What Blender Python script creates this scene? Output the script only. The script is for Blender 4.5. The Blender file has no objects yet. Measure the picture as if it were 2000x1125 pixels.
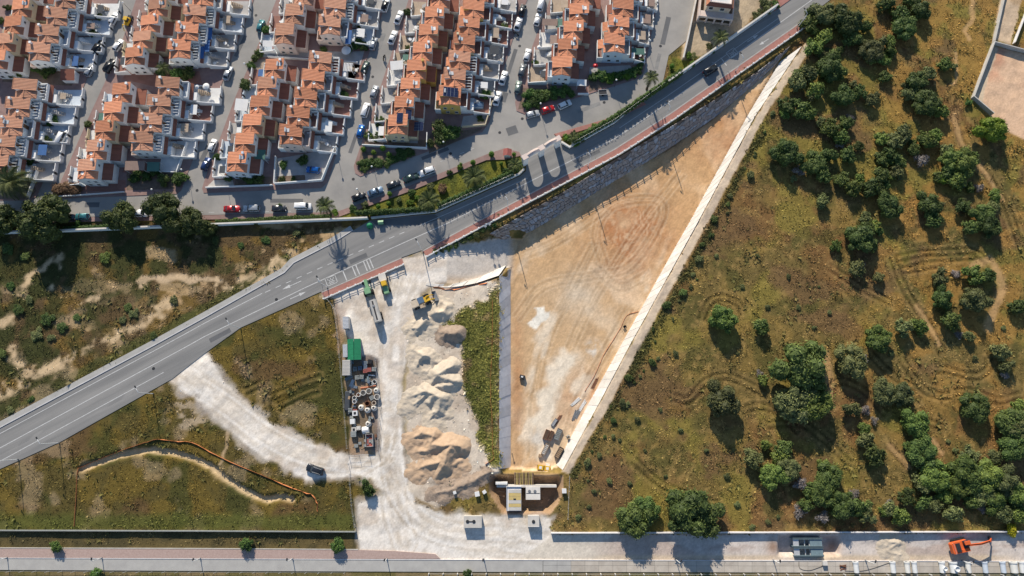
import bpy, bmesh, math, random
import numpy as np
from mathutils import Vector, Matrix
from mathutils.geometry import tessellate_polygon
random.seed(7); RNG = np.random.default_rng(11)
scene = bpy.context.scene
COL = scene.collection
R = math.radians
# ------------------------------------------------------------------ camera, sky, sun, exposure
CAM_H, TILT, FPX = 180.0, R(11.0), 1333.33
cd = bpy.data.cameras.new('camera'); cam = bpy.data.objects.new('camera', cd); COL.objects.link(cam)
cam.location = (0, 0, CAM_H); cam.rotation_euler = (TILT, 0, 0)
cd.sensor_width = 36; cd.lens = 24; cd.clip_start = 1; cd.clip_end = 6000
scene.camera = cam
SUN_EL, SUN_AZ = R(27.0), math.atan2(-0.25, 1.0)     # azimuth measured from +Y towards +X
world = bpy.data.worlds.new('World'); scene.world = world; world.use_nodes = True
wn = world.node_tree.nodes; bg = wn['Background']
sky = wn.new('ShaderNodeTexSky'); sky.sky_type = 'NISHITA'; sky.sun_disc = False
sky.sun_elevation = SUN_EL; sky.sun_rotation = SUN_AZ; sky.altitude = 50; sky.air_density = 1.0; sky.dust_density = 0.2; sky.ozone_density = 2.6
world.node_tree.links.new(sky.outputs[0], bg.inputs[0]); bg.inputs[1].default_value = 0.1
sl = bpy.data.lights.new('sun', 'SUN'); sl.energy = 4.7; sl.angle = R(0.55); sl.color = (1.0, 0.9, 0.76)
sun = bpy.data.objects.new('sun', sl); COL.objects.link(sun)
sdir = Vector((math.sin(SUN_AZ)*math.cos(SUN_EL), math.cos(SUN_AZ)*math.cos(SUN_EL), math.sin(SUN_EL)))
sun.rotation_euler = sdir.to_track_quat('Z', 'Y').to_euler(); sun.location = (0, 0, 250)
vs = scene.view_settings; vs.view_transform = 'Standard'; vs.look = 'None'; vs.exposure = 0.42; vs.gamma = 1.0
vs.use_curve_mapping = False
scene.render.resolution_x = 1024; scene.render.resolution_y = 576
scene.cycles.max_bounces = 5; scene.cycles.diffuse_bounces = 3

# ------------------------------------------------------------------ geometry helpers
CT, ST = math.cos(TILT), math.sin(TILT)
def P(px, py, z=0.0):
    dx = (px-1000.0)/FPX; dy = (562.5-py)/FPX
    s = (CAM_H-z)/(CT-dy*ST)
    return np.array((dx*s, (dy*CT+ST)*s, z))
def PP(pts, z=0.0): return [P(a, b, z) for a, b in pts]
def project(X, Y, Z):
    dz = Z-CAM_H; d = -(-Y*ST+dz*CT); u = X/d; v = (Y*CT+dz*ST)/d
    return 1000+u*FPX, 562.5-v*FPX

MATS = {}
def link(o, parent=None):
    COL.objects.link(o)
    if parent is not None: o.parent = parent
    return o
def tag(o, label=None, cat=None, group=None, kind=None):
    if label: o['label'] = label
    if cat: o['category'] = cat
    if group: o['group'] = group
    if kind: o['kind'] = kind
    return o
def thing(name, label, cat, loc=(0, 0, 0), rz=0.0, group=None):
    o = bpy.data.objects.new(name, None); o.empty_display_size = 0.3
    COL.objects.link(o); o.location = tuple(float(c) for c in loc); o.rotation_euler = (0, 0, rz)
    return tag(o, label, cat, group)
class MB:
    def __init__(self): self.v = []; self.f = []
    def add(self, vs_, fs_):
        n = len(self.v); self.v.extend([tuple(float(c) for c in p) for p in vs_]); self.f.extend([tuple(i+n for i in f) for f in fs_]); return self
    def box(self, x0, x1, y0, y1, z0, z1, M=None):
        p = [(x0,y0,z0),(x1,y0,z0),(x1,y1,z0),(x0,y1,z0),(x0,y0,z1),(x1,y0,z1),(x1,y1,z1),(x0,y1,z1)]
        if M is not None: p = [tuple(M @ Vector(q)) for q in p]
        return self.add(p, [(3,2,1,0),(4,5,6,7),(0,1,5,4),(1,2,6,5),(2,3,7,6),(3,0,4,7)])
    def quad(self, a, b, c, d): return self.add([a,b,c,d], [(0,1,2,3)])
    def prism(self, poly, z0, z1):
        n = len(poly); p2 = [(q[0], q[1]) for q in poly]
        area = sum(p2[i][0]*p2[(i+1)%n][1]-p2[(i+1)%n][0]*p2[i][1] for i in range(n))
        if area < 0: p2 = p2[::-1]
        b = len(self.v)
        self.v += [(float(x), float(y), z0) for x, y in p2]+[(float(x), float(y), z1) for x, y in p2]
        for t in tessellate_polygon([[Vector((x, y, 0)) for x, y in p2]]):
            a, bb, c = t
            cr = (p2[bb][0]-p2[a][0])*(p2[c][1]-p2[a][1])-(p2[bb][1]-p2[a][1])*(p2[c][0]-p2[a][0])
            if cr < 0: bb, c = c, bb
            self.f.append((b+n+a, b+n+bb, b+n+c))
        for i in range(n):
            j = (i+1) % n; self.f.append((b+i, b+j, b+n+j, b+n+i))
        return self
    def tube(self, pts, r, seg=6, r2=None, cap=True):
        pts = [Vector([float(c) for c in p]) for p in pts]; n = len(pts); b = len(self.v)
        for i, p in enumerate(pts):
            d = (pts[min(i+1, n-1)]-pts[max(i-1, 0)])
            if d.length < 1e-9: d = Vector((0,0,1))
            d.normalize(); up = Vector((0,0,1)) if abs(d.z) < .95 else Vector((1,0,0))
            s = d.cross(up).normalized(); t = s.cross(d); rr = r if r2 is None else r+(r2-r)*i/(n-1)
            for k in range(seg):
                a = 2*math.pi*k/seg; q = p+(s*math.cos(a)+t*math.sin(a))*rr; self.v.append(tuple(q))
        for i in range(n-1):
            for k in range(seg):
                k2 = (k+1) % seg; self.f.append((b+i*seg+k2, b+i*seg+k, b+(i+1)*seg+k, b+(i+1)*seg+k2))
        if cap:
            self.f.append(tuple(b+k for k in range(seg))); self.f.append(tuple(b+(n-1)*seg+k for k in range(seg))[::-1])
        return self
    def lathe(self, prof, seg=20, c=(0, 0, 0), a0=0.0):
        b = len(self.v); n = len(prof)
        for r_, z in prof:
            for k in range(seg):
                a = a0+2*math.pi*k/seg; self.v.append((c[0]+r_*math.cos(a), c[1]+r_*math.sin(a), c[2]+z))
        for i in range(n-1):
            for k in range(seg):
                k2 = (k+1) % seg; self.f.append((b+i*seg+k, b+i*seg+k2, b+(i+1)*seg+k2, b+(i+1)*seg+k))
        return self
    def cap(self, r_, z, seg=20, c=(0, 0, 0), a0=0.0):
        return self.add([(c[0]+r_*math.cos(a0+2*math.pi*k/seg), c[1]+r_*math.sin(a0+2*math.pi*k/seg), c[2]+z) for k in range(seg)], [tuple(range(seg))])
    def mesh(self, name, mat=None, smooth=False):
        me = bpy.data.meshes.new(name); me.from_pydata(self.v, [], self.f)
        if mat: me.materials.append(M(mat) if isinstance(mat, str) else mat)
        if smooth: me.polygons.foreach_set('use_smooth', [True]*len(me.polygons))
        me.update(); return me
    def build(self, name, mat, parent=None, smooth=False, loc=None, rz=None):
        o = bpy.data.objects.new(name, self.mesh(name, mat, smooth))
        if loc is not None: o.location = tuple(float(c) for c in loc)
        if rz is not None: o.rotation_euler = (0, 0, rz)
        return link(o, parent)
def inst(name, mesh, parent=None, loc=(0,0,0), rot=(0,0,0), sc=(1,1,1), mat=None):
    o = bpy.data.objects.new(name, mesh); o.location = tuple(float(c) for c in loc); o.rotation_euler = rot; o.scale = sc
    link(o, parent)
    if mat:
        o.material_slots[0].link = 'OBJECT'; o.material_slots[0].material = M(mat) if isinstance(mat, str) else mat
    return o
def offset_line(pts, d):
    """left-hand offset of a world polyline"""
    pts = [np.array(p[:2], float) for p in pts]; out = []
    for i, p in enumerate(pts):
        ns = []
        if i > 0: e = p-pts[i-1]; e /= np.linalg.norm(e); ns.append(np.array((-e[1], e[0])))
        if i < len(pts)-1: e = pts[i+1]-p; e /= np.linalg.norm(e); ns.append(np.array((-e[1], e[0])))
        n = sum(ns); n /= np.linalg.norm(n); n /= max(.5, float(n @ ns[0])); out.append(p+n*d)
    return out
def ribbon(pts, w, z0, z1, mb=None, off=0.0):
    """extruded strip of width w centred on polyline"""
    mb = mb or MB(); a = offset_line(pts, off+w/2); b = offset_line(pts, off-w/2)
    for i in range(len(pts)-1):
        mb.prism([b[i], b[i+1], a[i+1], a[i]], z0, z1)
    return mb
def resample(pts, step):
    pts = [np.array(p[:2], float) for p in pts]; out = [pts[0]]; acc = 0
    for a, b in zip(pts[:-1], pts[1:]):
        L = np.linalg.norm(b-a); t = step-acc
        while t <= L: out.append(a+(b-a)*t/L); t += step
        acc = (acc+L) % step
    return out
def smooth_line(pts, n=6):
    """Catmull-Rom through 2-D points"""
    p = [np.array(q[:2], float) for q in pts]; p = [2*p[0]-p[1]]+p+[2*p[-1]-p[-2]]; out = []
    for i in range(1, len(p)-2):
        for k in range(n):
            t = k/n; out.append(.5*((2*p[i])+(-p[i-1]+p[i+1])*t+(2*p[i-1]-5*p[i]+4*p[i+1]-p[i+2])*t*t+(-p[i-1]+3*p[i]-3*p[i+1]+p[i+2])*t**3))
    return out+[p[-2]]

# ------------------------------------------------------------------ materials
def mk(name, c1, c2=None, scale=1.0, rough=0.85, metal=0.0, bump=0.0, bscale=None, detail=5, spec=0.3, streak=None, rot=0.0, objrand=0.0, speck=None):
    m = bpy.data.materials.new(name); m.use_nodes = True; nt = m.node_tree; N = nt.nodes; L = nt.links
    b = N['Principled BSDF']; b.inputs['Roughness'].default_value = rough; b.inputs['Metallic'].default_value = metal
    b.inputs['Specular IOR Level'].default_value = spec
    c2 = c2 or tuple(c*.8 for c in c1)
    tc = N.new('ShaderNodeTexCoord'); src = tc.outputs['Object']
    if streak:
        mp = N.new('ShaderNodeMapping'); mp.inputs['Scale'].default_value = streak; mp.vector_type = 'TEXTURE'; mp.inputs['Scale'].default_value = tuple(1/c for c in streak); mp.inputs['Rotation'].default_value = (0, 0, rot); L.new(src, mp.inputs[0]); src = mp.outputs[0]
    nz = N.new('ShaderNodeTexNoise'); nz.inputs['Scale'].default_value = scale; nz.inputs['Detail'].default_value = detail
    nz.inputs['Roughness'].default_value = .65; L.new(src, nz.inputs['Vector'])
    rp = N.new('ShaderNodeValToRGB'); rp.color_ramp.elements[0].position = .32; rp.color_ramp.elements[1].position = .68
    rp.color_ramp.elements[0].color = (*c2, 1); rp.color_ramp.elements[1].color = (*c1, 1)
    L.new(nz.outputs['Fac'], rp.inputs[0]); out = rp.outputs[0]
    if objrand:
        oi = N.new('ShaderNodeObjectInfo'); hs = N.new('ShaderNodeHueSaturation'); mr = N.new('ShaderNodeMapRange')
        mr.inputs[3].default_value = 1-objrand; mr.inputs[4].default_value = 1+objrand
        L.new(oi.outputs['Random'], mr.inputs[0]); L.new(mr.outputs[0], hs.inputs['Value']); L.new(out, hs.inputs['Color']); out = hs.outputs[0]
    L.new(out, b.inputs['Base Color'])
    if bump:
        n2 = N.new('ShaderNodeTexNoise'); n2.inputs['Scale'].default_value = bscale or scale*4; n2.inputs['Detail'].default_value = 6
        L.new(tc.outputs['Object'], n2.inputs['Vector']); bp = N.new('ShaderNodeBump'); bp.inputs['Strength'].default_value = 1; bp.inputs['Distance'].default_value = bump
        L.new(n2.outputs['Fac'], bp.inputs['Height']); L.new(bp.outputs[0], b.inputs['Normal'])
    MATS[name] = m; return m
def M(name): return MATS[name]
mk('asphalt', (.285,.278,.265), (.185,.184,.18), 1.0, .9, bump=.01, bscale=8, streak=(.025,.42,1), rot=R(29), detail=7)
mk('asphalt_dark', (.15,.152,.155), (.115,.117,.12), .15, .85, bump=.01, bscale=8)
mk('asphalt_old', (.37,.35,.32), (.25,.242,.228), .09, .9, bump=.01, bscale=8)
mk('paint', (.62,.62,.6), (.42,.42,.41), 1.5, .7)
mk('red_paving', (.40,.19,.155), (.31,.145,.12), .8, .85)
mk('pink_paving', (.46,.345,.3), (.37,.265,.23), 2.5, .9)
mk('brick_paving', (.32,.215,.19), (.24,.155,.14), .5, .9)
mk('kerb', (.46,.44,.41), (.34,.33,.31), 1, .9)
mk('concrete', (.55,.53,.49), (.42,.4,.37), .5, .9, bump=.01)
mk('concrete_pale', (.66,.63,.58), (.52,.49,.44), .6, .9, objrand=.13)
mk('concrete_grey', (.68,.66,.65), (.55,.535,.53), .7, .9, objrand=.14)
mk('path_concrete', (.44,.43,.4), (.36,.35,.33), .35, .9)
mk('white_wall', (.82,.82,.8), (.74,.74,.72), .6, .9, objrand=.04)
mk('cream_wall', (.66,.56,.38), (.58,.48,.32), .6, .9)
mk('yellow_wall', (.66,.46,.14), (.58,.39,.11), .6, .9)
mk('pink_wall', (.72,.6,.53), (.64,.52,.46), .6, .9)
mk('blue_wall', (.6,.68,.74), (.52,.6,.68), .6, .9)
mk('beige_wall', (.6,.5,.4), (.5,.41,.32), .5, .9)
mk('yard_red', (.30,.155,.125), (.23,.115,.09), .6, .85)
mk('yard_grey', (.46,.44,.42), (.35,.34,.33), .5, .85)
mk('yard_white', (.72,.72,.7), (.6,.6,.59), .7, .8)
mk('yard_blue', (.56,.63,.7), (.46,.53,.6), .7, .8)
mk('yard_tan', (.45,.36,.27), (.35,.27,.2), .6, .85)
mk('low_roof', (.29,.115,.075), (.21,.08,.055), .8, .85, streak=(.15,3,1))
mk('awning_blue', (.05,.14,.34), (.04,.11,.27), 1, .7)
mk('awning_dark', (.06,.07,.08), (.045,.05,.06), 1, .7)
mk('sheet_green', (.09,.19,.15), (.07,.15,.12), 1, .7)
mk('sheet_brown', (.3,.21,.17), (.24,.17,.14), 1, .7)
mk('white_sheet', (.74,.74,.72), (.66,.66,.65), .8, .6)
mk('glass', (.02,.025,.03), (.03,.04,.05), .6, .08, spec=.6)
mk('window_dark', (.035,.04,.05), (.05,.055,.06), .6, .2, spec=.5)
mk('frame_white', (.7,.7,.68), None, 1, .6)
mk('door_wood', (.2,.1,.05), None, 2, .6)
mk('metal_grey', (.3,.31,.32), (.22,.23,.24), 2, .5, .5)
mk('metal_light', (.62,.63,.63), (.5,.51,.52), 2, .45, .3)
mk('metal_dark', (.05,.052,.055), (.035,.036,.04), 2, .5, .3)
mk('rust', (.22,.1,.055), (.15,.07,.045), 2, .85)
mk('rubber', (.025,.025,.025), None, 3, .9)
mk('wood', (.38,.27,.17), (.28,.19,.12), 2, .85, streak=(1,6,1), objrand=.15)
mk('wood_dark', (.16,.1,.065), (.1,.065,.045), 2, .85, objrand=.2)
mk('yellow_paint', (.68,.42,.03), (.6,.36,.03), 1.5, .5)
mk('orange_paint', (.72,.14,.035), (.62,.11,.03), 1, .45)
mk('orange_net', (.62,.24,.1), (.5,.17,.06), 1.5, .8)
mk('green_paint', (.22,.4,.22), (.17,.33,.18), 1.5, .5)
mk('green_sheet', (.02,.22,.1), (.015,.17,.08), .8, .6)
mk('steel_blue', (.2,.28,.31), (.15,.21,.24), 1, .6)
mk('pallet_blue', (.16,.2,.25), (.11,.14,.18), 2, .7)
mk('pallet_red', (.36,.11,.09), (.29,.09,.075), 2, .7)
mk('pallet_grey', (.28,.3,.29), (.2,.215,.21), 2, .7)
mk('pvc_orange', (.6,.2,.1), None, 1, .4)
mk('pvc_white', (.75,.76,.74), (.66,.67,.66), 1, .4)
mk('path_tan', (.5,.455,.39), (.4,.355,.3), .5, .9, objrand=.1)
mk('stone', (.42,.415,.42), (.29,.288,.295), 1.2, .9, bump=.05, bscale=3, objrand=.25)
mk('stone_warm', (.42,.355,.31), (.3,.25,.215), 1.2, .9, bump=.05, bscale=3, objrand=.25)
mk('sand', (.61,.525,.41), (.5,.42,.32), .8, .95, bump=.06, bscale=3)
mk('sand_red', (.55,.395,.265), (.45,.315,.205), .8, .95, bump=.06, bscale=3)
mk('soil_dark', (.22,.16,.12), (.14,.1,.075), 1, .95, bump=.1, bscale=3)
mk('soil_brown', (.4,.31,.235), (.28,.21,.155), 1, .95, bump=.1, bscale=3)
mk('solar', (.012,.018,.05), (.02,.028,.07), 2, .15, spec=.6)
mk('trunk', (.16,.12,.085), (.1,.075,.055), 3, .95)
mk('sign_white', (.8,.8,.78), None, 2, .5)
mk('glow_globe', (.85,.85,.82), None, 2, .3)
for n_, c_ in dict(white=(.78,.78,.77), silver=(.42,.44,.46), black=(.012,.013,.015), red=(.38,.015,.02), blue=(.015,.13,.42),
                   navy=(.03,.06,.16), teal=(.05,.2,.22), bluegrey=(.13,.2,.29), dgreen=(.03,.06,.05), grey=(.14,.15,.16), ggreen=(.2,.25,.22), dark=(.03,.034,.042)).items():
    mk('car_'+n_, c_, tuple(x*.93 for x in c_), .5, .25, .25 if n_ != 'white' else 0, spec=.5)
# ------------------------------------------------------------------ terrain: one height field with painted ground cover
def vnoise(x, y, seed=0):
    r = np.random.default_rng(seed); T = r.random((256, 256)).astype(np.float32)
    xi = np.floor(x).astype(int); yi = np.floor(y).astype(int); fx = x-xi; fy = y-yi
    fx = fx*fx*(3-2*fx); fy = fy*fy*(3-2*fy); a = xi & 255; b = yi & 255; a1 = (a+1) & 255; b1 = (b+1) & 255
    return (T[a, b]*(1-fx)+T[a1, b]*fx)*(1-fy)+(T[a, b1]*(1-fx)+T[a1, b1]*fx)*fy
def fbm(x, y, s, o=4, seed=0, g=.5):
    t = 0; n = 0; a = 1.0
    for i in range(o):
        t = t+a*vnoise(x/s*2**i+17.3*i, y/s*2**i+5.1*i, seed+i); n += a; a *= g
    return t/n
def segdist(x, y, a, b):
    d = b-a; L2 = max(1e-9, float(d@d)); t = np.clip(((x-a[0])*d[0]+(y-a[1])*d[1])/L2, 0, 1)
    return np.hypot(x-a[0]-t*d[0], y-a[1]-t*d[1])
def linedist(x, y, pts, far=40.0):
    pts = [np.array(p[:2], float) for p in pts]; out = np.full(x.shape, far, np.float32); P_ = np.array(pts)
    lo = P_.min(0)-far; hi = P_.max(0)+far; m = (x > lo[0])&(x < hi[0])&(y > lo[1])&(y < hi[1])
    xx = x[m]; yy = y[m]; d = np.full(xx.shape, far, np.float32)
    for a, b in zip(pts[:-1], pts[1:]): d = np.minimum(d, segdist(xx, yy, a, b))
    out[m] = d; return out
def sdf(x, y, pts, far=40.0):
    """signed distance, negative inside"""
    pts = [np.array(p[:2], float) for p in pts]; d = linedist(x, y, pts+[pts[0]], far)
    ins = np.zeros(x.shape, bool); n = len(pts)
    P_ = np.array(pts); m = (x > P_[:,0].min())&(x < P_[:,0].max())&(y > P_[:,1].min())&(y < P_[:,1].max())
    xx = x[m]; yy = y[m]; c = np.zeros(xx.shape, bool)
    for i in range(n):
        a = pts[i]; b = pts[(i+1) % n]
        if a[1] == b[1]: continue
        c ^= ((a[1] > yy) != (b[1] > yy)) & (xx < (b[0]-a[0])*(yy-a[1])/(b[1]-a[1])+a[0])
    ins[m] = c; return np.where(ins, -d, d)
def sst(a, b, x): t = np.clip((x-a)/(b-a), 0, 1); return t*t*(3-2*t)

# pixel outlines (photograph pixels, ground level unless a depth is given)
FLOOR_Z = -4.0
def fz(px): return FLOOR_Z*(1-.68*np.clip((np.asarray(px, float)-1330)/180, 0, 1))
def Wf(pts): return [P(a, b_, float(fz(a)))[:2] for a, b_ in pts]
BAS_IN = [(998,912),(997,530),(1004,506),(1015,478),(1035,452),(1090,420),(1200,356),(1300,296),(1394,233),(1500,140),(1518,122),
          (1462,222),(1338,448),(1214,672),(1151,785),(1086,908),(1060,916)]
BAS_OUT = [(975,916),(975,540),(990,508),(985,470),(960,452),(1000,429),(1100,373),(1200,310),(1300,251),(1400,190),(1480,137),(1552,82),
           (1570,84),(1474,228),(1353,452),(1229,676),(1174,780),(1099,918),(1082,930),(975,930)]
RAMP = [(850,492),(990,458),(1030,462),(1010,512),(990,516),(930,541),(885,553),(850,553)]
PIT_IN = [(966,933),(1090,936),(1083,968),(1068,990),(990,992),(968,958)]
PIT_OUT = [(953,924),(1098,927),(1094,978),(1074,1003),(982,1003),(953,962)]
MAIN_UP = [(-90,884),(0,836),(300,676),(400,621),(556,533),(574,514),(652,474),(690,450),(722,431),(800,422),(850,418),(1016,344),(1027,334),(1028,312),
           (1092,280),(1112,292),(1200,243),(1224,223),(1516,18),(1600,-42)]
MAIN_LO = [(-90,960),(0,916),(120,862),(336,740),(400,690),(470,640),(626,570),(784,503),(826,488),(900,449),(1200,291),(1308,222),(1548,54),(1600,16),(1680,-45)]
URBAN = [(-90,-60),(1372,-60),(1356,4),(1340,80),(1306,108),(1297,150),(1290,180),(1255,199),(1180,234),(1082,262),(1098,283),(1026,318),(1014,303),(950,302),(800,363),(658,414),(400,420),(0,426),(-90,430)]
TRACK = [(330,744),(398,686),(412,702),(440,748),(500,806),(560,840),(640,874),(688,893),(738,886),(738,702),(704,698),(668,640),(655,588),(640,582),(784,507),(830,497),(900,480),
         (990,474),(1010,505),(920,540),(850,552),(822,570),(812,600),(800,660),(790,720),(782,800),(785,880),(795,935),(812,985),(870,1004),(960,1008),(1075,1010),(1082,1042),
         (1090,1096),(760,1096),(745,1076),(703,1073),(702,985),(752,962),(722,936),(690,930),(640,932),(600,940),(570,922),(520,896),(470,858),(420,816),(380,778)]
GREEN = [(862,628),(905,606),(950,586),(968,562),(977,540),(977,922),(960,910),(944,882),(934,858),(924,800),(905,740),(896,700),(902,660),(868,644)]
LAYOUT_TRENCH = [(160,915),(190,904),(230,890),(265,882),(300,879),(340,885),(380,896),(410,911),(440,935),(470,955),(500,970),(522,977),(545,970),(570,975)]
ulin = lambda a, b, s: np.arange(a, b+1e-6, s)
far = np.array([182., 300, 600, 1200, 2500])
gx = np.concatenate([-far[::-1], ulin(-174, 174, .42), far]); gy = np.concatenate([-far[::-1]+110, ulin(-58, 140, .42), far-32])
GX, GY = np.meshgrid(gx, gy); X = GX.ravel(); Y = GY.ravel()
n1 = fbm(X, Y, 9, 4, 3); n2 = fbm(X, Y, 2.2, 3, 21); n3 = fbm(X, Y, 28, 3, 33); n4 = fbm(X, Y, .9, 2, 44)
Z = (n1-.5)*.5+(n2-.5)*.22
PX0, PY0 = project(X, Y, np.zeros_like(X))
def W(pts, z=0): return [p[:2] for p in PP(pts, z)]
flat = np.minimum.reduce([sdf(X, Y, W(MAIN_UP+MAIN_LO[::-1])), sdf(X, Y, W(URBAN)), sdf(X, Y, W([(-90,418),(660,408),(960,290),(1030,305),(1026,345),(850,424),(400,446),(-90,462)])),
                          sdf(X, Y, W([(-90,1064),(2090,1068),(2090,1120),(-90,1117)])), sdf(X, Y, W([(1080,240),(1300,100),(1420,-60),(1330,-60),(1240,180)]))])
k = sst(0.2, 2.2, flat); Z = Z*k-.09*(1-k)
FZ = fz(PX0+8); bi = sdf(X, Y, Wf(BAS_IN)); bo = sdf(X, Y, W(BAS_OUT))
zb = np.where(bi <= 0, FZ, np.where(bo >= 0, 99., FZ*(-bo)/(-bo+bi+1e-6)))
rp_ = sdf(X, Y, W(RAMP)); zr = FLOOR_Z*np.clip((PX0-872)/(1012-872), 0, 1); zr = np.where(rp_ <= 0, zr, zr*np.clip(1-rp_/2.6, 0, 1)); zr = np.where(zr > -.02, 99, zr)
pi_ = sdf(X, Y, W(PIT_IN, -3.4)); po = sdf(X, Y, W(PIT_OUT)); zp = np.where(pi_ <= 0, -3.4, np.where(po >= 0, 99., -3.4*(-po)/(-po+pi_+1e-6)))
dep = np.minimum(np.minimum(zb, zr), zp); dug = dep < 50
Z = np.where(dug, np.minimum(dep+(n2-.5)*.12+(n4-.5)*.06, Z), Z)
# liner strips sit in a shallow bed so that the slabs cover the raw edge
slope = (bi > 0)&(bo < 0)
Z = np.where(slope, Z-.18-.34*sst(1250, 1330, PX0), Z)
td = linedist(X, Y, W(LAYOUT_TRENCH)); Z -= .9*(1-sst(.5, 1.3, td+(n4-.5)*.5))
PX, PY = project(X, Y, Z)
# corridor trench for the shoring boxes
tb = sdf(X, Y, W([(1522,1046),(1640,1048),(1640,1084),(1522,1084)])); Z -= 1.6*(1-sst(-.6, .5, tb))
# wheel ruts
RUTS = [[(1862,225),(1880,280),(1905,310),(1930,345),(1950,375),(1970,410),(1990,470)],[(1745,505),(1765,560),(1790,600),(1815,635),(1840,690)],
 [(1750,505),(1800,496),(1860,492),(1900,491),(1930,512)],[(1760,528),(1800,522),(1842,514)],[(1770,518),(1800,505),(1850,504),(1905,500)],[(1830,722),(1850,722),(1900,735),(1930,722),(1932,700)],
 [(1866,766),(1900,765),(1950,782),(1992,772)],[(1625,795),(1624,756),(1650,745),(1690,765),(1730,808)],[(1762,702),(1800,755),(1832,772),(1855,772)],
 [(1795,800),(1815,825),(1842,832)],[(1370,625),(1385,592),(1410,581),(1440,592),(1452,612)],[(1318,775),(1345,780),(1380,745),(1420,735),(1460,750),(1492,768)],
 [(1450,802),(1480,793),(1520,805),(1560,842)],[(1735,870),(1760,895),(1780,915)],[(530,776),(590,751),(626,738)],[(545,792),(600,766),(620,760)],[(480,763),(512,748)],[(520,790),(535,760)],
 [(1500,830),(1560,826),(1600,850),(1660,905)],[(1700,690),(1740,730),(1790,760)],[(1240,900),(1300,950),(1400,985)],[(1620,520),(1680,560),(1740,590)]]
rut = np.full(X.shape, 99., np.float32)
for r_ in RUTS:
    sm = W(smooth_line(r_, 5))
    for o_ in (.85, -.85): rut = np.minimum(rut, linedist(X, Y, offset_line(sm, o_), 6.0))
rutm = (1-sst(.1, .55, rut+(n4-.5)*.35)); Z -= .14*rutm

def C(*c): return np.array(c, np.float32)
def mix(a, b, t): return a*(1-t[:, None])+b*t[:, None]
jx = (fbm(X, Y, 3.2, 3, 71)-.5); jy = (fbm(X, Y, 3.2, 3, 91)-.5)
QX = PX+jx*26; QY = PY+jy*26
def inp(pts, soft=3.0, jit=1.0):
    d = sdf(PX+jx*26*jit, PY+jy*26*jit, pts, 60.0); return 1-sst(-soft, soft, d)
m1 = fbm(X, Y, 14, 4, 101); m2 = fbm(X, Y, 4.5, 4, 131); m3 = fbm(X, Y, 1.3, 3, 151); m4 = RNG.random(X.shape)
dry = mix(np.tile(C(.128,.105,.045), (X.size, 1)), C(.175,.135,.052), sst(.42, .62, m2))
dry = mix(dry, C(.15,.09,.045), sst(.5, .66, m1)*.85)
dry = mix(dry, C(.075,.078,.03), sst(.53, .66, fbm(X, Y, 6, 4, 171))*.7)
dry = mix(dry, C(.25,.185,.085), sst(.56, .72, m3)*.5)
dry = mix(dry, C(.17,.155,.045), sst(.5, .62, fbm(X, Y, 11, 4, 307))*.75); dry = mix(dry, C(.125,.085,.05), sst(.54, .66, fbm(X*.6+Y*.5, Y*.8-X*.3, 8, 4, 317))*.8)
orange = mix(dry, C(.245,.155,.055), sst(.45, .6, m2)*.7)
col = mix(dry, orange, sst(1600, 1800, QX)*sst(950, 700, QY))
# left-hand weed fields, browner
lf = sst(760, 700, PX)*sst(560, 620, PY+.0*PX)
olive = mix(np.tile(C(.105,.092,.036), (X.size, 1)), C(.15,.12,.036), sst(.4, .62, m2)); olive = mix(olive, C(.06,.072,.026), sst(.52, .64, fbm(X, Y, 7, 4, 181))*.8)
olive = mix(olive, C(.13,.085,.05), sst(.56, .66, m1)*.7)
col = mix(col, olive*.74, lf)
ul = inp([(-100,440),(720,425),(690,452),(572,510),(300,672),(-100,880)], 3, .3)
ulc = mix(np.tile(C(.085,.064,.038), (X.size, 1)), C(.042,.048,.02), sst(.45, .58, m2)); ulc = mix(ulc, C(.125,.09,.034), sst(.55, .66, fbm(X, Y, 5, 3, 191)))  # dark weed tones, with the field's shading put into the colour
ulc = mix(ulc, C(.36,.29,.21), sst(.62, .7, fbm(X*.8+Y*.3, Y*1.4, 7, 4, 201))*.6)
band = linedist(PX, PY, [(-60,800),(60,735),(180,690),(260,640),(340,585),(420,560),(500,540),(560,490),(620,465),(690,440)], 60)
ulc = mix(ulc, C(.42,.32,.22), (1-sst(8, 30, band+jx*50))*sst(.46, .62, m3*.5+m2*.5)*.75)
ulc = mix(ulc, C(.42,.35,.28), 1-sst(3, 9, linedist(QX, QY, [(275,547),(330,541),(430,546)], 40)))
ulc = mix(ulc, C(.07,.08,.03), (1-sst(5, 13, linedist(PX+jx*14, PY+jy*14, [(-60,850),(145,735),(290,662),(400,602),(560,505)], 60)))*.85)
ulc = mix(ulc, C(.036,.044,.018), sst(330, 80, PX+jx*80)*sst(.34, .48, m2)*.9)  # more dark green at left: scrub, deepened by shading put into the colour
for ln_, w_ in (([(40,570),(70,532),(112,508)], 7),([(96,560),(132,578)], 6),([(-10,636),(32,618)], 8),([(16,688),(60,732),(116,708)], 11),([(118,705),(190,672),(262,640),(330,600)], 9),([(-20,770),(40,755),(110,712)], 9),([(430,560),(500,545),(560,495)], 10),([(150,590),(185,578)], 5)):
    ulc = mix(ulc, C(.44,.365,.28), (1-sst(w_*.4, w_*1.7, linedist(PX+jx*34, PY+jy*34, ln_, 60)))*sst(.36, .54, m3*.4+m2*.6)*.95)
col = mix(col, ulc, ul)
# bare scalds in the weed fields
sc = sst(.6, .7, fbm(X, Y, 6.5, 4, 211)); col = mix(col, C(.34,.28,.22), sc*.35*lf)
# green fringe along the lower wall and the road
col = mix(col, C(.075,.092,.028), (1-sst(6, 26, np.abs(PY+jy*20-1020)))*sst(700, 680, PX)*.85)
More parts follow.
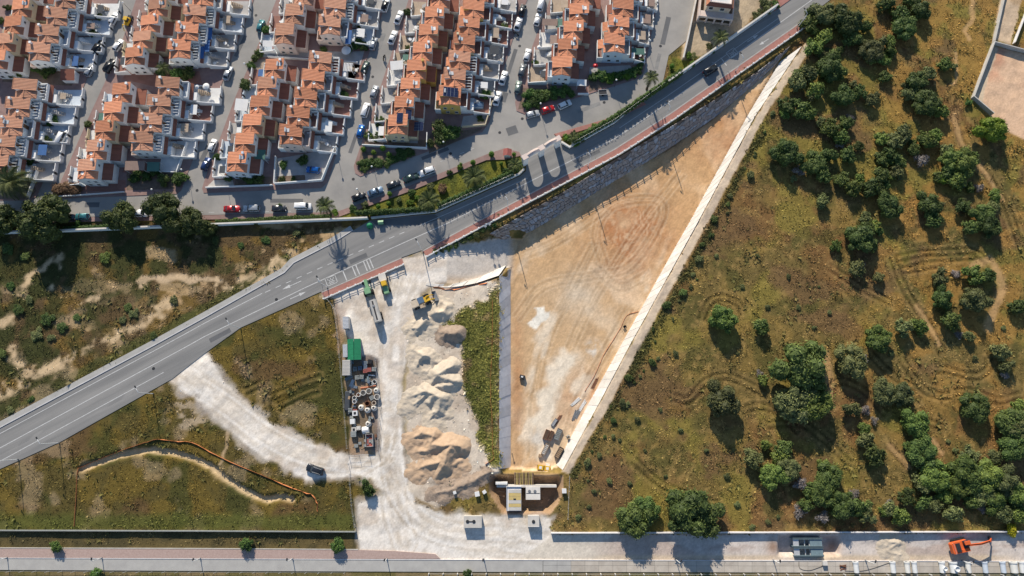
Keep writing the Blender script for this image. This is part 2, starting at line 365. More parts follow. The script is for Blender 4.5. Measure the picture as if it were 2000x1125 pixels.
# gravel apron around the dirt roads then the dirt roads themselves
gravel = mix(np.tile(C(.6,.53,.45), (X.size, 1)), C(.48,.4,.33), sst(.45, .62, m2))
apr = 1-sst(0, 12, sdf(PX+jx*34, PY+jy*34, TRACK, 60)); col = mix(col, gravel*.85, apr*.75)
trk = 1-sst(-3, 2.5, sdf(PX+jx*11, PY+jy*11, TRACK, 60))
pale = mix(np.tile(C(.74,.68,.6), (X.size, 1)), C(.66,.595,.51), sst(.48, .66, fbm(X*.6, Y, 5, 4, 221)))
pale = mix(pale, C(.58,.51,.43), sst(.58, .72, m1)*.5); pale = mix(pale, C(.77,.73,.67), sst(.55, .75, fbm(X*.4, Y*.4, 3, 3, 231))*.5)
for cl_ in ([(345,728),(440,790),(520,850),(600,888),(700,905),(760,930),(772,1000),(790,1060)],[(790,520),(768,600),(764,700),(762,800),(766,880),(778,960),(850,1035),(1000,1055),(1085,1068)],[(700,905),(740,880),(755,820)]):
    td_ = linedist(X, Y, W(smooth_line(cl_, 5)), 12.0); sk_ = fbm(td_*1.1+3, (X+Y)*.035+jx*1.5, .8, 3, 501); near = 1-sst(3, 7.5, td_)
    pale = mix(pale, pale*np.array([.8,.77,.73]), sst(.54, .72, sk_)*near*.75); pale = mix(pale, C(.8,.76,.7), sst(.46, .3, sk_)*near*.6)
pale = mix(pale, C(.5,.41,.32), sst(.6, .72, fbm(X, Y, 6, 4, 511))*.55)
col = mix(col, pale, trk)
store = inp([(662,600),(735,590),(742,880),(690,892),(676,880),(668,700)], 4, .5)
col = mix(col, mix(np.tile(C(.26,.2,.165), (X.size, 1)), C(.15,.13,.12), sst(.42, .6, m2)), store*inp([(672,690),(742,695),(746,890),(684,892)], 3, .6)*.95)
col = mix(col, C(.34,.25,.2), inp([(655,590),(672,600),(672,690),(664,690),(655,640)], 3)*.6)
mid = inp([(845,560),(975,545),(975,925),(930,955),(850,990),(800,960),(790,800),(800,680),(815,600)], 4, .7)
soil = mix(np.tile(C(.62,.535,.43), (X.size, 1)), C(.52,.43,.335), sst(.45, .62, m2)); soil = mix(soil, C(.17,.13,.105), sst(930, 945, PY)*sst(.4, .55, m1))
col = mix(col, soil, mid); gr = inp(GREEN, 4, 1.0)
gc = mix(np.tile(C(.13,.14,.045), (X.size, 1)), C(.075,.088,.028), sst(.45, .6, m2)); gc = mix(gc, C(.2,.15,.1), sst(.62, .72, fbm(X, Y, 3, 3, 241))*.6)
col = mix(col, gc, gr)
# basin floor and ramp
bf = np.where(((bi < .6)|(rp_ < .2))&dug, 1., 0.)
fl = mix(np.tile(C(.565,.4,.25), (X.size, 1)), C(.67,.525,.385), sst(.42, .62, fbm(X*.7+Y*.25, Y*.5, 6, 4, 251)))
fl = fl*(1-.0)*(np.array([1,1,1])-sst(620, 380, PY)[:, None]*np.array([.02,.1,.2]))
red = np.exp(-(((PX-1235)/75)**2+((PY-455)/85)**2)); red2 = np.exp(-(((PX-1140)/60)**2+((PY-780)/45)**2)); red3 = np.exp(-(((PX-1400)/90)**2+((PY-260)/55)**2)); red4 = np.exp(-(((PX-1010)/12)**2+((PY-750)/120)**2))
fl = mix(fl, C(.43,.205,.1), np.clip((red*1.1+red2*.8+red3*.9+red4*.7)*(.35+1.6*(m2-.2)), 0, .95))
swirl = np.sin(np.hypot((PX-1228)*1.25+jx*60, (PY-462)+jy*60)*.36+m1*14+np.arctan2(PY-462, PX-1228))*.5+.5; fl = mix(fl, C(.7,.52,.36), sst(.55, .95, swirl)*np.clip(red, 0, 1)*sst(.35, .6, m2)*.55)
for pts_, w_ in (([(1062,900),(1075,800),(1110,690),(1150,600),(1200,520),(1260,430),(1330,340)], 1.4),([(1040,890),(1045,780),(1070,660),(1120,560),(1160,480)], 1.4),([(1010,620),(1060,560),(1150,540),(1230,520),(1290,430),(1280,390),(1200,400),(1165,450),(1180,520)], 1.2),([(1100,880),(1130,780),(1180,690),(1230,600)], 1.2),([(1160,520),(1210,560),(1260,540)], 1.2),([(1020,500),(1090,470),(1180,410)], 1.4)):
    sm_ = W(smooth_line(pts_, 6), FLOOR_Z)
    for o_ in (1.0, -1.0): dd = linedist(X, Y, offset_line(sm_, o_), 4.0); fl = mix(fl, fl*.8, (1-sst(.15, .5, dd+(n4-.5)*.4))*.7); fl = mix(fl, C(.72,.6,.46), (1-sst(.05, .35, np.abs(dd-.6)))*.25)
fl = mix(fl, C(.78,.71,.62), sst(.52, .66, fbm((X*.9-Y*.35), (Y*.35+X*.1), 5, 4, 261))*sst(430, 600, PY)*.7)
wh = linedist(PX+jx*30, PY+jy*30, [(1062,880),(1065,800),(1085,730),(1110,700)], 60); fl = mix(fl, C(.82,.78,.71), (1-sst(6, 26, wh))*.75)
fl = mix(fl, C(.7,.66,.6), np.exp(-(((PX+jx*30-1130)/40)**2+((PY+jy*30-575)/36)**2))*.5)
fl = mix(fl, C(.78,.77,.74), inp([(1030,635),(1042,620),(1046,600),(1058,598),(1058,608),(1072,606),(1070,625),(1060,632),(1055,640),(1048,648),(1040,640)], 1.5, .8))
fl = mix(fl, C(.6,.58,.56), np.clip(np.exp(-(((PX-1158)/14)**2+((PY-682)/16)**2))*sst(.4, .6, m3)+np.exp(-(((PX+jx*20-1048)/16)**2+((PY+jy*20-858)/12)**2))*1.2, 0, .9))
strk = sst(.58, .7, fbm((X*.5+Y*.86)*.25, (X*.86-Y*.5)*2.2, 2.5, 3, 271)); fl = mix(fl, fl*.78, strk*.6)
fl = fl*np.array([1.0,.955,.86])
rmp = sst(1010, 985, PX)*sst(560, 530, PY); fl = mix(fl, C(.55,.51,.46), rmp*.9)
col = mix(col, fl, bf)
col = mix(col, C(.3,.22,.17), np.where((pi_ < 1.5)&(po < .5), .9, 0.)*sst(922, 930, PY))
col = mix(col, C(.12,.085,.075), np.where(pi_ < 0, .75, 0.)*sst(.35, .6, m1))
# sandy berm beside the concrete liner
BERM = [(1572,84),(1476,228),(1354,452),(1230,676),(1176,780),(1100,918)]
bd = sdf(PX+jx*8, PY+jy*8, BERM+[(1112,925),(1192,790),(1250,678),(1374,452),(1498,222),(1588,88)], 60)
col = mix(col, mix(np.tile(C(.60,.48,.35), (X.size, 1)), C(.5,.4,.3), sst(.45, .6, m2)), 1-sst(-2, 2, bd))
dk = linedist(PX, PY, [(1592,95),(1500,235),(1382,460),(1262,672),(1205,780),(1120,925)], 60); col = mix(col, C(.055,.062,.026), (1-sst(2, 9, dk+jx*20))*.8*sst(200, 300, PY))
# dirt corridor and strips along the bottom
cor = inp([(1085,1042),(2100,1040),(2100,1098),(1000,1098),(1060,1060)], 2, .25)
cc = mix(np.tile(C(.58,.52,.47), (X.size, 1)), C(.46,.38,.33), sst(.48, .62, fbm(X*.35, Y*1.5, 4, 4, 281))); cc = mix(cc, C(.58,.47,.34), np.exp(-((PY-1089)/5.5)**2)*sst(.3, .5, m1))
cc = mix(cc, C(.5,.38,.27), np.exp(-(((PX+jx*20-1745)/28)**2+((PY+jy*20-1068)/17)**2))*1.0)
cc = mix(cc, C(.3,.17,.1), np.exp(-(((PX-1510)/14)**2+((PY-1068)/16)**2))*.8+np.exp(-(((PX-1630)/14)**2+((PY-1068)/16)**2))*.7)
cc = mix(cc, C(.62,.56,.47), sst(1240, 1120, PX+jx*60))
col = mix(col, cc, cor)
st = inp([(-100,1036),(695,1038),(695,1074),(-100,1071)], 1.5, .2); col = mix(col, mix(np.tile(C(.1,.085,.045), (X.size, 1)), C(.065,.06,.035), sst(.45, .6, m2)), st)
bs = sst(1113, 1117, PY); col = mix(col, mix(np.tile(C(.16,.135,.085), (X.size, 1)), C(.11,.105,.05), sst(.45, .6, m2)), bs)
# mansion lot, small lots in the corner, scrubby bare spots
col = mix(col, mix(np.tile(C(.36,.32,.28), (X.size, 1)), C(.28,.25,.22), sst(.45, .6, m2)), inp([(1340,-70),(1560,-70),(1500,10),(1400,95),(1330,125)], 3, .4)*1.0)
col = mix(col, mix(np.tile(C(.42,.25,.205), (X.size, 1)), C(.5,.38,.32), sst(.55, .68, m1)), inp([(1936,88),(2060,118),(2060,300),(1965,255),(1935,225),(1898,192)], 2, .2))
col = mix(col, C(.42,.4,.37), inp([(1936,88),(1948,92),(1918,205),(1898,192)], 2, .6)*.8)
col = mix(col, mix(np.tile(C(.42,.36,.32), (X.size, 1)), C(.34,.27,.21), sst(.5, .64, m2)), inp([(1962,-60),(2010,-60),(1975,85),(1938,78)], 2, .3))
for ln_, w_ in (([(1900,0),(1898,40),(1885,60),(1890,75)], 5),([(1865,100),(1868,150),(1860,165)], 3),([(1862,225),(1880,280),(1930,345),(1955,390)], 6),([(1790,600),(1815,635),(1835,670)], 6),([(1625,795),(1620,740),(1615,690)], 9),([(1900,520),(1935,505),(1960,560),(1930,640)], 9),([(1740,870),(1775,910)], 8),([(1820,860),(1838,885)], 5)):
    col = mix(col, C(.4,.28,.17), (1-sst(w_*.4, w_*1.5, linedist(PX+jx*12, PY+jy*12, ln_, 40)))*.7)
col = mix(col, C(.45,.38,.29), (1-sst(.4, 1.1, td+(n4-.5)*.5))*.95)
col = mix(col, C(.36,.29,.22), (1-sst(1.5, 5, linedist(PX+jx*14, PY+jy*14, [(445,845),(440,875),(432,905)], 40)))*.8)
col = mix(col, C(.33,.29,.25), np.clip(inp([(345,760),(385,770),(420,810),(345,850)], 6)*sst(.4, .55, m3)*.8, 0, 1))
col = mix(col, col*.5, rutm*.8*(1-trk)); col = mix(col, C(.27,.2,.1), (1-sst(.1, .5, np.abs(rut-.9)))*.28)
gdn = inp([(660,424),(800,374),(950,314),(1020,306),(1025,330),(1015,342),(850,416),(690,424)], 2, .1); gdn = np.maximum(gdn, inp([(1088,255),(1250,202),(1296,190),(1312,112),(1372,124),(1230,214),(1110,288)], 2, .1))
col = mix(col, mix(np.tile(C(.125,.14,.03), (X.size, 1)), C(.07,.09,.025), sst(.45, .6, m2)), gdn)
outer = (np.abs(X) > 175)|(Y > 141)|(Y < -59); col[outer] = np.array([.15,.12,.055])
veg = np.clip(1-np.maximum.reduce([trk, bf, cor, mid*(1-gr), apr, 1-sst(-2, 2, bd)]), 0, 1); col = mix(col, col*1.16*np.array([1.1,.98,.76]), veg)
col *= (.9+.2*m4[:, None])*(.86+.28*m3[:, None])
lots = np.maximum.reduce([inp([(1936,88),(2060,118),(2060,300),(1965,255),(1935,225),(1898,192)], 2, .2), inp([(1962,-60),(2010,-60),(1975,85),(1938,78)], 2, .3), inp([(1340,-70),(1560,-70),(1500,10),(1400,95),(1330,125)], 3, .4)])
brt = sst(.17, .26, col.mean(1))
grassy = (1-brt*.9)*np.clip(1-np.maximum.reduce([trk, bf, cor, lots, bs*.6, 1-sst(-2, 2, bd), store, np.where(slope, 1., 0.), np.where(flat < .3, 1., 0.), st*.5, gdn, np.where(td < 1.2, 1., 0.)]), 0, 1)

def grid_object(name, X, Y, Z, nx, ny, col, mat):
    me = bpy.data.meshes.new(name); nv = X.size; me.vertices.add(nv)
    me.vertices.foreach_set('co', np.stack([X, Y, Z], 1).astype(np.float32).ravel())
    i = np.arange(nv).reshape(ny, nx); q = np.stack([i[:-1,:-1], i[:-1,1:], i[1:,1:], i[1:,:-1]], -1).reshape(-1, 4)
    me.loops.add(q.size); me.loops.foreach_set('vertex_index', q.ravel().astype(np.int32)); me.polygons.add(len(q))
    me.polygons.foreach_set('loop_start', np.arange(0, q.size, 4, dtype=np.int32)); me.polygons.foreach_set('use_smooth', np.ones(len(q), bool))
    if col is not None:
        ca = me.color_attributes.new('cover', 'FLOAT_COLOR', 'POINT'); ca.data.foreach_set('color', np.concatenate([np.clip(col, 0, 1), np.ones((nv, 1))], 1).astype(np.float32).ravel())
    me.update(calc_edges=True); me.materials.append(mat); o = bpy.data.objects.new(name, me); return link(o)
gm = bpy.data.materials.new('ground_cover'); gm.use_nodes = True; N = gm.node_tree.nodes; L = gm.node_tree.links; b = N['Principled BSDF']
b.inputs['Roughness'].default_value = .95; b.inputs['Specular IOR Level'].default_value = .15
at = N.new('ShaderNodeAttribute'); at.attribute_name = 'cover'; tc = N.new('ShaderNodeTexCoord')
nz = N.new('ShaderNodeTexNoise'); nz.inputs['Scale'].default_value = 2.4; nz.inputs['Detail'].default_value = 8; nz.inputs['Roughness'].default_value = .72; L.new(tc.outputs['Object'], nz.inputs['Vector'])
mr = N.new('ShaderNodeMapRange'); mr.inputs[1].default_value = .3; mr.inputs[2].default_value = .7; mr.inputs[3].default_value = .84; mr.inputs[4].default_value = 1.14; L.new(nz.outputs['Fac'], mr.inputs[0])
hs = N.new('ShaderNodeHueSaturation'); L.new(at.outputs['Color'], hs.inputs['Color']); L.new(mr.outputs[0], hs.inputs['Value']); L.new(hs.outputs[0], b.inputs['Base Color'])
bp = N.new('ShaderNodeBump'); bp.inputs['Distance'].default_value = .16; bp.inputs['Strength'].default_value = .8; sp_ = N.new('ShaderNodeSeparateColor'); L.new(at.outputs['Color'], sp_.inputs[0]); m5 = N.new('ShaderNodeMapRange'); m5.inputs[1].default_value = .25; m5.inputs[2].default_value = .6; m5.inputs[3].default_value = .85; m5.inputs[4].default_value = .1; L.new(sp_.outputs[0], m5.inputs[0]); L.new(m5.outputs[0], bp.inputs['Strength'])
L.new(nz.outputs['Fac'], bp.inputs['Height']); L.new(bp.outputs[0], b.inputs['Normal'])
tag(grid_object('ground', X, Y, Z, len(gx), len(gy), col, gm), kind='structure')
def ground_z(x, y):
    i = int(np.clip(np.searchsorted(gx, x), 1, len(gx)-1)); j = int(np.clip(np.searchsorted(gy, y), 1, len(gy)-1))
    ZZ = Z.reshape(len(gy), len(gx)); tx = (x-gx[i-1])/(gx[i]-gx[i-1]); ty = (y-gy[j-1])/(gy[j]-gy[j-1])
    return float((ZZ[j-1, i-1]*(1-tx)+ZZ[j-1, i]*tx)*(1-ty)+(ZZ[j, i-1]*(1-tx)+ZZ[j, i]*tx)*ty)
def G(px, py):
    """world point of a pixel on the terrain itself"""
    p = P(px, py, 0)
    for _ in range(4): p = P(px, py, ground_z(p[0], p[1]))
    return p
# ------------------------------------------------------------------ roads, pavements, markings
def slab(name, pts, z0, z1, mat, kind='structure', parent=None, wz=0.0):
    o = MB().prism(W(pts, wz), z0, z1).build(name, mat, parent)
    if kind and parent is None: o['kind'] = kind
    return o
slab('main_road', MAIN_UP+MAIN_LO[::-1], -.2, .03, 'asphalt')
slab('street', URBAN, -.2, .02, 'asphalt_old')
BLK = {'A': [(-90,-60),(252,-60),(232,0),(140,229),(72,384),(62,391),(-90,393)],
 'C': [(284,-60),(266,0),(230,108),(174,229),(118,358),(108,380),(114,388),(345,379),(354,372),(412,220),(494,6),(518,-60)],
 'D': [(553,-60),(540,0),(508,80),(460,190),(404,340),(395,368),(398,377),(628,367),(640,356),(680,225),(756,0),(774,-60)],
 'F': [(812,-60),(798,0),(760,120),(728,216),(691,325),(694,339),(704,345),(800,309),(942,258),(956,238),(966,192),(1010,50),(1030,0),(1048,-60)],
 'G': [(1088,-60),(1074,0),(1040,90),(1006,200),(1009,217),(1024,223),(1124,192),(1248,153),(1258,141),(1280,25),(1286,0),(1296,-60)]}
for k_, pts in BLK.items(): slab('pavement', pts, -.2, .14, 'brick_paving')
slab('pavement', [(-90,431),(0,427),(400,421),(658,414),(800,363),(950,302),(985,290),(1014,297),(1018,304),(985,312),(950,313),(800,374),(660,424),(400,429),(0,436),(-90,440)], -.2, .14, 'brick_paving')
slab('pavement', [(1082,262),(1180,234),(1255,199),(1262,204),(1184,241),(1090,269)], -.2, .14, 'red_paving')
# red footway along the main road: two stretches either side of the site entrance
LOW = MAIN_LO
def low_strip(a, b): return [p for p in LOW if a <= p[0] <= b]
def strip_poly(pts, w0, w1):
    base = W(pts); return offset_line(base, -w0)+offset_line(base, -w1)[::-1]
for seg in ([(628,570),(784,503)], [(826,489),(900,449),(1200,291),(1308,222),(1548,54),(1575,34)]):
    wl = W(seg); a = offset_line(wl, 0); b_ = offset_line(wl, -.3); c_ = offset_line(wl, -2.0)
    o = MB()
    for i in range(len(wl)-1): o.prism([b_[i], c_[i], c_[i+1], b_[i+1]], -.25, .15)
    o = o.build('footway', 'red_paving'); o['kind'] = 'structure'
    kb = MB()
    for i in range(len(wl)-1): kb.prism([a[i], b_[i], b_[i+1], a[i+1]], -.25, .165)
    kb = kb.build('kerb', 'kerb'); kb['kind'] = 'structure'
wl = W([(1512,22),(1600,-40)]); a = offset_line(wl, 0); c_ = offset_line(wl, 2.0)
MB().prism([a[0], a[1], c_[1], c_[0]], -.25, .15).build('footway', 'red_paving')['kind'] = 'structure'
# pale pavement on the upper side of the left stretch
wl = W([(-90,884),(0,836),(300,676),(400,621),(556,533),(574,514),(652,474),(690,450)]); a = offset_line(wl, 0); b_ = offset_line(wl, .25); c_ = offset_line(wl, 1.55)
pv = MB(); kb = MB()
for i in range(len(wl)-1): pv.prism([b_[i], b_[i+1], c_[i+1], c_[i]], -.3, .15); kb.prism([a[i], a[i+1], b_[i+1], b_[i]], -.3, .17)
pv.build('pavement', 'path_concrete')['kind'] = 'structure'; kb.build('kerb', 'concrete_grey')['kind'] = 'structure'
# bottom strip: pink pavement, kerb, grey path
slab('pavement', [(-90,1070.5),(400,1072),(700,1074),(770,1076),(850,1082),(860,1091),(700,1091.5),(400,1090.5),(-90,1088.5)], -.2, .1, 'pink_paving')
slab('kerb', [(-90,1069),(400,1070.5),(700,1072.5),(700,1073.8),(400,1071.8),(-90,1070.3)], -.2, .16, 'concrete_pale')
slab('kerb', [(-90,1088.7),(400,1090.7),(860,1092.4),(2090,1096),(2090,1097),(860,1093.6),(400,1091.8),(-90,1089.8)], -.2, .15, 'concrete_grey')
pth = slab('path', [(-90,1090),(400,1092),(860,1093.8),(1060,1094.4),(1060,1117),(860,1116.6),(400,1115),(-90,1112.5)], -.2, .06, 'path_concrete')
path2 = slab('path', [(1060.6,1094.4),(2090,1097.3),(2090,1119.5),(1060.6,1117)], -.2, .02, 'asphalt_dark')
# concrete bays of the new path, cast one by one
for i in range(38):
    x0 = 1061+i*27.2; x1 = x0+26.8
    for (ya, yb) in ((0, .42), (.44, 1.)):
        f = lambda x, t: (x, (1094.6+(x-1060)*.0028)+t*(22.2+(x-1060)*-.0002))
        MB().prism(W([f(x0, ya), f(x1, ya), f(x1, yb), f(x0, yb)]), .0, .06+random.uniform(-.01, .01)).build('paving_bay', 'path_tan' if x0 > 1100 else 'path_concrete', path2)
# --- markings
def mark(name, polys, parentname=None):
    mb = MB()
    for p in polys: mb.prism(p, .0, .036)
    o = mb.build(name, 'paint'); o['kind'] = 'structure'; return o
def lines(px, w, dash=None, gap=None, off=0):
    wl = W(px); out = []
    if not dash:
        a = offset_line(wl, off+w/2); b_ = offset_line(wl, off-w/2)
        return [[b_[i], b_[i+1], a[i+1], a[i]] for i in range(len(wl)-1)]
    pts = resample(wl, .25); n = int(dash/.25); m_ = int((dash+gap)/.25)
    for i in range(0, len(pts)-n, m_):
        s = [pts[i], pts[i+n]]; a = offset_line(s, w/2); b_ = offset_line(s, -w/2); out.append([b_[0], b_[1], a[1], a[0]])
    return out
CENTRE = [(-90,924),(0,875),(368,675),(400,657),(600,560),(800,469),(870,438),(1030,357),(1200,271),(1270,225),(1580,4),(1660,-55)]
mark('centre_line', lines(CENTRE, .2))
mark('edge_line', lines([(-90,896),(0,847),(320,675),(400,631),(512,573)], .18))
mark('edge_line', lines([(-90,946),(0,901),(320,727)], .18))
for pl in lines([(518,571),(640,517),(720,483),(800,449)], .18, 1.7, 1.5): mark('lane_dash', [pl])
mark('edge_line', lines([(818,441),(900,406),(1030,348)], .16)); mark('edge_line', lines([(1210,250),(1300,190),(1520,36)], .14))
for x_, y_ in ((670,530),(688,521),(695,518),(710,511),(716,508.5),(722,506)):
    mark('rumble_bar', lines([(x_, y_), (x_+7.5, y_+18)], .28))
for x_, y_ in ((1408,113),(1372,138),(1392,122)): mark('rumble_bar', lines([(x_, y_), (x_+11, y_+15)], .25))
def arrow(px, py, ang, L_=5.5):
    c = P(px, py)[:2]; d = np.array((math.cos(ang), math.sin(ang))); n = np.array((-d[1], d[0]))
    mark('lane_arrow', [[c-d*L_/2-n*.09, c+d*L_*.1-n*.09, c+d*L_*.1+n*.09, c-d*L_/2+n*.09], [c+d*L_*.1-n*.45, c+d*L_/2, c+d*L_*.1+n*.45]])
arrow(570,557,R(205)); arrow(582,577,R(25), 4.5); arrow(1470,75,R(35), 4); arrow(1492,82,R(215), 3.5)
def speed_box(px, py, ang):
    """painted 30 in a rounded frame, read by traffic coming along ang"""
    c = P(px, py)[:2]; d = np.array((math.cos(ang), math.sin(ang))); n = np.array((d[1], -d[0]))   # n = reader's right
    q = lambda u, v: c+n*u+d*v
    def bar(u0, v0, u1, v1): return [q(u0, v0), q(u1, v0), q(u1, v1), q(u0, v1)]
    w, h, t = 1.15, 1.5, .16; P_ = [bar(-w, -h, w, -h+t), bar(-w, h-t, w, h), bar(-w, -h, -w+t, h), bar(w-t, -h, w, h)]
    def digit(segs, u0): 
        s = .6; t = .17; H_ = .85
        m_ = {'t': (0, H_-t, s, H_), 'm': (0, -t/2, s, t/2), 'b': (0, -H_, s, -H_+t), 'tr': (s-t, 0, s, H_), 'br': (s-t, -H_, s, 0), 'tl': (0, 0, t, H_), 'bl': (0, -H_, t, 0)}
        return [bar(u0+m_[k][0], m_[k][1], u0+m_[k][2], m_[k][3]) for k in segs]
    mark('speed_marking', P_+digit(['t','m','b','tr','br'], -.72)+digit(['t','b','tr','br','tl','bl'], .12))
speed_box(647,548,R(22)); speed_box(1430,104,R(215))
for pl in lines([(130,419),(300,416),(640,412)], .12, 1.6, 1.6): mark('parking_mark', [pl])
for pl in lines([(860,316),(940,284)], .12, 1.4, 1.6): mark('parking_mark', [pl])
# bus-bay top strip
slab('lay_by', [(724,431.5),(800,423),(850,419),(862,428),(820,440),(735,440)], -.1, .034, 'asphalt_dark')
# ------------------------------------------------------------------ stone slope under the main road, liner slabs of the basin
sl_top = W([(955,457),(1000,431),(1100,375),(1200,312),(1300,253),(1400,192),(1480,139),(1545,88)]); SB = [(985,470),(1035,453),(1090,421),(1200,354),(1300,294),(1394,231),(1480,160),(1515,126)]; sl_bot = Wf(SB)
def lerp(a, b, t): return a+(b-a)*t
def along(pts, t):
    pts = [np.array(p) for p in pts]; s = [0]
    for a, b in zip(pts[:-1], pts[1:]): s.append(s[-1]+np.linalg.norm(b-a))
    x = t*s[-1]; i = max(0, min(len(pts)-2, np.searchsorted(s, x)-1)); return lerp(pts[i], pts[i+1], (x-s[i])/(s[i+1]-s[i]))
SLOPE = MB()
def sp(t, v, h=0.0):
    a = along(sl_top, t); b = along(sl_bot, t); z = lerp(.0, float(fz(project(b[0], b[1], np.float64(FLOOR_Z))[0])), v); p = lerp(a, b, v); return (p[0]+h*.35, p[1]-h*.5, z+h*.8)
nt_ = 40
for i in range(nt_): SLOPE.add([sp(i/nt_, 0), sp((i+1)/nt_, 0), sp((i+1)/nt_, 1), sp(i/nt_, 1)], [(0,3,2,1)])
slope_o = tag(SLOPE.build('stone_slope', 'soil_dark'), kind='structure')
rs = random.Random(5); rows = 6; ncol = 92; fill = MB(); nst = 0; jit = {}
def node(i, j):
    if (i, j) not in jit: jit[(i, j)] = (rs.uniform(-.46, .46), rs.uniform(-.42, .42))
    a, b_ = jit[(i, j)]; ii = i+a+(0, .5, .2, .75, .35, .6, .1)[j]; jj = min(max(j+(b_ if 0 < j < rows else 0), 0), rows); return ii/(ncol+.5), jj/rows
for i in range(ncol):
    for j in range(rows):
        if j == 0 and rs.random() < .35: continue
        c = [node(i, j), node(i+1, j), node(i+1, j+1), node(i, j+1)]; cx = sum(q[0] for q in c)/4; cy = sum(q[1] for q in c)/4; h = rs.uniform(.08, .26); pts = []
        ring = []
        for q0, q1 in zip(c, c[1:]+c[:1]):
            ring += [lerp(np.array(q0), np.array(q1), .14), lerp(np.array(q0), np.array(q1), .86)]
        lo = [sp(min(max(lerp(cx, q[0], .97), 0), 1), lerp(cy, q[1], .97), .02) for q in ring]; hi = [sp(min(max(lerp(cx, q[0], .86), 0), 1), lerp(cy, q[1], .86), h) for q in ring]
        m_ = MB().add(lo+hi, [tuple(range(8, 16))[::-1]]+[(k, 8+k, 8+(k+1) % 8, (k+1) % 8) for k in range(8)])
        nst += 1
        if nst % 2 and nst < 590: m_.build('stone', 'stone_warm' if rs.random() < .5 else 'stone', slope_o)
        else: fill.add(m_.v, m_.f)
fill.build('stone_fill', 'stone_warm', slope_o)['kind'] = 'stuff'
def liner(name, label, top, bot, n, mat, zt=.05, zbf=None, thick=.14):
    base = MB()
    for i in range(n):
        a, b_, c, d = along(top, i/n), along(top, (i+1)/n), along(bot, (i+1)/n), along(bot, i/n)
        z0 = FLOOR_Z if zbf is None else zbf((i)/n); z1 = FLOOR_Z if zbf is None else zbf((i+1)/n)
        base.add([(*a, -.06), (*b_, -.06), (*c, z1-.06), (*d, z0-.06)], [(0,1,2,3)])
    o = tag(base.build(name, 'concrete_grey'), kind='structure')
    for i in range(n):
        e = .03
        a, b_, c, d = along(top, (i+e)/n), along(top, (i+1-e)/n), along(bot, (i+1-e)/n), along(bot, (i+e)/n); j = random.uniform(-.05, .06)
        z0 = FLOOR_Z if zbf is None else zbf(i/n); z1 = FLOOR_Z if zbf is None else zbf((i+1)/n)
        t_ = [(*a, zt+j), (*b_, zt+j), (*c, z1+zt+j), (*d, z0+zt+j)]; lo = [(p[0], p[1], p[2]-thick) for p in t_]
        MB().add(lo+t_, [(4,5,6,7),(0,1,5,4),(1,2,6,5),(2,3,7,6),(3,0,4,7)]).build('slab', mat, o)
    return o
liner('basin_wall', '', W([(1566,90),(1474,228),(1353,452),(1229,676),(1174,780),(1099,918)])[::-1], Wf([(1524,120),(1462,222),(1338,448),(1214,672),(1151,785),(1086,908)])[::-1], 52, 'concrete_pale', zbf=lambda t: float(fz(1086+(1524-1086)*t)))
liner('basin_wall', '', W([(975,916),(975,540)]), W([(998,914),(997,518)], FLOOR_Z), 20, 'concrete_grey')
liner('ramp_wall', '', W([(831,557),(860,562),(890,561),(930,553),(975,538)]), W([(832,553),(860,555),(885,554),(930,541)])+W([(991,515)], FLOOR_Z), 6, 'concrete_pale', zbf=lambda t: FLOOR_Z*max(0, min(1, (t*1.06-.26)/.8)), zt=.12)

# repairs and covers in the asphalt
rq = random.Random(31)
for x_, y_, w_, d_, a_ in [(100,330,1.2,6,69),(205,110,1.0,5,69),(470,90,1.0,7,70),(400,300,1.3,5,70),(690,280,1.0,6,74),(745,80,1.2,5,74),(1000,120,1.1,8,74),(985,190,1.5,3,74),(1300,60,1.4,9,76),(1285,120,1.0,5,76),(560,392,9,1.1,0),(300,398,7,1.0,0),(850,300,8,1.0,22),(1000,255,3,2.4,20),(1150,210,7,1.1,22),(180,400,4,1.4,0),(240,775,9,1.0,29),(430,655,6,1.2,29),(700,505,5,1.3,24),(1150,305,7,1.0,27),(60,855,7,.9,29)]:
    o = MB().box(-w_/2,w_/2,-d_/2,d_/2,.0,.0335).build('road_patch', rq.choice(('asphalt_dark','asphalt_dark','asphalt')), None, loc=(*P(x_, y_)[:2], 0), rz=R(a_-90 if d_ > w_ else a_)); o['kind'] = 'structure'
for x_, y_ in [(976,259),(690,350),(110,360),(385,372),(500,30),(728,150),(1015,90),(1290,90),(880,300),(1180,200),(600,398),(1020,232),(540,585),(300,720)]:
    o = MB().lathe([(.42,0),(.42,.034),(.0,.036)], 14).build('manhole_cover', 'metal_dark', None, loc=(*P(x_, y_)[:2], 0)); o['kind'] = 'structure'
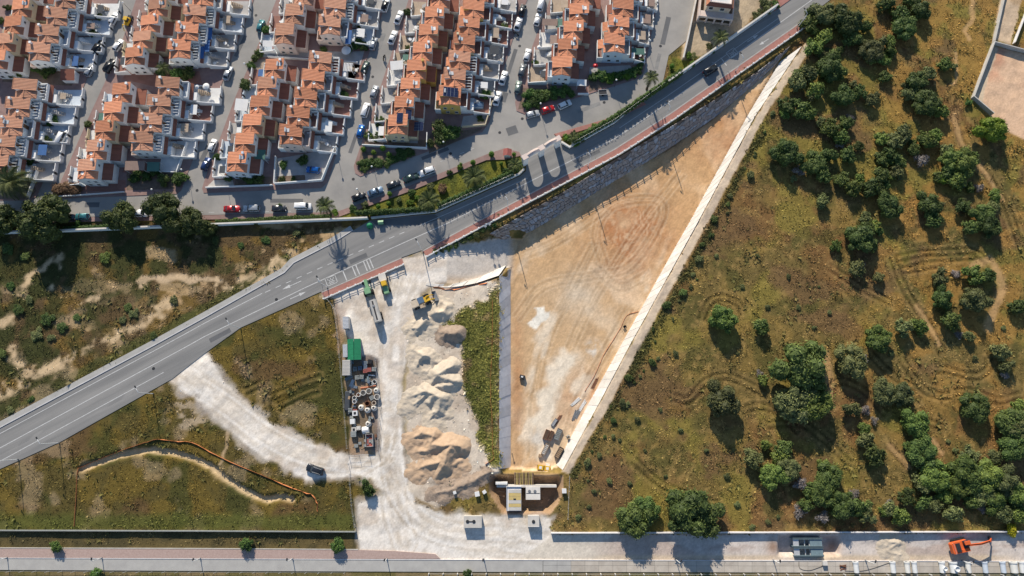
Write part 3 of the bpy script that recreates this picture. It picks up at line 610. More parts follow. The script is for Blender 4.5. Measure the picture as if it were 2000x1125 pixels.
# ------------------------------------------------------------------ terraced houses
def tile_mat(name, c1, c2, c3):
    m = bpy.data.materials.new(name); m.use_nodes = True; N = m.node_tree.nodes; L = m.node_tree.links; b = N['Principled BSDF']
    b.inputs['Roughness'].default_value = .85; b.inputs['Specular IOR Level'].default_value = .2
    tc = N.new('ShaderNodeTexCoord'); wv = N.new('ShaderNodeTexWave'); wv.wave_type = 'BANDS'; wv.bands_direction = 'Y'; wv.inputs['Scale'].default_value = .78
    wv.inputs['Distortion'].default_value = .35; wv.inputs['Detail'].default_value = 1; L.new(tc.outputs['Object'], wv.inputs['Vector'])
    nz = N.new('ShaderNodeTexNoise'); nz.inputs['Scale'].default_value = 1.1; nz.inputs['Detail'].default_value = 7; nz.inputs['Roughness'].default_value = .7
    oi = N.new('ShaderNodeObjectInfo'); ad = N.new('ShaderNodeVectorMath'); ad.operation = 'ADD'; L.new(tc.outputs['Object'], ad.inputs[0]); L.new(oi.outputs['Location'], ad.inputs[1]); L.new(ad.outputs[0], nz.inputs['Vector'])
    rp = N.new('ShaderNodeValToRGB'); e = rp.color_ramp.elements; e[0].position = .3; e[0].color = (*c2, 1); e[1].position = .7; e[1].color = (*c1, 1); L.new(nz.outputs['Fac'], rp.inputs[0])
    mx = N.new('ShaderNodeMix'); mx.data_type = 'RGBA'; mx.inputs[7].default_value = (*c3, 1)
    mr = N.new('ShaderNodeMapRange'); mr.inputs[1].default_value = .55; mr.inputs[2].default_value = .05; mr.inputs[3].default_value = 0; mr.inputs[4].default_value = .5; L.new(wv.outputs['Fac'], mr.inputs[0]); L.new(mr.outputs[0], mx.inputs[0]); L.new(rp.outputs[0], mx.inputs[6])
    hs = N.new('ShaderNodeHueSaturation'); m2 = N.new('ShaderNodeMapRange'); m2.inputs[3].default_value = .74; m2.inputs[4].default_value = 1.2; L.new(oi.outputs['Random'], m2.inputs[0]); L.new(m2.outputs[0], hs.inputs['Value']); L.new(mx.outputs[2], hs.inputs['Color'])
    L.new(hs.outputs[0], b.inputs['Base Color']); bp = N.new('ShaderNodeBump'); bp.inputs['Distance'].default_value = .05; L.new(wv.outputs['Fac'], bp.inputs['Height']); L.new(bp.outputs[0], b.inputs['Normal'])
    MATS[name] = m
tile_mat('roof_tile', (.68,.31,.18), (.54,.22,.12), (.4,.15,.08))
tile_mat('roof_tile_pale', (.58,.32,.21), (.45,.22,.14), (.33,.15,.09))
mk('ridge_cap', (.52,.27,.17), (.44,.21,.13), 1, .85)
def flipx(mb, s):
    if s < 0: mb.v = [(-x, y, z) for x, y, z in mb.v]; mb.f = [f[::-1] for f in mb.f]
    return mb
HM = {}
PV = 5.3
def house_meshes(s):
    E = s > 0; u0, u1 = (1.6, 7.1) if E else (2.6, 7.6); um = (u0+u1)/2; vh = 2.25; e = .012; d = {}
    zb, zf = 6.95, 6.1                                            # mono-pitch high roof, back / front
    w = MB(); a = (u0, u1)
    w.add([(u0,vh,-.1),(u1,vh,-.1),(u1,PV-e,-.1),(u0,PV-e,-.1),(u0,vh,zb-.02),(u1,vh,zf-.02),(u1,PV-e,zf-.02),(u0,PV-e,zb-.02)], [(0,1,5,4),(1,2,6,5),(2,3,7,6),(3,0,4,7),(4,5,6,7)])
    d['wall'] = w
    w2 = MB().add([(u0,e,-.1),(u1,e,-.1),(u1,vh-e,-.1),(u0,vh-e,-.1),(u0,e,5.6),(u1,e,5.6),(u1,vh-e,5.6),(u0,vh-e,5.6),(um,e,6.4),(um,vh-e,6.4)], [(0,1,5,8,4),(1,2,6,5),(3,7,9,6,2),(3,0,4,7)])
    d['wing_wall'] = w2
    o = .22; t = .13
    d['roof'] = MB().add([(u0-o,vh-.12,zb+.1),(u1+o,vh-.12,zf-.02),(u1+o,PV+.05,zf-.02),(u0-o,PV+.05,zb+.1)]+[(u0-o,vh-.12,zb+.1-t),(u1+o,vh-.12,zf-.02-t),(u1+o,PV+.05,zf-.02-t),(u0-o,PV+.05,zb+.1-t)], [(0,1,2,3),(7,6,5,4),(0,4,5,1),(1,5,6,2),(2,6,7,3),(3,7,4,0)])
    r = MB()
    for sa, sb in ((u0-o, 1), (u1+o, -1)):
        q = [(sa,-.02,5.62),(um,-.02,6.55),(um,vh-.02,6.55),(sa,vh-.02,5.62)]; q = q if sb < 0 else q[::-1]
        lo = [(x,y,z-t) for x,y,z in q]; r.add(q+lo, [(3,2,1,0),(4,5,6,7),(0,1,5,4),(1,2,6,5),(2,3,7,6),(3,0,4,7)])
    d['wing_roof'] = r
    d['ridge'] = MB().tube([(um,-.03,6.57),(um,vh-.05,6.57)], .11, 6).tube([(um+.15,vh-.1,6.52),(u1+.1,.1,5.72)], .09, 6)
    d['verge'] = MB().tube([(u0-o,vh-.1,zb+.12),(u1+o,vh-.1,zf)], .07, 5).tube([(u0-o,vh-.1,zb+.12),(u0-o,PV,zb+.12)], .08, 5)
    ch = u0+.7 if E else u0+.5
    d['chimney'] = MB().box(ch,ch+.5,PV-.85,PV-.35,5.5,7.55).box(ch-.06,ch+.56,PV-.91,PV-.29,7.55,7.66)
    # terrace
    if E:
        t1 = u1+1.9; d['terrace'] = MB().box(u1+e,t1,.3,PV-.3,-.1,3.3).box(u1+e,t1,.3,.48,3.3,4.5).box(u1+e,t1,PV-.48,PV-.3,3.3,4.5).box(t1-.18,t1,.48,PV-.48,3.3,4.4)
        d['terrace_floor'] = MB().box(u1+.05,t1-.2,.5,PV-.5,3.3,3.33)
        d['porch_roof'] = MB().add([(t1,.15,3.35),(t1+.75,.15,2.85),(t1+.75,PV-.15,2.85),(t1,PV-.15,3.35),(t1,.15,3.2),(t1+.75,.15,2.7),(t1+.75,PV-.15,2.7),(t1,PV-.15,3.2)], [(0,1,2,3),(0,4,5,1),(1,5,6,2),(2,6,7,3)])
        d['porch'] = MB().box(t1+.02,t1+1.7,.4,2.7,-.1,2.55).box(t1+.02,t1+1.7,2.8,PV-.4,-.1,.7)
        yo = t1+1.72
        st = MB()
        for k in range(7): st.box(t1+1.75+k*.38, t1+2.13+k*.38, 2.9, 3.8, -.1, 2.3-k*.31)
        d['stair'] = st
        pg = MB()
        for k in range(5): pg.box(u1-.1, t1, .8+k*.85, .92+k*.85, 5.0, 5.14)
        d['pergola'] = pg
    else:
        t1 = u1+1.3; d['terrace'] = MB().box(u1+e,t1,.3,PV-.3,-.1,3.2).box(u1+e,t1,.3,.45,3.2,4.3).box(u1+e,t1,PV-.45,PV-.3,3.2,4.3).box(t1-.15,t1,.45,PV-.45,3.2,4.2)
        d['terrace_floor'] = MB().box(u1+.05,t1-.16,.47,PV-.47,3.2,3.23)
        d['porch_roof'] = MB().add([(t1,.15,3.1),(t1+.55,.15,2.75),(t1+.55,PV-.15,2.75),(t1,PV-.15,3.1),(t1,.15,2.95),(t1+.55,.15,2.6),(t1+.55,PV-.15,2.6),(t1,PV-.15,2.95)], [(0,1,2,3),(0,4,5,1),(1,5,6,2),(2,6,7,3)])
        yo = t1+.02
        st = MB()
        for k in range(5): st.box(t1+.1+k*.4, t1+.5+k*.4, 3.1, 4.1, -.1, 1.9-k*.36)
        d['stair'] = st
    if E:
        d['back_roof'] = MB().add([(.2,2.6,3.0),(u0,2.6,3.6),(u0,PV-.1,3.6),(.2,PV-.1,3.0),(.2,2.6,2.85),(u0,2.6,3.45),(u0,PV-.1,3.45),(.2,PV-.1,2.85)], [(3,2,1,0),(0,1,5,4),(1,2,6,5),(2,3,7,6),(3,0,4,7)])
        d['patio_wall'] = MB().box(.0,.16,.0+e,PV-e,-.1,2.8).box(.16,u0,.02,.16,-.1,2.9); d['patio_floor'] = MB().box(.16,u0,.16,PV-e,-.1,.22)
    else:
        d['back_roof'] = MB().add([(.1,.7,2.95),(u0,.7,3.5),(u0,PV-.1,3.5),(.1,PV-.1,2.95),(.1,.7,2.8),(u0,.7,3.35),(u0,PV-.1,3.35),(.1,PV-.1,2.8)], [(3,2,1,0),(0,1,5,4),(1,2,6,5),(2,3,7,6),(3,0,4,7)])
        d['back_wall'] = MB().box(.15,.3,.72,PV-.12,-.1,2.82).box(.3,u0-.02,.72,.86,-.1,2.85); d['patio_floor'] = MB().box(.3,u0,.0+e,.7,-.1,.22)
    # window in local x-z, facing -v, proud of the wall
    return {k: flipx(v, s).mesh(k, 'white_wall') for k, v in d.items()}, dict(u0=u0, u1=u1, um=um, t1=t1, yo=yo)
def yard_meshes(s, yo, y1):
    d = {}; e = .012
    d['yard_paving'] = MB().box(yo,y1-.2,.1,PV-.1,-.1,.2)
    fw = MB(); fw.box(y1-.2,y1,.0+e,1.5,-.1,1.35).box(y1-.2,y1,2.6,PV-e,-.1,1.35).box(y1-.26,y1+.06,1.4,1.75,-.1,1.75).box(y1-.26,y1+.06,2.5,2.85,-.1,1.75); d['front_wall'] = fw
    d['side_wall'] = MB().add([(yo,-.09,-.1),(y1,-.09,-.1),(y1,.09,-.1),(yo,.09,-.1),(yo,-.09,2.5),(y1,-.09,1.3),(y1,.09,1.3),(yo,.09,2.5)], [(0,1,5,4),(1,2,6,5),(2,3,7,6),(3,0,4,7),(4,5,6,7)])
    d['gate'] = MB().box(y1-.12,y1-.07,1.76,2.49,.2,1.3)
    return {k: flipx(v, s).mesh(k, 'white_wall') for k, v in d.items()}
for s in (1, -1): HM[s] = house_meshes(s)
WINF = MB().box(-.62,.62,-.05,.04,-.6,.6).mesh('window', 'frame_white'); WINP = MB().box(-.5,.5,-.075,.0,-.48,.48).mesh('pane', 'window_dark')
WINS = MB().box(-.7,.7,-.14,.03,-.72,-.6).mesh('sill', 'concrete_pale')
DOOR = MB().box(-.5,.5,-.06,.04,0,2.1).mesh('door', 'door_wood')
def window(parent, x, y, z, rz, sc=1.0, sc2=None):
    f = inst('window', WINF, parent, (x, y, z), (0, 0, rz), (sc, 1, sc2 or sc)); inst('pane', WINP, f); inst('sill', WINS, f); return f
HEATER = MB().tube([(0,-.6,.35),(0,.6,.35)], .25, 10).box(-.1,1.0,-.5,.5,.02,.1).mesh('water_heater', 'metal_light'); ACBOX = MB().box(-.4,.4,-.18,.18,0,.6).mesh('air_conditioner', 'white_sheet')
DISH = MB().lathe([(.02,.5),(.3,.58),(.42,.72)], 12).tube([(0,0,0),(0,0,.5)], .03, 5).mesh('satellite_dish', 'white_sheet')
AWN = MB().box(-.9,.9,-1.2,1.2,0,.05).box(-.88,-.82,-1.18,-1.12,-2.2,0).box(.82,.88,-1.18,-1.12,-2.2,0).box(-.88,-.82,1.12,1.18,-2.2,0).box(.82,.88,1.12,1.18,-2.2,0).mesh('awning', 'white_sheet')
TABLE = MB().lathe([(.5,.72),(.5,.76),(.01,.77)], 12).tube([(0,0,0),(0,0,.72)], .05, 6).box(-.95,-.6,-.2,.2,0,.45).box(.6,.95,-.2,.2,0,.45).mesh('garden_table', 'white_sheet')
ORD = ['first','second','third','fourth','fifth','sixth','seventh','eighth','ninth']
WALLS = {'white_wall': 'white', 'cream_wall': 'cream', 'yellow_wall': 'yellow', 'pink_wall': 'pale pink', 'blue_wall': 'white', 'beige_wall': 'beige'}
HOUSES = {}
hr = random.Random(3)
def house_row(key, s, first, last, n, rot, desc, pal, roofmat='roof_tile', terr=('yard_red','yard_blue','yard_grey'), yards=('yard_grey','yard_red','yard_white','yard_blue'), pergola=.3, end=True, yl=8.5):
    """first = high-roof centre of the house next to the cross street, last = of the farthest one (pixels)"""
    hz = 6.5; a = P(*first, hz)[:2]; b_ = P(*last, hz)[:2]; step = (b_-a)/max(1, n-1); D = HM[s][1]; cu = D['um']*s
    cr, sr = math.cos(rot), math.sin(rot); vdir = np.array((-sr, cr)); udir = np.array((cr, sr)); pitch = float(step @ vdir); HOUSES[key] = []
    ym_ = yard_meshes(s, D['yo'], D['u1']+yl)
    for i in range(n):
        c = a+step*i; org = c-udir*cu-vdir*3.78*(pitch/PV); wm = pal[i % len(pal)] if len(pal) > 1 else pal[0]
        t = thing('terraced_house', f'{WALLS[wm]} terraced house, {ORD[i]} from cross street in {desc}', 'house', (org[0], org[1], .0), rot, 'terraced houses with tiled roofs')
        t.scale = (1, pitch/PV, 1); HOUSES[key].append(t); ms = dict(HM[s][0]); ms.update(ym_)
        ym = hr.choice(yards)
        mats = dict(wall=wm, wing_wall=wm, roof=roofmat if hr.random() < .8 else 'roof_tile_pale', wing_roof=roofmat, ridge='ridge_cap', verge='ridge_cap', chimney=wm, terrace=wm if hr.random() < .3 else 'white_wall', terrace_floor=hr.choice(terr),
                    porch_roof='low_roof', porch='white_wall', stair=hr.choice(('yard_grey','yard_white','yard_tan')), pergola='white_sheet', yard_paving=ym, front_wall='white_wall' if hr.random() < .75 else wm, side_wall='white_wall', gate='metal_dark', patio_wall='white_wall' if hr.random() < .6 else 'pink_wall', patio_floor=hr.choice(('yard_grey','yard_red')), back_roof='low_roof' if s < 0 else hr.choice(('low_roof','roof_tile','roof_tile')), back_wall=wm)
        objs = {}
        for k_, me in ms.items():
            if k_ == 'pergola' and hr.random() > pergola: continue
            if k_ == 'chimney' and hr.random() < .45: continue
            objs[k_] = inst(k_, me, t, mat=mats[k_])
        if hr.random() < .35: inst('water_heater', HEATER, t, (s*(D['u0']+1.4), 3.6, 6.75), (0, .15*s, hr.uniform(-.2,.2)))
        if hr.random() < .4: inst('air_conditioner', ACBOX, t, (s*(D['t1']-.7), 4.3, 3.35 if s > 0 else 3.25))
        if hr.random() < .3: inst('satellite_dish', DISH, t, (s*(D['um']+.6), 1.2, 6.35), (0, 0, hr.uniform(0, 6)))
        if hr.random() < .42:
            q_ = s*(D['yo']+hr.uniform(.9, 1.6)); inst('awning', AWN, t, (q_, hr.uniform(1.5, 3.4), 2.35), (0, .08*s, 0), (hr.uniform(.8, 1.3), hr.uniform(.7, 1.3), 1), hr.choice(('white_sheet','white_sheet','sheet_brown','awning_blue','sheet_green','yard_tan','awning_dark')))
        if hr.random() < .5: inst('garden_table', TABLE, t, (s*(D['yo']+hr.uniform(1.2, 2.4)), hr.uniform(1.2, 4), .2), (0, 0, hr.uniform(0, 3)))
        # windows and doors on the street side and the courtyard side
        fx = s*(D['u1']+.02); rzf = math.pi/2 if s > 0 else -math.pi/2
        window(objs['wall'], fx, 4.4, 4.9, rzf, .8); inst('door', DOOR, objs['wall'], (fx, 3.2, 3.33 if s > 0 else 3.25), (0, 0, rzf))
        window(objs['wall'], s*(D['u0']-.02), 3.9, 5.4, -rzf, .55)
        window(objs['terrace'], s*(D['t1']+.02), 4.2 if s < 0 else 1.2, 1.4 if s < 0 else 1.4, rzf, .85)
        if i == 0 and end:
            for k_, (uu, zz, q) in enumerate(((.25,3.9,.75),(.62,4.0,.5),(.8,1.6,.8),(.35,1.6,.8))):
                window(objs['wing_wall'], s*(D['u0']+(D['u1']-D['u0'])*uu), .0, zz, 0, q)
    return step
w3 = ['white_wall']
house_row('A_E', 1, (75,92), (126,-10), 4, 0, 'row facing the mini digger', ['white_wall','white_wall','white_wall'], 'roof_tile_pale', ('yard_blue','yard_grey'), ('yard_blue','yard_grey','yard_white'), .6, yl=9.8)
house_row('A_W', -1, (-6,108), (56,-26), 5, 0, 'row behind the mini digger row', ['white_wall','cream_wall'], yl=4)
house_row('P_E', 1, (-8,312), (49,164), 5, 0, 'row by the big bushy palm', w3, 'roof_tile_pale', ('yard_blue','yard_grey'), ('yard_blue','yard_white','yard_grey'), .6, yl=9.8)
house_row('C_E', 1, (350,87), (395,-15), 4, 0, 'row with navy terrace awnings', w3, 'roof_tile', ('yard_blue','yard_grey'), ('yard_blue','yard_grey'), .7, yl=8.8)
house_row('C_W', -1, (262,101), (322,-24), 5, 0, 'row beside the mini digger', ['white_wall','cream_wall','white_wall','cream_wall'], yl=5.6)
house_row('B_E', 1, (276,267), (328,160), 4, 0, 'row ending at the green patio sheet', w3, 'roof_tile_pale', ('yard_red','yard_blue'), ('yard_red','yard_blue','yard_white'), .7, yl=9.6)
house_row('B_W', -1, (170,321), (237,172), 5, 0, 'row ending at the brown hedge', ['white_wall','white_wall','cream_wall','white_wall'], yards=('yard_red','yard_blue','yard_white'), yl=5.4)
house_row('D_E', 1, (568,254), (626,111), 5, -.04, 'row ending at the blue car', ['pink_wall','white_wall','white_wall'], 'roof_tile', ('yard_red','yard_grey'), ('yard_grey','yard_red','yard_tan'), .1, yl=8.6)
house_row('D_W', -1, (463,307), (536,125), 6, -.04, 'row beside the brown carport', ['blue_wall','white_wall','cream_wall','white_wall'], 'roof_tile', yl=6.0)
house_row('E_E', 1, (644,40), (665,-30), 3, -.04, 'row by the round white parasol', ['pink_wall','white_wall'], 'roof_tile_pale', ('yard_grey',), ('yard_grey','yard_blue'), .1, yl=8.6)
house_row('E_W', -1, (556,56), (594,-20), 3, -.04, 'row with the pale pink end wall', ['pink_wall','white_wall'], 'roof_tile_pale', yl=6.0)
house_row('F_E', 1, (879,178), (934,-24), 7, -.04, 'row with the large roof solar array', ['yellow_wall','white_wall','white_wall','cream_wall','white_wall'], 'roof_tile', ('yard_red','yard_grey'), ('yard_grey','yard_red'), .1, yl=8.2)
house_row('F_W', -1, (777,234), (860,-12), 8, -.04, 'row ending at blue solar panels', ['cream_wall','white_wall','white_wall','yellow_wall','white_wall'], 'roof_tile', yards=('yard_tan','yard_grey','yard_red','yard_white'), yl=6.4)
house_row('G_E', 1, (1200,75), (1226,-28), 4, -.04, 'row ending near the red parasol', ['blue_wall','white_wall'], 'roof_tile', ('yard_red','yard_grey'), ('yard_red','yard_grey'), .0, yl=6.8)
house_row('G_W', -1, (1098,120), (1142,-18), 5, -.04, 'row ending at the white canopy', ['blue_wall','white_wall','beige_wall'], 'roof_tile', yards=('yard_grey','yard_tan','yard_white'), yl=6.8)
# ------------------------------------------------------------------ vegetation
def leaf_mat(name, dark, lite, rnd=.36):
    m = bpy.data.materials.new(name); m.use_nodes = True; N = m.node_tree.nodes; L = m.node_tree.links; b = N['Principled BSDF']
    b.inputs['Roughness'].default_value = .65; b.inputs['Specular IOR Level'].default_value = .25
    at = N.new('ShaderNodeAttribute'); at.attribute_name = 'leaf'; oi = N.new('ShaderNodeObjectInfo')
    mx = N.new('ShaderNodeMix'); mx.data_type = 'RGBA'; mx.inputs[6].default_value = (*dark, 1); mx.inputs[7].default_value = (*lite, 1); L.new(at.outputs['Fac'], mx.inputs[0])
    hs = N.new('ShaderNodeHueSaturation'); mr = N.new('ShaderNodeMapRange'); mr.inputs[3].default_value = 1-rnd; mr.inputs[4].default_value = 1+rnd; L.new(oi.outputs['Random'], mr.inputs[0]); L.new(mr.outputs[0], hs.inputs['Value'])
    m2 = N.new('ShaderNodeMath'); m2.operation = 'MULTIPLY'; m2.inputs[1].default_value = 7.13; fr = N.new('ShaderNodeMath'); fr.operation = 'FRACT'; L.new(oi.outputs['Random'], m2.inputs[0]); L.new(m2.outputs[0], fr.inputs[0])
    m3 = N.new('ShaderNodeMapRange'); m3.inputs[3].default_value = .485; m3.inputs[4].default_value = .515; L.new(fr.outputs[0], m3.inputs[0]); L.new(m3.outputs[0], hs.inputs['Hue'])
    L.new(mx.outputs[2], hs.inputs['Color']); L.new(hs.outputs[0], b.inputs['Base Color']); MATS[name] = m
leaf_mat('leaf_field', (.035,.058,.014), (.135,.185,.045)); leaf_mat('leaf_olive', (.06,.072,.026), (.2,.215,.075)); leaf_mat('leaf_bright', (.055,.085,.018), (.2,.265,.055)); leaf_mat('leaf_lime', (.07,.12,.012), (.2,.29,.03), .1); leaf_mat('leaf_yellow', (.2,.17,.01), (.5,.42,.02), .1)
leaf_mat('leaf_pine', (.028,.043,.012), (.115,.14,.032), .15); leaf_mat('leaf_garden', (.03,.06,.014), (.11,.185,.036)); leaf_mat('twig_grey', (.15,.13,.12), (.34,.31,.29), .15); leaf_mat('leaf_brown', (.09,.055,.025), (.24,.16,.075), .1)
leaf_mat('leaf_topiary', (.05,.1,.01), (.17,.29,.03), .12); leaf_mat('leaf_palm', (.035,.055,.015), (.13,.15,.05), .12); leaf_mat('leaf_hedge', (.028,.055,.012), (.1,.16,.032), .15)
def foliage_mesh(name, mat, lobes, nper, size, seed, core=.72, up=.35, aspect=1.5):
    """leaf clumps on the shells of several lobes plus a ragged inner mass; lobes = (x,y,z,rx,ry,rz)"""
    r = np.random.default_rng(seed); V = []; A = []
    for (cx, cy, cz, rx, ry, rz) in lobes:
        n = int(nper*(rx*ry*.5+rx*rz*.5)/.16); d = r.normal(size=(n, 3)); d /= np.linalg.norm(d, axis=1)[:, None]; d[:, 2] = np.where(d[:, 2] < -.35, -d[:, 2], d[:, 2])
        rad = .76+.3*r.random(n)+np.where(r.random(n) < .14, .3*r.random(n), 0); c = np.stack([cx+d[:,0]*rx*rad, cy+d[:,1]*ry*rad, cz+d[:,2]*rz*rad], 1)
        nr = d+r.normal(size=(n, 3))*.55; nr[:, 2] += up; nr /= np.linalg.norm(nr, axis=1)[:, None]
        t = np.cross(nr, r.normal(size=(n, 3))); t /= np.linalg.norm(t, axis=1)[:, None]+1e-9; bt = np.cross(nr, t); s = size*(.6+.8*r.random(n))[:, None]
        q = np.stack([c-t*s*aspect, c-bt*s*.6+nr*s*.2, c+t*s*aspect, c+bt*s*.6+nr*s*.2], 1); V.append(q.reshape(-1, 3))
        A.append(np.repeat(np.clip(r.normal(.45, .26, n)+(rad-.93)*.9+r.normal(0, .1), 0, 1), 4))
    nq = sum(len(v) for v in V)//4; Vq = np.concatenate(V); F = [tuple(range(4*i, 4*i+4)) for i in range(nq)]; Aq = list(np.concatenate(A)); Vl = Vq.tolist()
    for (cx, cy, cz, rx, ry, rz) in lobes:                        # inner mass
        b0 = len(Vl); U, T = 9, 6
        for j in range(T+1):
            for i in range(U):
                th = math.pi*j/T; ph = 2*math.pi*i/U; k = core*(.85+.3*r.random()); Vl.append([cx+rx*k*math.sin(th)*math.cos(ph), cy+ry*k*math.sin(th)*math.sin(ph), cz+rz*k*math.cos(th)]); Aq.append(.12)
        for j in range(T):
            for i in range(U): F.append((b0+j*U+i, b0+(j+1)*U+i, b0+(j+1)*U+(i+1) % U, b0+j*U+(i+1) % U))
    me = bpy.data.meshes.new(name); me.from_pydata(Vl, [], F); at = me.attributes.new('leaf', 'FLOAT', 'POINT'); at.data.foreach_set('value', np.array(Aq, np.float32)); me.materials.append(M(mat)); me.update(); return me
def crown_lobes(seed, n=11, flat=.8, spread=.62):
    r = random.Random(seed); L_ = [(r.uniform(-.12,.12), r.uniform(-.12,.12), .62*flat, .5, .5, .42*flat)]
    for i in range(n):
        a = 2*math.pi*i/n*2.4+r.uniform(-.4, .4); d = spread*r.uniform(.45, 1.12); k = r.uniform(.22, .42); L_.append((math.cos(a)*d, math.sin(a)*d, flat*(.5+.32*r.uniform(-.75, 1)*(1.15-d)), k, k*r.uniform(.8, 1.2), k*r.uniform(.7, .95)))
    return L_
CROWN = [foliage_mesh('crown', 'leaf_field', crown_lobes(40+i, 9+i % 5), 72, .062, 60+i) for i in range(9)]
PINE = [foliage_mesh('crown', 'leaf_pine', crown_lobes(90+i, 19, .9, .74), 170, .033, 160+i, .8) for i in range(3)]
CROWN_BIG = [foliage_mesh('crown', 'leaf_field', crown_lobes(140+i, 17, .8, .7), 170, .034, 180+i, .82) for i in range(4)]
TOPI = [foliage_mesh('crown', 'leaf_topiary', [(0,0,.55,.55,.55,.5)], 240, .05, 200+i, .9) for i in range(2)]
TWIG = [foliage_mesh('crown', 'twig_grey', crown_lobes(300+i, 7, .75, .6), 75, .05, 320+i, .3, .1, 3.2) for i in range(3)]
TRUNKM = MB().tube([(0,0,-.15),(.02,.01,.3),(-.03,.04,.62)], .075, 7, .045).tube([(-.01,.02,.35),(.22,.1,.68)], .035, 5, .018).tube([(0,.01,.3),(-.2,.16,.66)], .035, 5, .018).tube([(0,.01,.38),(.03,-.25,.68)], .03, 5, .015).mesh('trunk', 'trunk')
vr = random.Random(17)
def tree(name, px, py, rpx, label, group, meshes, mat=None, cat='tree', hfac=1.35, at_crown=True, zbase=None, trunk=True):
    """px,py = crown centre in the photograph, rpx crown radius"""
    r = rpx/7.2*1.2; h = r*hfac*.88
    p = P(px, py, h*.45) if at_crown else P(px, py)
    zb = ground_z(p[0], p[1]) if zbase is None else zbase
    t = thing(name, label, cat, (p[0], p[1], zb-.05), vr.uniform(0, 6.28), group); sc = (r, r*vr.uniform(.88, 1.1), h)
    if meshes is CROWN and r > 3.6: meshes = CROWN_BIG
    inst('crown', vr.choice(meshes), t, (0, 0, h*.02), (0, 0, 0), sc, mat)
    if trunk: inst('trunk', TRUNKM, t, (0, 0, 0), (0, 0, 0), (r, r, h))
    return t
FIELD = [(1608,30,20),(1650,42,26),(1688,52,15),(1730,10,17),(1758,28,18),(1798,18,19),(1770,56,20),(1665,76,17),(1716,88,17),(1740,100,14),(1700,104,19),(1722,118,15),(1632,108,14),(1612,72,17),(1618,132,24),(1642,142,15),
 (1648,190,19),(1680,182,14),(1700,196,13),(1730,151,12),(1790,160,19),(1776,184,15),(1810,205,21),(1847,126,13),(1578,48,17),(1590,20,16),(1588,92,18),(1556,160,18),(1582,142,17),(1536,208,17),(1562,212,18),(1592,178,18),
 (1618,250,18),(1650,240,15),(1640,268,16),(1620,303,16),(1658,302,16),(1643,350,14),(1670,368,17),(1700,366,18),(1716,372,13),(1740,400,21),(1604,393,14),(1690,428,12),(1706,442,12),(1745,276,17),(1720,272,14),(1766,262,17),
 (1740,302,16),(1724,312,14),(1756,316,13),(1784,292,13),(1810,276,18),(1720,342,16),(1752,338,14),(1858,312,21),(1882,318,23),(1852,334,16),(1872,352,18),(1942,386,12),(1815,398,21),(1822,430,17),(1880,402,14),(1920,418,20),(1932,442,20),(1900,444,15),
 (1537,298,26),(1590,322,20),(1680,466,24),(1692,446,15),(1632,482,12),(1702,478,14),(1676,524,17),(1716,541,12),(1836,543,20),(1840,582,21),(1900,536,20),(1930,538,15),(1905,586,25),(1860,627,20),(1892,656,12),(1989,600,16),(1765,642,19),(1797,636,17),(1715,662,24),
 (1658,706,28),(1731,765,21),(1762,770,21),(1786,830,25),(1776,872,12),(1806,884,25),(1900,796,23),(1662,798,18),(1688,838,13),(1690,858,16),(1710,888,20),(1955,686,18),(1966,716,15),(1970,820,24),(1990,840,24),(1975,868,24),(1892,888,17),(1942,892,14),(1988,795,14),
 (1412,622,26),(1487,638,17),(1410,780,31),(1490,744,11),(1565,714,46),(1548,782,33),(1585,780,32),(1530,874,17),(1497,870,11),(1470,892,20),(1526,895,17),(1510,926,20),(1540,914,19),(1582,958,14),
 (1240,1010,25),(1264,992,19),(1345,998,36),(1312,1012,26),(1378,1008,25),(1615,930,20),(1610,962,20),(1645,986,22),(1672,990,18),(1692,1006,19),(1640,1016,18),(1588,1012,19),(1575,985,14),(1760,1010,25),(1822,926,22),(1800,946,17),(1772,970,17),(1802,982,16),
 (1824,986,15),(1846,968,14),(1870,950,19),(1882,918,23),(1902,940,21),(1922,962,19),(1902,980,15),(1942,978,19),(1932,930,23),(1962,940,23),(1984,962,21),(1960,1002,19),(1988,1004,21),(1862,1002,19),(1832,1014,18),(1892,1012,19),(1924,1012,17),(1740,992,13),(1950,1025,10),(1790,1022,12),(1735,1018,12),(1705,1022,12)]
rx_ = random.Random(23)
for x_, y_, r_ in list(FIELD):                                     # under-storey filling the gaps of the groves
    if (y_ < 460 or y_ > 900) and x_ > 1530 and rx_.random() < (.75 if y_ < 460 else .5): FIELD.append((x_+rx_.uniform(-1.3, 1.3)*r_, y_+rx_.uniform(-1.2, 1.0)*r_, r_*rx_.uniform(.5, .8)))
FIELD = [(a_, b_, min(c_, 16) if b_ > 995 and a_ > 1600 else c_) for a_, b_, c_ in FIELD]
FIELD = [f for f in FIELD if not (f[1] > 1010 or (f[0] < 1590 and f[1] < 60 and f[0]+f[1]*1.4 < 1640))]
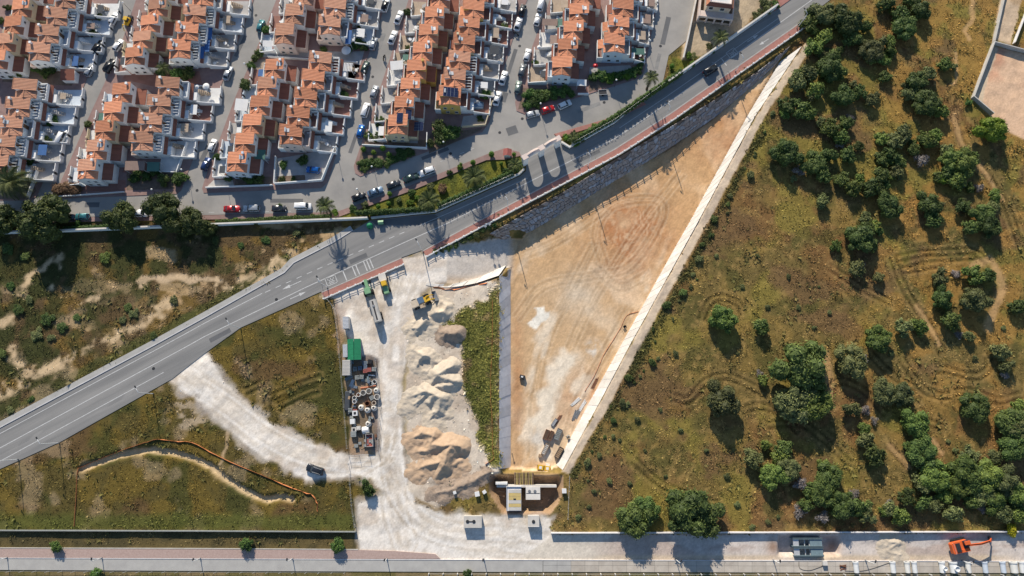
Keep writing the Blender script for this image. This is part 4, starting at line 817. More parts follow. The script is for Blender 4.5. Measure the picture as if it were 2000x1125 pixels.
for x_, y_, r_ in FIELD:
    k_ = vr.random()
    big = 'large ' if r_ >= 24 else ('small ' if r_ <= 13 else '')
    where = ('thicket by the dirt corridor' if y_ > 895 and x_ > 1580 else 'clump by the field wall' if y_ > 960 else 'scrub below the big twin crowns' if y_ > 850 and x_ < 1600 else 'wood beside the road bend' if y_ < 120 and x_ < 1830 else 'grove below the road bend' if y_ < 245 and x_ < 1660 else 'scrub by the pale block in the wood' if y_ < 230
             else 'grove facing the lime tree' if y_ < 460 and x_ > 1700 else 'grove beside the lone large crown' if y_ < 460 else 'group by the curved wheel ruts' if y_ < 600 and x_ > 1800 else 'string of trees beside bare earth' if y_ < 560 else 'open field beside the sandy berm' if x_ < 1510 else 'open field around the big twin crowns' if x_ < 1680 else 'field crossed by looping ruts')
    r_ *= 1.14 if y_ < 470 or y_ > 900 else 1.05
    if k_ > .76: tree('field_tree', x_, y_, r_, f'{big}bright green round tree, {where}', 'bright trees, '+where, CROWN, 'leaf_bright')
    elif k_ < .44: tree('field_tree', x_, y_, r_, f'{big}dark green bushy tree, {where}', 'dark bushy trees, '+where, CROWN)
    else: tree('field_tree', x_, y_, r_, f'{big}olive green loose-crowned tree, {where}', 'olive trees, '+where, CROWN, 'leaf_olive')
for x_, y_, r_ in [(1562,332,12),(1800,312,15),(1912,366,10),(1868,536,10),(1690,800,10),(1708,822,8),(1962,732,10),(1565,946,13),(1562,1000,13),(1668,964,10),(1606,1010,13),(1736,984,10),(1890,405,9),(1682,520,8),(1640,282,10),(1660,230,9),(1484,730,7),(1686,700,10),(1872,655,8),(1776,170,9),(1880,360,9),(1918,992,9)]:
    tree('bare_shrub', x_, y_, r_, 'leafless grey twiggy shrub among the green trees', 'leafless grey shrubs', TWIG, None, 'shrub', 1.1, trunk=False)
tree('lime_tree', 1937, 253, 31, 'bright lime green round tree beside the pink paved lot', None, CROWN, 'leaf_lime')
tree('flowering_bush', 1975, 1036, 12, 'bright yellow flowering bush at the edge of the dirt corridor', None, CROWN, 'leaf_yellow', 'bush', 1.2)
tree('yellowing_tree', 1840, 350, 12, 'yellowing small tree squeezed against a dark crown', None, CROWN, 'leaf_lime')
tree('garden_bush', 1892, 200, 8, 'small green bush at the corner of the pink paved lot', None, CROWN, 'leaf_garden', 'bush')
# shrubs along the sandy berm
for i in range(40):
    t_ = i/39; q = along([np.array(p) for p in ((1590,100),(1500,240),(1384,462),(1264,676),(1208,785),(1124,928))], t_)
    if t_ < .18 and i % 2: continue
    tree('berm_shrub', q[0]+vr.uniform(-5, 26), q[1]+vr.uniform(-14, 14), vr.choice((3,4,5,6.5,9)), 'low dark shrub along the edge of the sandy berm', 'shrubs along the berm', CROWN, vr.choice((None, 'leaf_olive')), 'shrub', 1.0, trunk=False)
for x_, y_ in [(1300,600),(1320,690),(1250,735),(1330,840),(1290,800),(1170,890),(1210,860),(1230,945),(1160,960),(1130,1010),(1260,880),(1450,560),(1480,500),(1540,540),(1600,560),(1590,640),(1440,690),(1400,500),(1350,560),(1620,610),(1380,880),(1300,930),(1420,930),(1440,985),(1150,990),(1190,940),(1500,600),(1560,600),(1852,862),(1866,880),(1245,820),(1225,790),(1285,700),(1500,1020),(1470,1030),(1520,1010),(1740,690),(1850,640),(1960,640),(1905,700)]:
    tree('low_shrub', x_, y_, vr.uniform(3.5, 6.5), 'knee-high olive shrub in the open dry grass', 'low shrubs in the dry grass', CROWN, 'leaf_olive', 'shrub', .9, trunk=False)
for x_, y_, r_ in [(16,486,13),(48,500,10),(36,604,12),(92,622,15),(72,652,13),(122,640,12),(20,560,10),(58,585,9),(150,620,9),(5,690,10),(100,660,9),(250,600,9),(262,612,10),(240,625,8),(340,585,9),(420,470,9),(520,470,9),(470,480,7),(580,455,8),(300,655,8),(60,780,7),(20,800,8)]:
    tree('scrub_bush', x_, y_, r_, 'low dark scrub bush in the weed field under the pines', 'scrub bushes of the upper weed field', CROWN, vr.choice((None, 'leaf_hedge', 'leaf_olive')), 'bush', .6, trunk=False)
tree('scrub_bush', 204, 502, 13, 'light green spreading bush in the weed field under the pines', None, CROWN, 'leaf_bright', 'bush', .6, trunk=False)
# pines along the wall above the weed field
for x_, y_, r_, l_ in [(10,432,27,'pine tree at the wall beside the biggest pine'),(85,428,41,'biggest spreading pine tree, over the wall beside the teal car'),(236,428,27,'round pine tree between the teal car and the white van'),(322,414,32,'tall pine tree beside the white van'),(372,438,27,'low broad pine beside the tall pine and red car'),(408,446,13,'small pine bush at the end of the pine row')]:
    tree('pine_tree', x_, y_, r_, l_, 'pines along the wall', PINE, None, 'tree', 1.6)
# garden trees and bushes of the houses
YT = [(14,14,9),(2,40,8),(27,135,18),(70,135,12),(95,140,17),(193,33,9),(180,64,10),(100,235,12),(88,270,13),(55,310,14),(66,308,10),(170,242,9),(315,140,14),(345,145,16),(367,145,17),(303,335,13),(285,345,12),(320,352,14),(345,350,15),(356,345,13),(262,350,11),(268,336,10),
 (506,102,10),(498,112,10),(490,128,10),(478,165,15),(424,306,9),(517,57,11),(447,345,11),(475,345,13),(505,348,13),(490,352,10),(552,322,10),(573,350,7),(590,312,12),(551,350,8),(672,186,10),(700,48,9),(695,85,14),(710,90,12),(680,98,9),(577,96,7),(555,97,9),(632,95,8),
 (795,22,9),(795,92,6),(795,100,6),(948,185,12),(985,52,9),(938,232,8),(858,252,18),(880,258,20),(862,268,16),(840,280,11),(745,232,6),(733,232,6),(1045,122,8),(862,245,10),(720,265,9),(742,262,9),(732,272,8)]
for x_, y_, r_ in YT:
    tree('garden_tree', x_, y_, r_, 'dark green leafy tree in the gardens of '+('the big palm block' if x_ < 130 else 'the digger street' if x_ < 200 else 'the green patio block' if x_ < 400 else 'the brown carport block' if x_ < 720 else 'the solar panel block'), 'leafy trees in the house gardens', CROWN, vr.choice(('leaf_garden', 'leaf_garden', None)), 'tree', 1.3)
for x_, y_, r_ in [(1032,183,15),(1050,190,16),(1068,186,15),(1085,182,15),(1100,178,14),(1114,180,12),(1030,205,12),(1045,200,13),(1160,150,13),(1176,148,14),(1192,152,13),(1206,148,12),(1222,148,10),(1236,145,10),(1248,138,9),(1250,126,7)]:
    tree('shrub', x_, y_, r_, 'dense green shrub in the hedge below the blue-white gable walls', 'shrubs of the corner hedges', CROWN, vr.choice(('leaf_garden', 'leaf_garden', 'leaf_topiary')), 'shrub', 1.1)
for x_, y_, r_ in [(706,318,11),(722,316,12),(740,318,12),(765,312,12),(785,304,13),(800,296,12),(712,330,9),(780,296,10),(755,322,9)]:
    tree('shrub', x_, y_, r_, 'dark shrub in the corner bed around the clipped balls', 'dark shrubs of the corner bed', CROWN, 'leaf_hedge', 'shrub', .9)
for x_, y_, r_ in [(710,292,8),(730,298,7.5),(748,290,8.5),(760,302,7.5)]:
    tree('topiary_ball', x_, y_, r_, 'clipped bright green ball in the corner bed with dark shrubs', 'clipped balls in the corner bed', TOPI, None, 'bush', 1.5)
for x_, y_, r_ in [(739,404,8),(759,398,7),(761,379,7),(924,318,8.5),(960,302,9.5),(979,320,6),(1004,302,7)]:
    tree('topiary_ball', x_, y_, r_, 'clipped bright green ball on the lawn by the main road', 'clipped balls on the lawn', TOPI, None, 'bush', 1.6)
for x_, y_, r_ in [(1312,130,8),(1340,135,6.5),(1352,126,9),(1322,146,8),(1306,157,9.5)]:
    tree('topiary_ball', x_, y_, r_, 'clipped bright green ball in the triangular bed by the junction', 'clipped balls in the triangular bed', TOPI, None, 'bush', 1.5)
for x_, y_, r_ in [(899,325,8),(878,337,6),(805,377,9),(841,364,9),(815,385,7),(690,408,9),(712,400,8),(800,395,8),(780,390,6),(1000,318,10),(1012,320,9),(1010,330,8),(990,335,8),(545,405,9),(654,415,8),(578,422,5),(610,421,5),(152,436,7),(205,440,6),(460,432,7),(500,433,8),(1108,268,9),(1122,262,9),(1135,272,8),(1150,256,8),(1163,248,9),(1125,280,8),(1180,242,7),(1355,110,8),(1345,108,8),(1385,90,8),(1392,98,7),(1500,15,14),(1480,28,12),(1492,5,12),(1515,8,10),(1550,350,8)]:
    tree('shrub', x_, y_, r_, 'loose green shrub planted beside the road', 'shrubs beside the roads', CROWN, vr.choice(('leaf_garden', 'leaf_topiary', 'leaf_olive')), 'shrub', 1.2)
tree('dry_shrub', 863, 369, 11, 'dry brown shrub on the lawn between the palms', None, CROWN, 'leaf_brown', 'shrub', .9)
# clipped hedges
def hedge(pts, w, h, label, seed, mat='leaf_hedge', nper=.0):
    wl = resample(W(pts), w*.75); org = wl[0]; lob = []; r = random.Random(seed)
    for q in wl: lob.append((q[0]-org[0]+r.uniform(-.1,.1), q[1]-org[1]+r.uniform(-.1,.1), h*.5, w*.6, w*.6, h*.55))
    me = foliage_mesh('foliage', mat, lob, 9, .16, seed, .9); t = thing('hedge', label, 'hedge', (org[0], org[1], 0)); inst('foliage', me, t)
hedge([(118,372),(140,366),(158,372)], 3.2, 1.6, 'wide clipped brown hedge on the corner by the cross street', 1, 'leaf_brown')
hedge([(425,434),(540,428),(650,423)], 1.0, 1.1, 'long low green hedge between the red pavement and the white wall', 2)
hedge([(130,447),(215,443)], 1.0, 1.1, 'short green hedge between the two pine trees', 3)
hedge([(700,418),(780,415),(850,408)], 1.5, 2.1, 'green hedge along the lawn above the lay-by', 4); hedge([(860,404),(928,373),(1006,339)], 1.6, 2.3, 'green hedge along the lawn wall up to the arch', 5)
hedge([(1120,279),(1200,233),(1290,172),(1330,144)], 1.7, 2.5, 'green hedge along the wall from the arch to the triangular bed', 6)
hedge([(1216,145),(1250,134),(1254,118)], 1.4, 1.3, 'low hedge bending round the corner house garden', 7)
hedge([(738,246),(800,270),(760,275)], 1.0, .9, 'thin dark hedge in the strip garden below solar panels', 8)
# hedges of weeds on the bank beside the red footway
for x_, y_, r_ in [(850,492,6),(862,488,7),(876,484,8),(890,478,8),(905,470,8),(918,462,8),(930,456,8),(942,449,7),(955,444,6),(966,440,5)]:
    tree('bank_shrub', x_, y_, r_, 'dense green shrub on the bank under the red footway', 'shrubs on the bank', CROWN, vr.choice(('leaf_garden', None, 'leaf_olive')), 'shrub', .8, trunk=False)
for x_, y_, r_, l_ in [(108,1068,12,'round bush on pink pavement farthest from the dirt yard'),(482,1064,14,'round bush on pink pavement, middle of three'),(660,1066,14,'round bush on pink pavement next to the fence corner'),(187,1119,11,'round bush beyond the path facing the first pavement bush'),(915,1121,10,'round bush behind the post fence near the dirt yard'),(718,952,17,'dark green weed clump inside the dirt road bend')]:
    tree('round_bush', x_, y_, r_, l_, None, CROWN, 'leaf_garden', 'bush', 1.25)
# palms
def frond_mesh(seed, L_=1.0, droop=.55):
    r = random.Random(seed); mb = MB(); pts = []
    for i in range(9):
        t = i/8; pts.append((L_*math.sin(t*1.15)/math.sin(1.15)*(1-.1*t), 0, .28*math.sin(t*2.2)-droop*t*t))
    mb.tube([pts[i] for i in (0, 2, 4, 6, 8)], .012, 4, .004); n = 20
    for i in range(1, n):
        t = i/n; f = t*8; k = min(int(f), 7); a = [lerp(pts[k][c], pts[k+1][c], f-k) for c in range(3)]; ln = .3*math.sin(math.pi*(.12+.86*t))**.7+.03
        for s in (-1, 1):
            e = (a[0]+ln*.55, s*ln*.85, a[2]-ln*.3-r.uniform(0, .05)); mb.add([(a[0]-.02,0,a[2]), (a[0]+.025,0,a[2]), e], [(0,1,2)])
    me = mb.mesh('frond', 'leaf_palm'); at = me.attributes.new('leaf', 'FLOAT', 'POINT'); at.data.foreach_set('value', [r.uniform(.2, .9) for _ in me.vertices]); return me
FRONDS = [frond_mesh(i, 1, .3+.2*i) for i in range(4)]
def palm(px, py, rpx, h, label, n=26, skirt=0):
    """px,py = crown centre; h trunk height"""
    r = rpx/7.0; p = P(px, py, h); zb = ground_z(p[0], p[1]); t = thing('palm_tree', label, 'palm', (p[0], p[1], zb), 0)
    prof = [(.42,-.1),(.36,.3)]+[((.25+.035*(k % 2)+.08*(1-k/18)), .5+(h-zb-.5)*k/18) for k in range(19)]
    MB().lathe(prof, 9).build('trunk', 'trunk', t)
    for i in range(n):
        a = i*2.399; e = (i/n); k = vr.choice((0,1)) if e < .45 else vr.choice((2,3)); inst('frond', FRONDS[k], t, (0, 0, h-zb), (0, (-.95+1.3*e), a), (r, r, r))
    for i in range(skirt):
        inst('dead_frond', FRONDS[3], t, (0, 0, h-zb-.3), (0, 1.15, i*2.399), (r*.75, r*.75, r*.75), 'leaf_brown')
palm(25,356,34,5.5,'big bushy palm at the garden corner by the pine trees',34); palm(635,402,19,6,'palm between the white van and the lawn'); palm(838,392,23,4.5,'palm with a dry skirt against the lay-by wall',26,9)
palm(926,346,24,5,'palm in the middle of the lawn by the main road',28); palm(1272,152,16,6.5,'slender palm at the junction kerb beside the hedge',22); palm(1407,74,18,6,'palm between the villa and the main road',22)
palm(1006,322,16,3.2,'low palm beside the kiosk and the arch',20); palm(318,133,14,4,'palm between the two blocks beside the house gable',20); palm(1119,268,12,3,'small palm at the planted corner beside the arch',16)
# ------------------------------------------------------------------ cars
def rring(x0, x1, y, r, n=4):
    out = []
    for cx, cy, a0 in ((x1-r, y-r, 0), (x0+r, y-r, 90), (x0+r, -y+r, 180), (x1-r, -y+r, 270)):
        for k in range(n+1): a = R(a0+90*k/n); out.append((cx+r*math.cos(a), cy+r*math.sin(a)))
    return out
def loft(mb, rings, zs, cap=True):
    n = len(rings[0]); b = len(mb.v)
    for rg, z in zip(rings, zs): mb.v += [(x, y, z if not callable(z) else z(x)) for x, y in rg]
    for i in range(len(rings)-1):
        for k in range(n): mb.f.append((b+i*n+k, b+i*n+(k+1) % n, b+(i+1)*n+(k+1) % n, b+(i+1)*n+k))
    if cap: mb.f.append(tuple(b+(len(rings)-1)*n+k for k in range(n)))
    return mb
CAR = {}
def car_meshes(kind):
    L_, Wd, H_, g = dict(hatch=(4.0,1.76,1.48,(-1.95,.95,-1.55,.25)), sedan=(4.55,1.8,1.45,(-1.75,1.0,-1.15,.25)), suv=(4.65,1.9,1.72,(-2.25,1.05,-1.95,.4)), van=(4.5,1.85,1.9,(-2.2,1.5,-2.1,.95)))[kind]
    h = L_/2; w = Wd/2; d = {}; belt = .92 if kind != 'van' else 1.05
    top = lambda x: belt-(.2 if x > g[1] else (.05 if kind == 'sedan' and x < g[0] else 0))*min(1, abs(x-g[1])/(h-g[1]) if x > g[1] else 1)
    d['body'] = loft(MB(), [rring(-h+.08,h-.08,w-.08,.3), rring(-h,h,w,.35), rring(-h,h,w,.38), rring(-h+.05,h-.1,w-.07,.36)], [.22,.42,lambda x: top(x)-.14, top])
    d['glass'] = loft(MB(), [rring(g[0],g[1],w-.12,.2), rring(g[2],g[3],w-.24,.16)], [belt-.04, H_-.06])
    d['roof'] = loft(MB(), [rring(g[2]-.03,g[3]+.03,w-.22,.18), rring(g[2]+.02,g[3]-.02,w-.27,.18)], [H_-.075, H_])
    m_ = (g[2]+g[3])/2
    d['pillar_a'] = MB().tube([(g[1]-.05,w-.2,belt-.04),(g[3],w-.27,H_-.05)], .045, 5); d['pillar_c'] = MB().tube([(g[0]+.05,w-.2,belt-.04),(g[2],w-.27,H_-.05)], .06, 5); d['pillar_b'] = MB().tube([(m_,w-.12,belt-.04),(m_,w-.235,H_-.05)], .04, 5)
    return {k: v.mesh(k, 'car_white', True) for k, v in d.items()}, (L_, Wd, H_, g, belt)
TYRE = MB().lathe([(.2,-.1),(.32,-.1),(.33,0),(.32,.1),(.2,.1)], 14).mesh('tyre', 'rubber', True); RIM = MB().lathe([(.2,.07),(.08,.1),(.0,.1)], 10).mesh('rim', 'metal_light')
LAMP = MB().box(-.06,.06,-.18,.18,-.07,.07).mesh('headlight', 'sign_white'); MIRR = MB().box(-.07,.07,-.1,.1,-.06,.06).mesh('mirror', 'metal_dark'); PLATE = MB().box(-.01,.01,-.26,.26,-.06,.06).mesh('number_plate', 'sign_white')
mk('tail_red', (.35,.02,.02), None, 1, .4)
for kd in ('hatch','sedan','suv','van'): CAR[kd] = car_meshes(kd)
def car(px, py, ang, kind, paint, label, group=None, rails=False, z=.03, name='parked_car', dark_roof=False):
    ms, (L_, Wd, H_, g, belt) = CAR[kind]; p = P(px, py, .75); t = thing(name, label, 'van' if kind == 'van' else 'car', (p[0], p[1], z), R(ang), group)
    pm = 'car_'+paint; inst('body', ms['body'], t, mat=pm); inst('glass', ms['glass'], t, mat='glass'); r = inst('roof', ms['roof'], t, mat='car_black' if dark_roof else pm); 
    for q_ in 'abc':
        for sy in (-1, 1): inst('pillar', ms['pillar_'+q_], t, sc=(1,sy,1), mat=pm)
    for sx in (-1, 1):
        for sy in (-1, 1):
            w_ = inst('wheel', TYRE, t, (sx*L_*.31, sy*(Wd/2-.1), .33), (R(90) if sy < 0 else R(-90), 0, 0)); inst('rim', RIM, w_)
    for sy in (-1, 1):
        inst('headlight', LAMP, t, (L_/2-.12, sy*(Wd/2-.32), .68)); inst('tail_light', LAMP, t, (-L_/2+.02, sy*(Wd/2-.3), .72), mat='tail_red'); inst('mirror', MIRR, t, (g[1]-.35, sy*(Wd/2+.05), belt))
    inst('number_plate', PLATE, t, (-L_/2-.005, 0, .5))
    if rails:
        for sy in (-1, 1): MB().tube([(g[2]+.1,sy*(Wd/2-.36),H_+.02),(g[3]-.1,sy*(Wd/2-.36),H_+.02)], .03, 5).build('roof_rail', 'metal_light', r)
    return t
CARS = [(222,36,71,'hatch','white','white hatchback at the kerb across from the mini digger'),(192,92,66,'suv','black','black off-roader parked by the street of the mini digger'),(175,137,71,'hatch','silver','silver hatchback parked along the red pavement below the black off-roader'),
 (231,88,62,'hatch','white','white hatchback half on the pavement near the mini digger'),(214,128,66,'suv','black','black people carrier across from the silver hatchback'),(509,50,80,'hatch','teal','pale teal hatchback beside a round garden tree'),
 (445,143,72,'sedan','silver','silver sedan alone at the kerb of its street'),(415,284,75,'hatch','white','white hatchback beside the brown carport'),(402,320,72,'hatch','navy','navy blue hatchback parked behind the white hatchback'),
 (753,9,76,'suv','white','white estate with dark glass roof by the lilac yard'),(779,34,72,'sedan','white','white sedan by the yellow walled yard, farther one'),(767,73,72,'sedan','white','white sedan directly beside the yellow walled yard'),(729,85,76,'hatch','silver','silver hatchback near the round white parasol'),
 (713,131,73,'hatch','dgreen','dark green hatchback next to the white pergola yard'),(731,179,75,'hatch','silver','pale silver hatchback facing the small planted yard'),(714,215,76,'van','white','white van parked before the bright blue car'),(704,256,80,'hatch','blue','bright blue hatchback at the kerb by the corner bed'),
 (1020,20,75,'hatch','black','black hatchback at the far end of the avenue'),(1057,8,76,'van','white','white van at the far end of the avenue'),(1012,47,74,'sedan','white','white sedan followed by a motorcycle'),(1050,38,76,'hatch','white','old white hatchback by a brown carport roof'),(1030,107,76,'hatch','white','white hatchback by the yard with white tables'),
 (1020,137,74,'hatch','grey','dark grey hatchback next to a small round tree'),(983,152,73,'sedan','white','white sedan facing the dark grey hatchback'),(1012,170,79,'hatch','ggreen','grey green hatchback at the hedge corner'),(971,192,75,'sedan','white','white sedan nearest the junction'),
 (1040,223,18,'hatch','silver','silver car behind the small red car'),(1070,214,22,'hatch','red','small red car in front of the big corner hedge'),(1103,204,26,'hatch','white','old white car ahead of the small red car'),(1388,137,33,'suv','black','black estate car driving on the main road'),
 (834,335,202,'suv','white','white sport utility car at the lawn pavement'),(803,347,22,'sedan','dgreen','dark green sedan behind the white sport utility car'),(769,360,23,'hatch','dark','charcoal car between the green sedan and the blue grey car'),(733,374,22,'sedan','bluegrey','blue grey sedan by the lawn pavement'),(701,384,22,'hatch','black','black hatchback at the end of the lawn pavement'),
 (592,403,0,'van','white','white compact van beside the palm'),(545,407,0,'hatch','dark','dark car half hidden by a roadside bush'),(491,407,180,'suv','silver','silver estate with roof rails next to the red car'),(453,408,0,'sedan','red','bright red saloon parked on the cross street'),
 (272,417,0,'van','white','white van between two pine trees'),(160,423,180,'hatch','teal','dark teal hatchback by the biggest pine'),(132,424,180,'hatch','black','black car under the edge of the biggest pine'),(615,917,162,'suv','dark','dark grey off-roader standing on the dirt road verge'),
 (612,332,174,'hatch','blue','blue hatchback parked inside the corner garden'),(121,267,72,'van','white','white van with roof ladder near the big bushy palm')]
for c_ in CARS:
    px_, py_ = c_[:2]; gp = P(px_, py_); zz = ground_z(gp[0], gp[1])+.02 if py_ > 700 else (.2 if 'inside' in c_[5] else .03)
    car(*c_[:5], c_[5], 'cars around the estate', rails='rails' in c_[5] or 'off-roader standing' in c_[5], z=zz, name='driving_car' if 'driving' in c_[5] else 'parked_car', dark_roof='glass roof' in c_[5])
# covered car, motorcycles, flat trailer
p = P(930,207,.7); t = thing('covered_car', 'car under a grey blue cover in the yard by the yellow house', 'car', (p[0], p[1], .18), R(4))
loft(MB(), [rring(-2.1,2.1,.9,.4), rring(-2.1,2.1,.92,.45), rring(-1.7,1.0,.75,.4), rring(-1.3,.5,.55,.3)], [.05,.8,1.3,1.45]).build('cover', 'car_bluegrey', t, True)
def motorbike(px, py, ang, label):
    p = P(px, py, .5); t = thing('motorcycle', label, 'motorcycle', (p[0], p[1], .03), R(ang))
    for x in (-.65,.65): inst('wheel', TYRE, t, (x,0,.33), (R(90),0,0), (1,1,.6))
    MB().tube([(-.6,0,.4),(-.3,0,.7),(.25,0,.75),(.62,0,.4)], .12, 6).build('frame', 'metal_dark', t); loft(MB(), [rring(-.7,.05,.14,.1), rring(-.65,.0,.12,.1)], [.75,.88]).build('seat', 'rubber', t); loft(MB(), [rring(0,.45,.16,.1), rring(.05,.4,.1,.08)], [.78,1.0]).build('tank', 'car_black', t); MB().tube([(.45,-.38,1.05),(.55,0,1.0),(.45,.38,1.05)], .03, 5).build('handlebar', 'metal_dark', t); return t
t = motorbike(750,112,75,'dark motorcycle with a rider in the street beside the tiled roofs')
# seated rider: one skinned body
def rider(px, py, ang):
    p = P(px, py, .9); me = bpy.data.meshes.new('rider'); V = [(-.2,0,.95),(-.15,0,1.2),(-.05,0,1.45),(0,0,1.55),(.03,0,1.68),(-.06,.18,1.42),(.15,.25,1.2),(.4,.32,1.1),(-.06,-.18,1.42),(.15,-.25,1.2),(.4,-.32,1.1),(-.15,.12,.92),(.2,.2,.85),(.1,.22,.42),(-.15,-.12,.92),(.2,-.2,.85),(.1,-.22,.42)]
    E_ = [(0,1),(1,2),(2,3),(3,4),(2,5),(5,6),(6,7),(2,8),(8,9),(9,10),(0,11),(11,12),(12,13),(0,14),(14,15),(15,16)]; rad = [.16,.16,.15,.06,.12,.07,.05,.04,.07,.05,.04,.1,.08,.05,.1,.08,.05]
    me.from_pydata(V, E_, []); o = bpy.data.objects.new('person', me); o.location = (p[0], p[1], .03); o.rotation_euler = (0,0,R(ang)); link(o); tag(o, 'person in dark clothing riding the motorcycle', 'person'); me.materials.append(M('car_dark'))
    md = o.modifiers.new('skin', 'SKIN')
    for i, sv in enumerate(me.skin_vertices[0].data): sv.radius = (rad[i], rad[i]); sv.use_root = (i == 0)
    sb = o.modifiers.new('sub', 'SUBSURF'); sb.levels = 1; sb.render_levels = 1
rider(750,112,75)
motorbike(1008,66,150,'dark motorcycle parked behind the white sedan')
p = P(1177,181,.4); t = thing('flat_trailer', 'small flat car trailer parked at the kerb by the hedge', 'trailer', (p[0], p[1], .03), R(4))
MB().box(-1.15,1.15,-.7,.7,.5,.56).build('deck', 'metal_dark', t); MB().box(-1.2,1.2,-.76,-.7,.45,.75).box(-1.2,1.2,.7,.76,.45,.75).box(-1.2,-1.14,-.7,.7,.45,.75).box(1.14,1.2,-.7,.7,.45,.75).build('side_rail', 'metal_light', t); MB().tube([(1.2,0,.5),(2.2,0,.5)], .04, 5).build('drawbar', 'metal_grey', t)
for sy in (-1, 1): inst('wheel', TYRE, t, (0,sy*.82,.33), (R(90),0,0))
mk('pvc_cream', (.76,.75,.7), (.66,.65,.6), 1, .6)
mk('pvc_blue', (.6,.66,.72), (.5,.56,.63), 1, .6)
mk('board_yellow', (.6,.45,.16), (.46,.36,.17), 1.2, .8)
# ------------------------------------------------------------------ building site
def gthing(name, label, cat, px, py, ang=0, group=None, h=0.0):
    """thing standing on the terrain; px,py = photo pixel of its middle at height h"""
    p = P(px, py, h)
    for _ in range(3): p = P(px, py, h+ground_z(p[0], p[1]))
    return thing(name, label, cat, (p[0], p[1], ground_z(p[0], p[1])), R(ang), group)
M_PX = 7.5
def boxy(name, label, cat, px, py, w, d, h, mat, ang=0, group=None, lid=None, lidmat=None):
    t = gthing(name, label, cat, px, py, ang, group, h); MB().box(-w/2,w/2,-d/2,d/2,-.12,h).build('body', mat, t); return t
# --- tractor with tanker, dumpers, loader
def wheel(t, x, y, r, w=.4, mat='rubber', name='wheel', rim='metal_light'):
    o = MB().lathe([(r*.55,-w/2),(r*.92,-w/2),(r,-w/4),(r,w/4),(r*.92,w/2),(r*.55,w/2)], 16).build(name, mat, t, True, (x, y, r)); o.rotation_euler = (R(90),0,0)
    MB().lathe([(r*.55,w*.3),(r*.2,w*.42),(0,w*.42)], 12).lathe([(r*.55,-w*.3),(r*.2,-w*.42),(0,-w*.42)], 12).build('rim', rim, o); return o
t = gthing('tractor', 'green tractor parked under the road in front of the tanker', 'tractor', 718, 565, 107, None, 1.5)
loft(MB(), [rring(.3,2.9,.45,.15), rring(.3,2.85,.42,.2)], [.7,1.55]).build('bonnet', 'green_paint', t); loft(MB(), [rring(-1.5,.3,.85,.2), rring(-1.35,.15,.72,.2)], [.9,2.5]).build('cab_glass', 'glass', t)
loft(MB(), [rring(-1.5,.3,.85,.2), rring(-1.4,.2,.8,.2)], [2.5,2.75]).build('cab_roof', 'green_paint', t); MB().box(-1.6,.3,-.9,.9,.6,.95).build('chassis', 'green_paint', t); MB().tube([(1.2,.5,1.4),(1.2,.5,2.5)], .05, 6).build('exhaust', 'metal_dark', t)
for s in (-1, 1): wheel(t, -.9, s*1.05, .85, .5); wheel(t, 2.2, s*.95, .5, .35)
t = gthing('tank_trailer', 'long grey tank trailer hitched behind the green tractor', 'trailer', 733, 607, 107, None, 2.2)
sh = MB(); prof = []
for i in range(13): prof.append((-3.0+i*.5))
for i in range(12):
    a, b_ = prof[i], prof[i+1]
sh.tube([(-3.0,0,1.9),(-2.85,0,1.9),(2.85,0,1.9),(3.0,0,1.9)], 1.05, 14); sh.build('tank', 'concrete', t, False); MB().box(-3.2,3.6,-.5,.5,.7,.95).build('chassis', 'metal_grey', t); MB().tube([(3.5,0,.8),(4.8,0,.7)], .1, 6).build('drawbar', 'metal_grey', t)
MB().lathe([(.35,0),(.35,.15),(0,.18)], 12, (1.2,0,2.9)).build('hatch', 'metal_grey', t); MB().box(-2.6,2.6,-.2,.2,2.93,2.98).build('walkway', 'metal_dark', t)
for x in (-1.9,-.8):
    for s in (-1, 1): wheel(t, x, s*1.05, .5, .4)
t = gthing('site_dumper', 'yellow site dumper with white skip beside the tractor', 'dumper', 750, 553, 107, None, 1.4)
loft(MB(), [rring(.9,2.4,.7,.2), rring(.6,2.7,1.0,.2)], [.8,1.75]).build('skip', 'concrete_pale', t); loft(MB(), [rring(-.9,.5,.75,.15), rring(-.8,.45,.65,.15)], [1.0,2.5]).build('cab', 'yellow_paint', t); loft(MB(), [rring(-3.0,-.9,.75,.25), rring(-2.9,-.9,.65,.25)], [.7,1.7]).build('engine_cover', 'green_paint', t, False)
MB().box(-2.9,2.0,-.5,.5,.5,.85).build('chassis', 'metal_dark', t)
for x in (-2.0,1.3):
    for s in (-1, 1): wheel(t, x, s*.95, .6, .45, rim='sign_white')
t = gthing('wheel_loader', 'tan wheel loader facing the ring-shaped sand heap', 'loader', 826, 587, 24, None, 1.5)
loft(MB(), [rring(-3.3,-1.2,1.1,.3), rring(-3.2,-1.2,.95,.3)], [.7,2.1]).build('engine_cover', 'sand', t); loft(MB(), [rring(-1.2,.3,.8,.2), rring(-1.1,.2,.7,.2)], [1.2,3.1]).build('cab', 'glass', t); loft(MB(), [rring(-1.3,.4,.85,.2), rring(-1.2,.3,.8,.2)], [3.1,3.3]).build('cab_roof', 'car_bluegrey', t)
MB().box(.3,1.9,-.7,.7,.8,1.5).build('front_frame', 'yellow_paint', t); MB().tube([(1.0,.6,1.8),(2.3,.6,1.5),(3.0,.6,.6)], .14, 6).tube([(1.0,-.6,1.8),(2.3,-.6,1.5),(3.0,-.6,.6)], .14, 6).build('lift_arm', 'yellow_paint', t)
MB().add([(2.9,-1.4,.15),(2.9,1.4,.15),(2.9,1.4,1.2),(2.9,-1.4,1.2),(4.0,-1.4,.12),(4.0,1.4,.12)], [(0,1,2,3),(0,4,5,1),(0,3,4),(1,5,2)]).build('bucket', 'metal_grey', t)
for x in (-2.2,1.2):
    for s in (-1, 1): wheel(t, x, s*1.1, .75, .55, rim='sand')
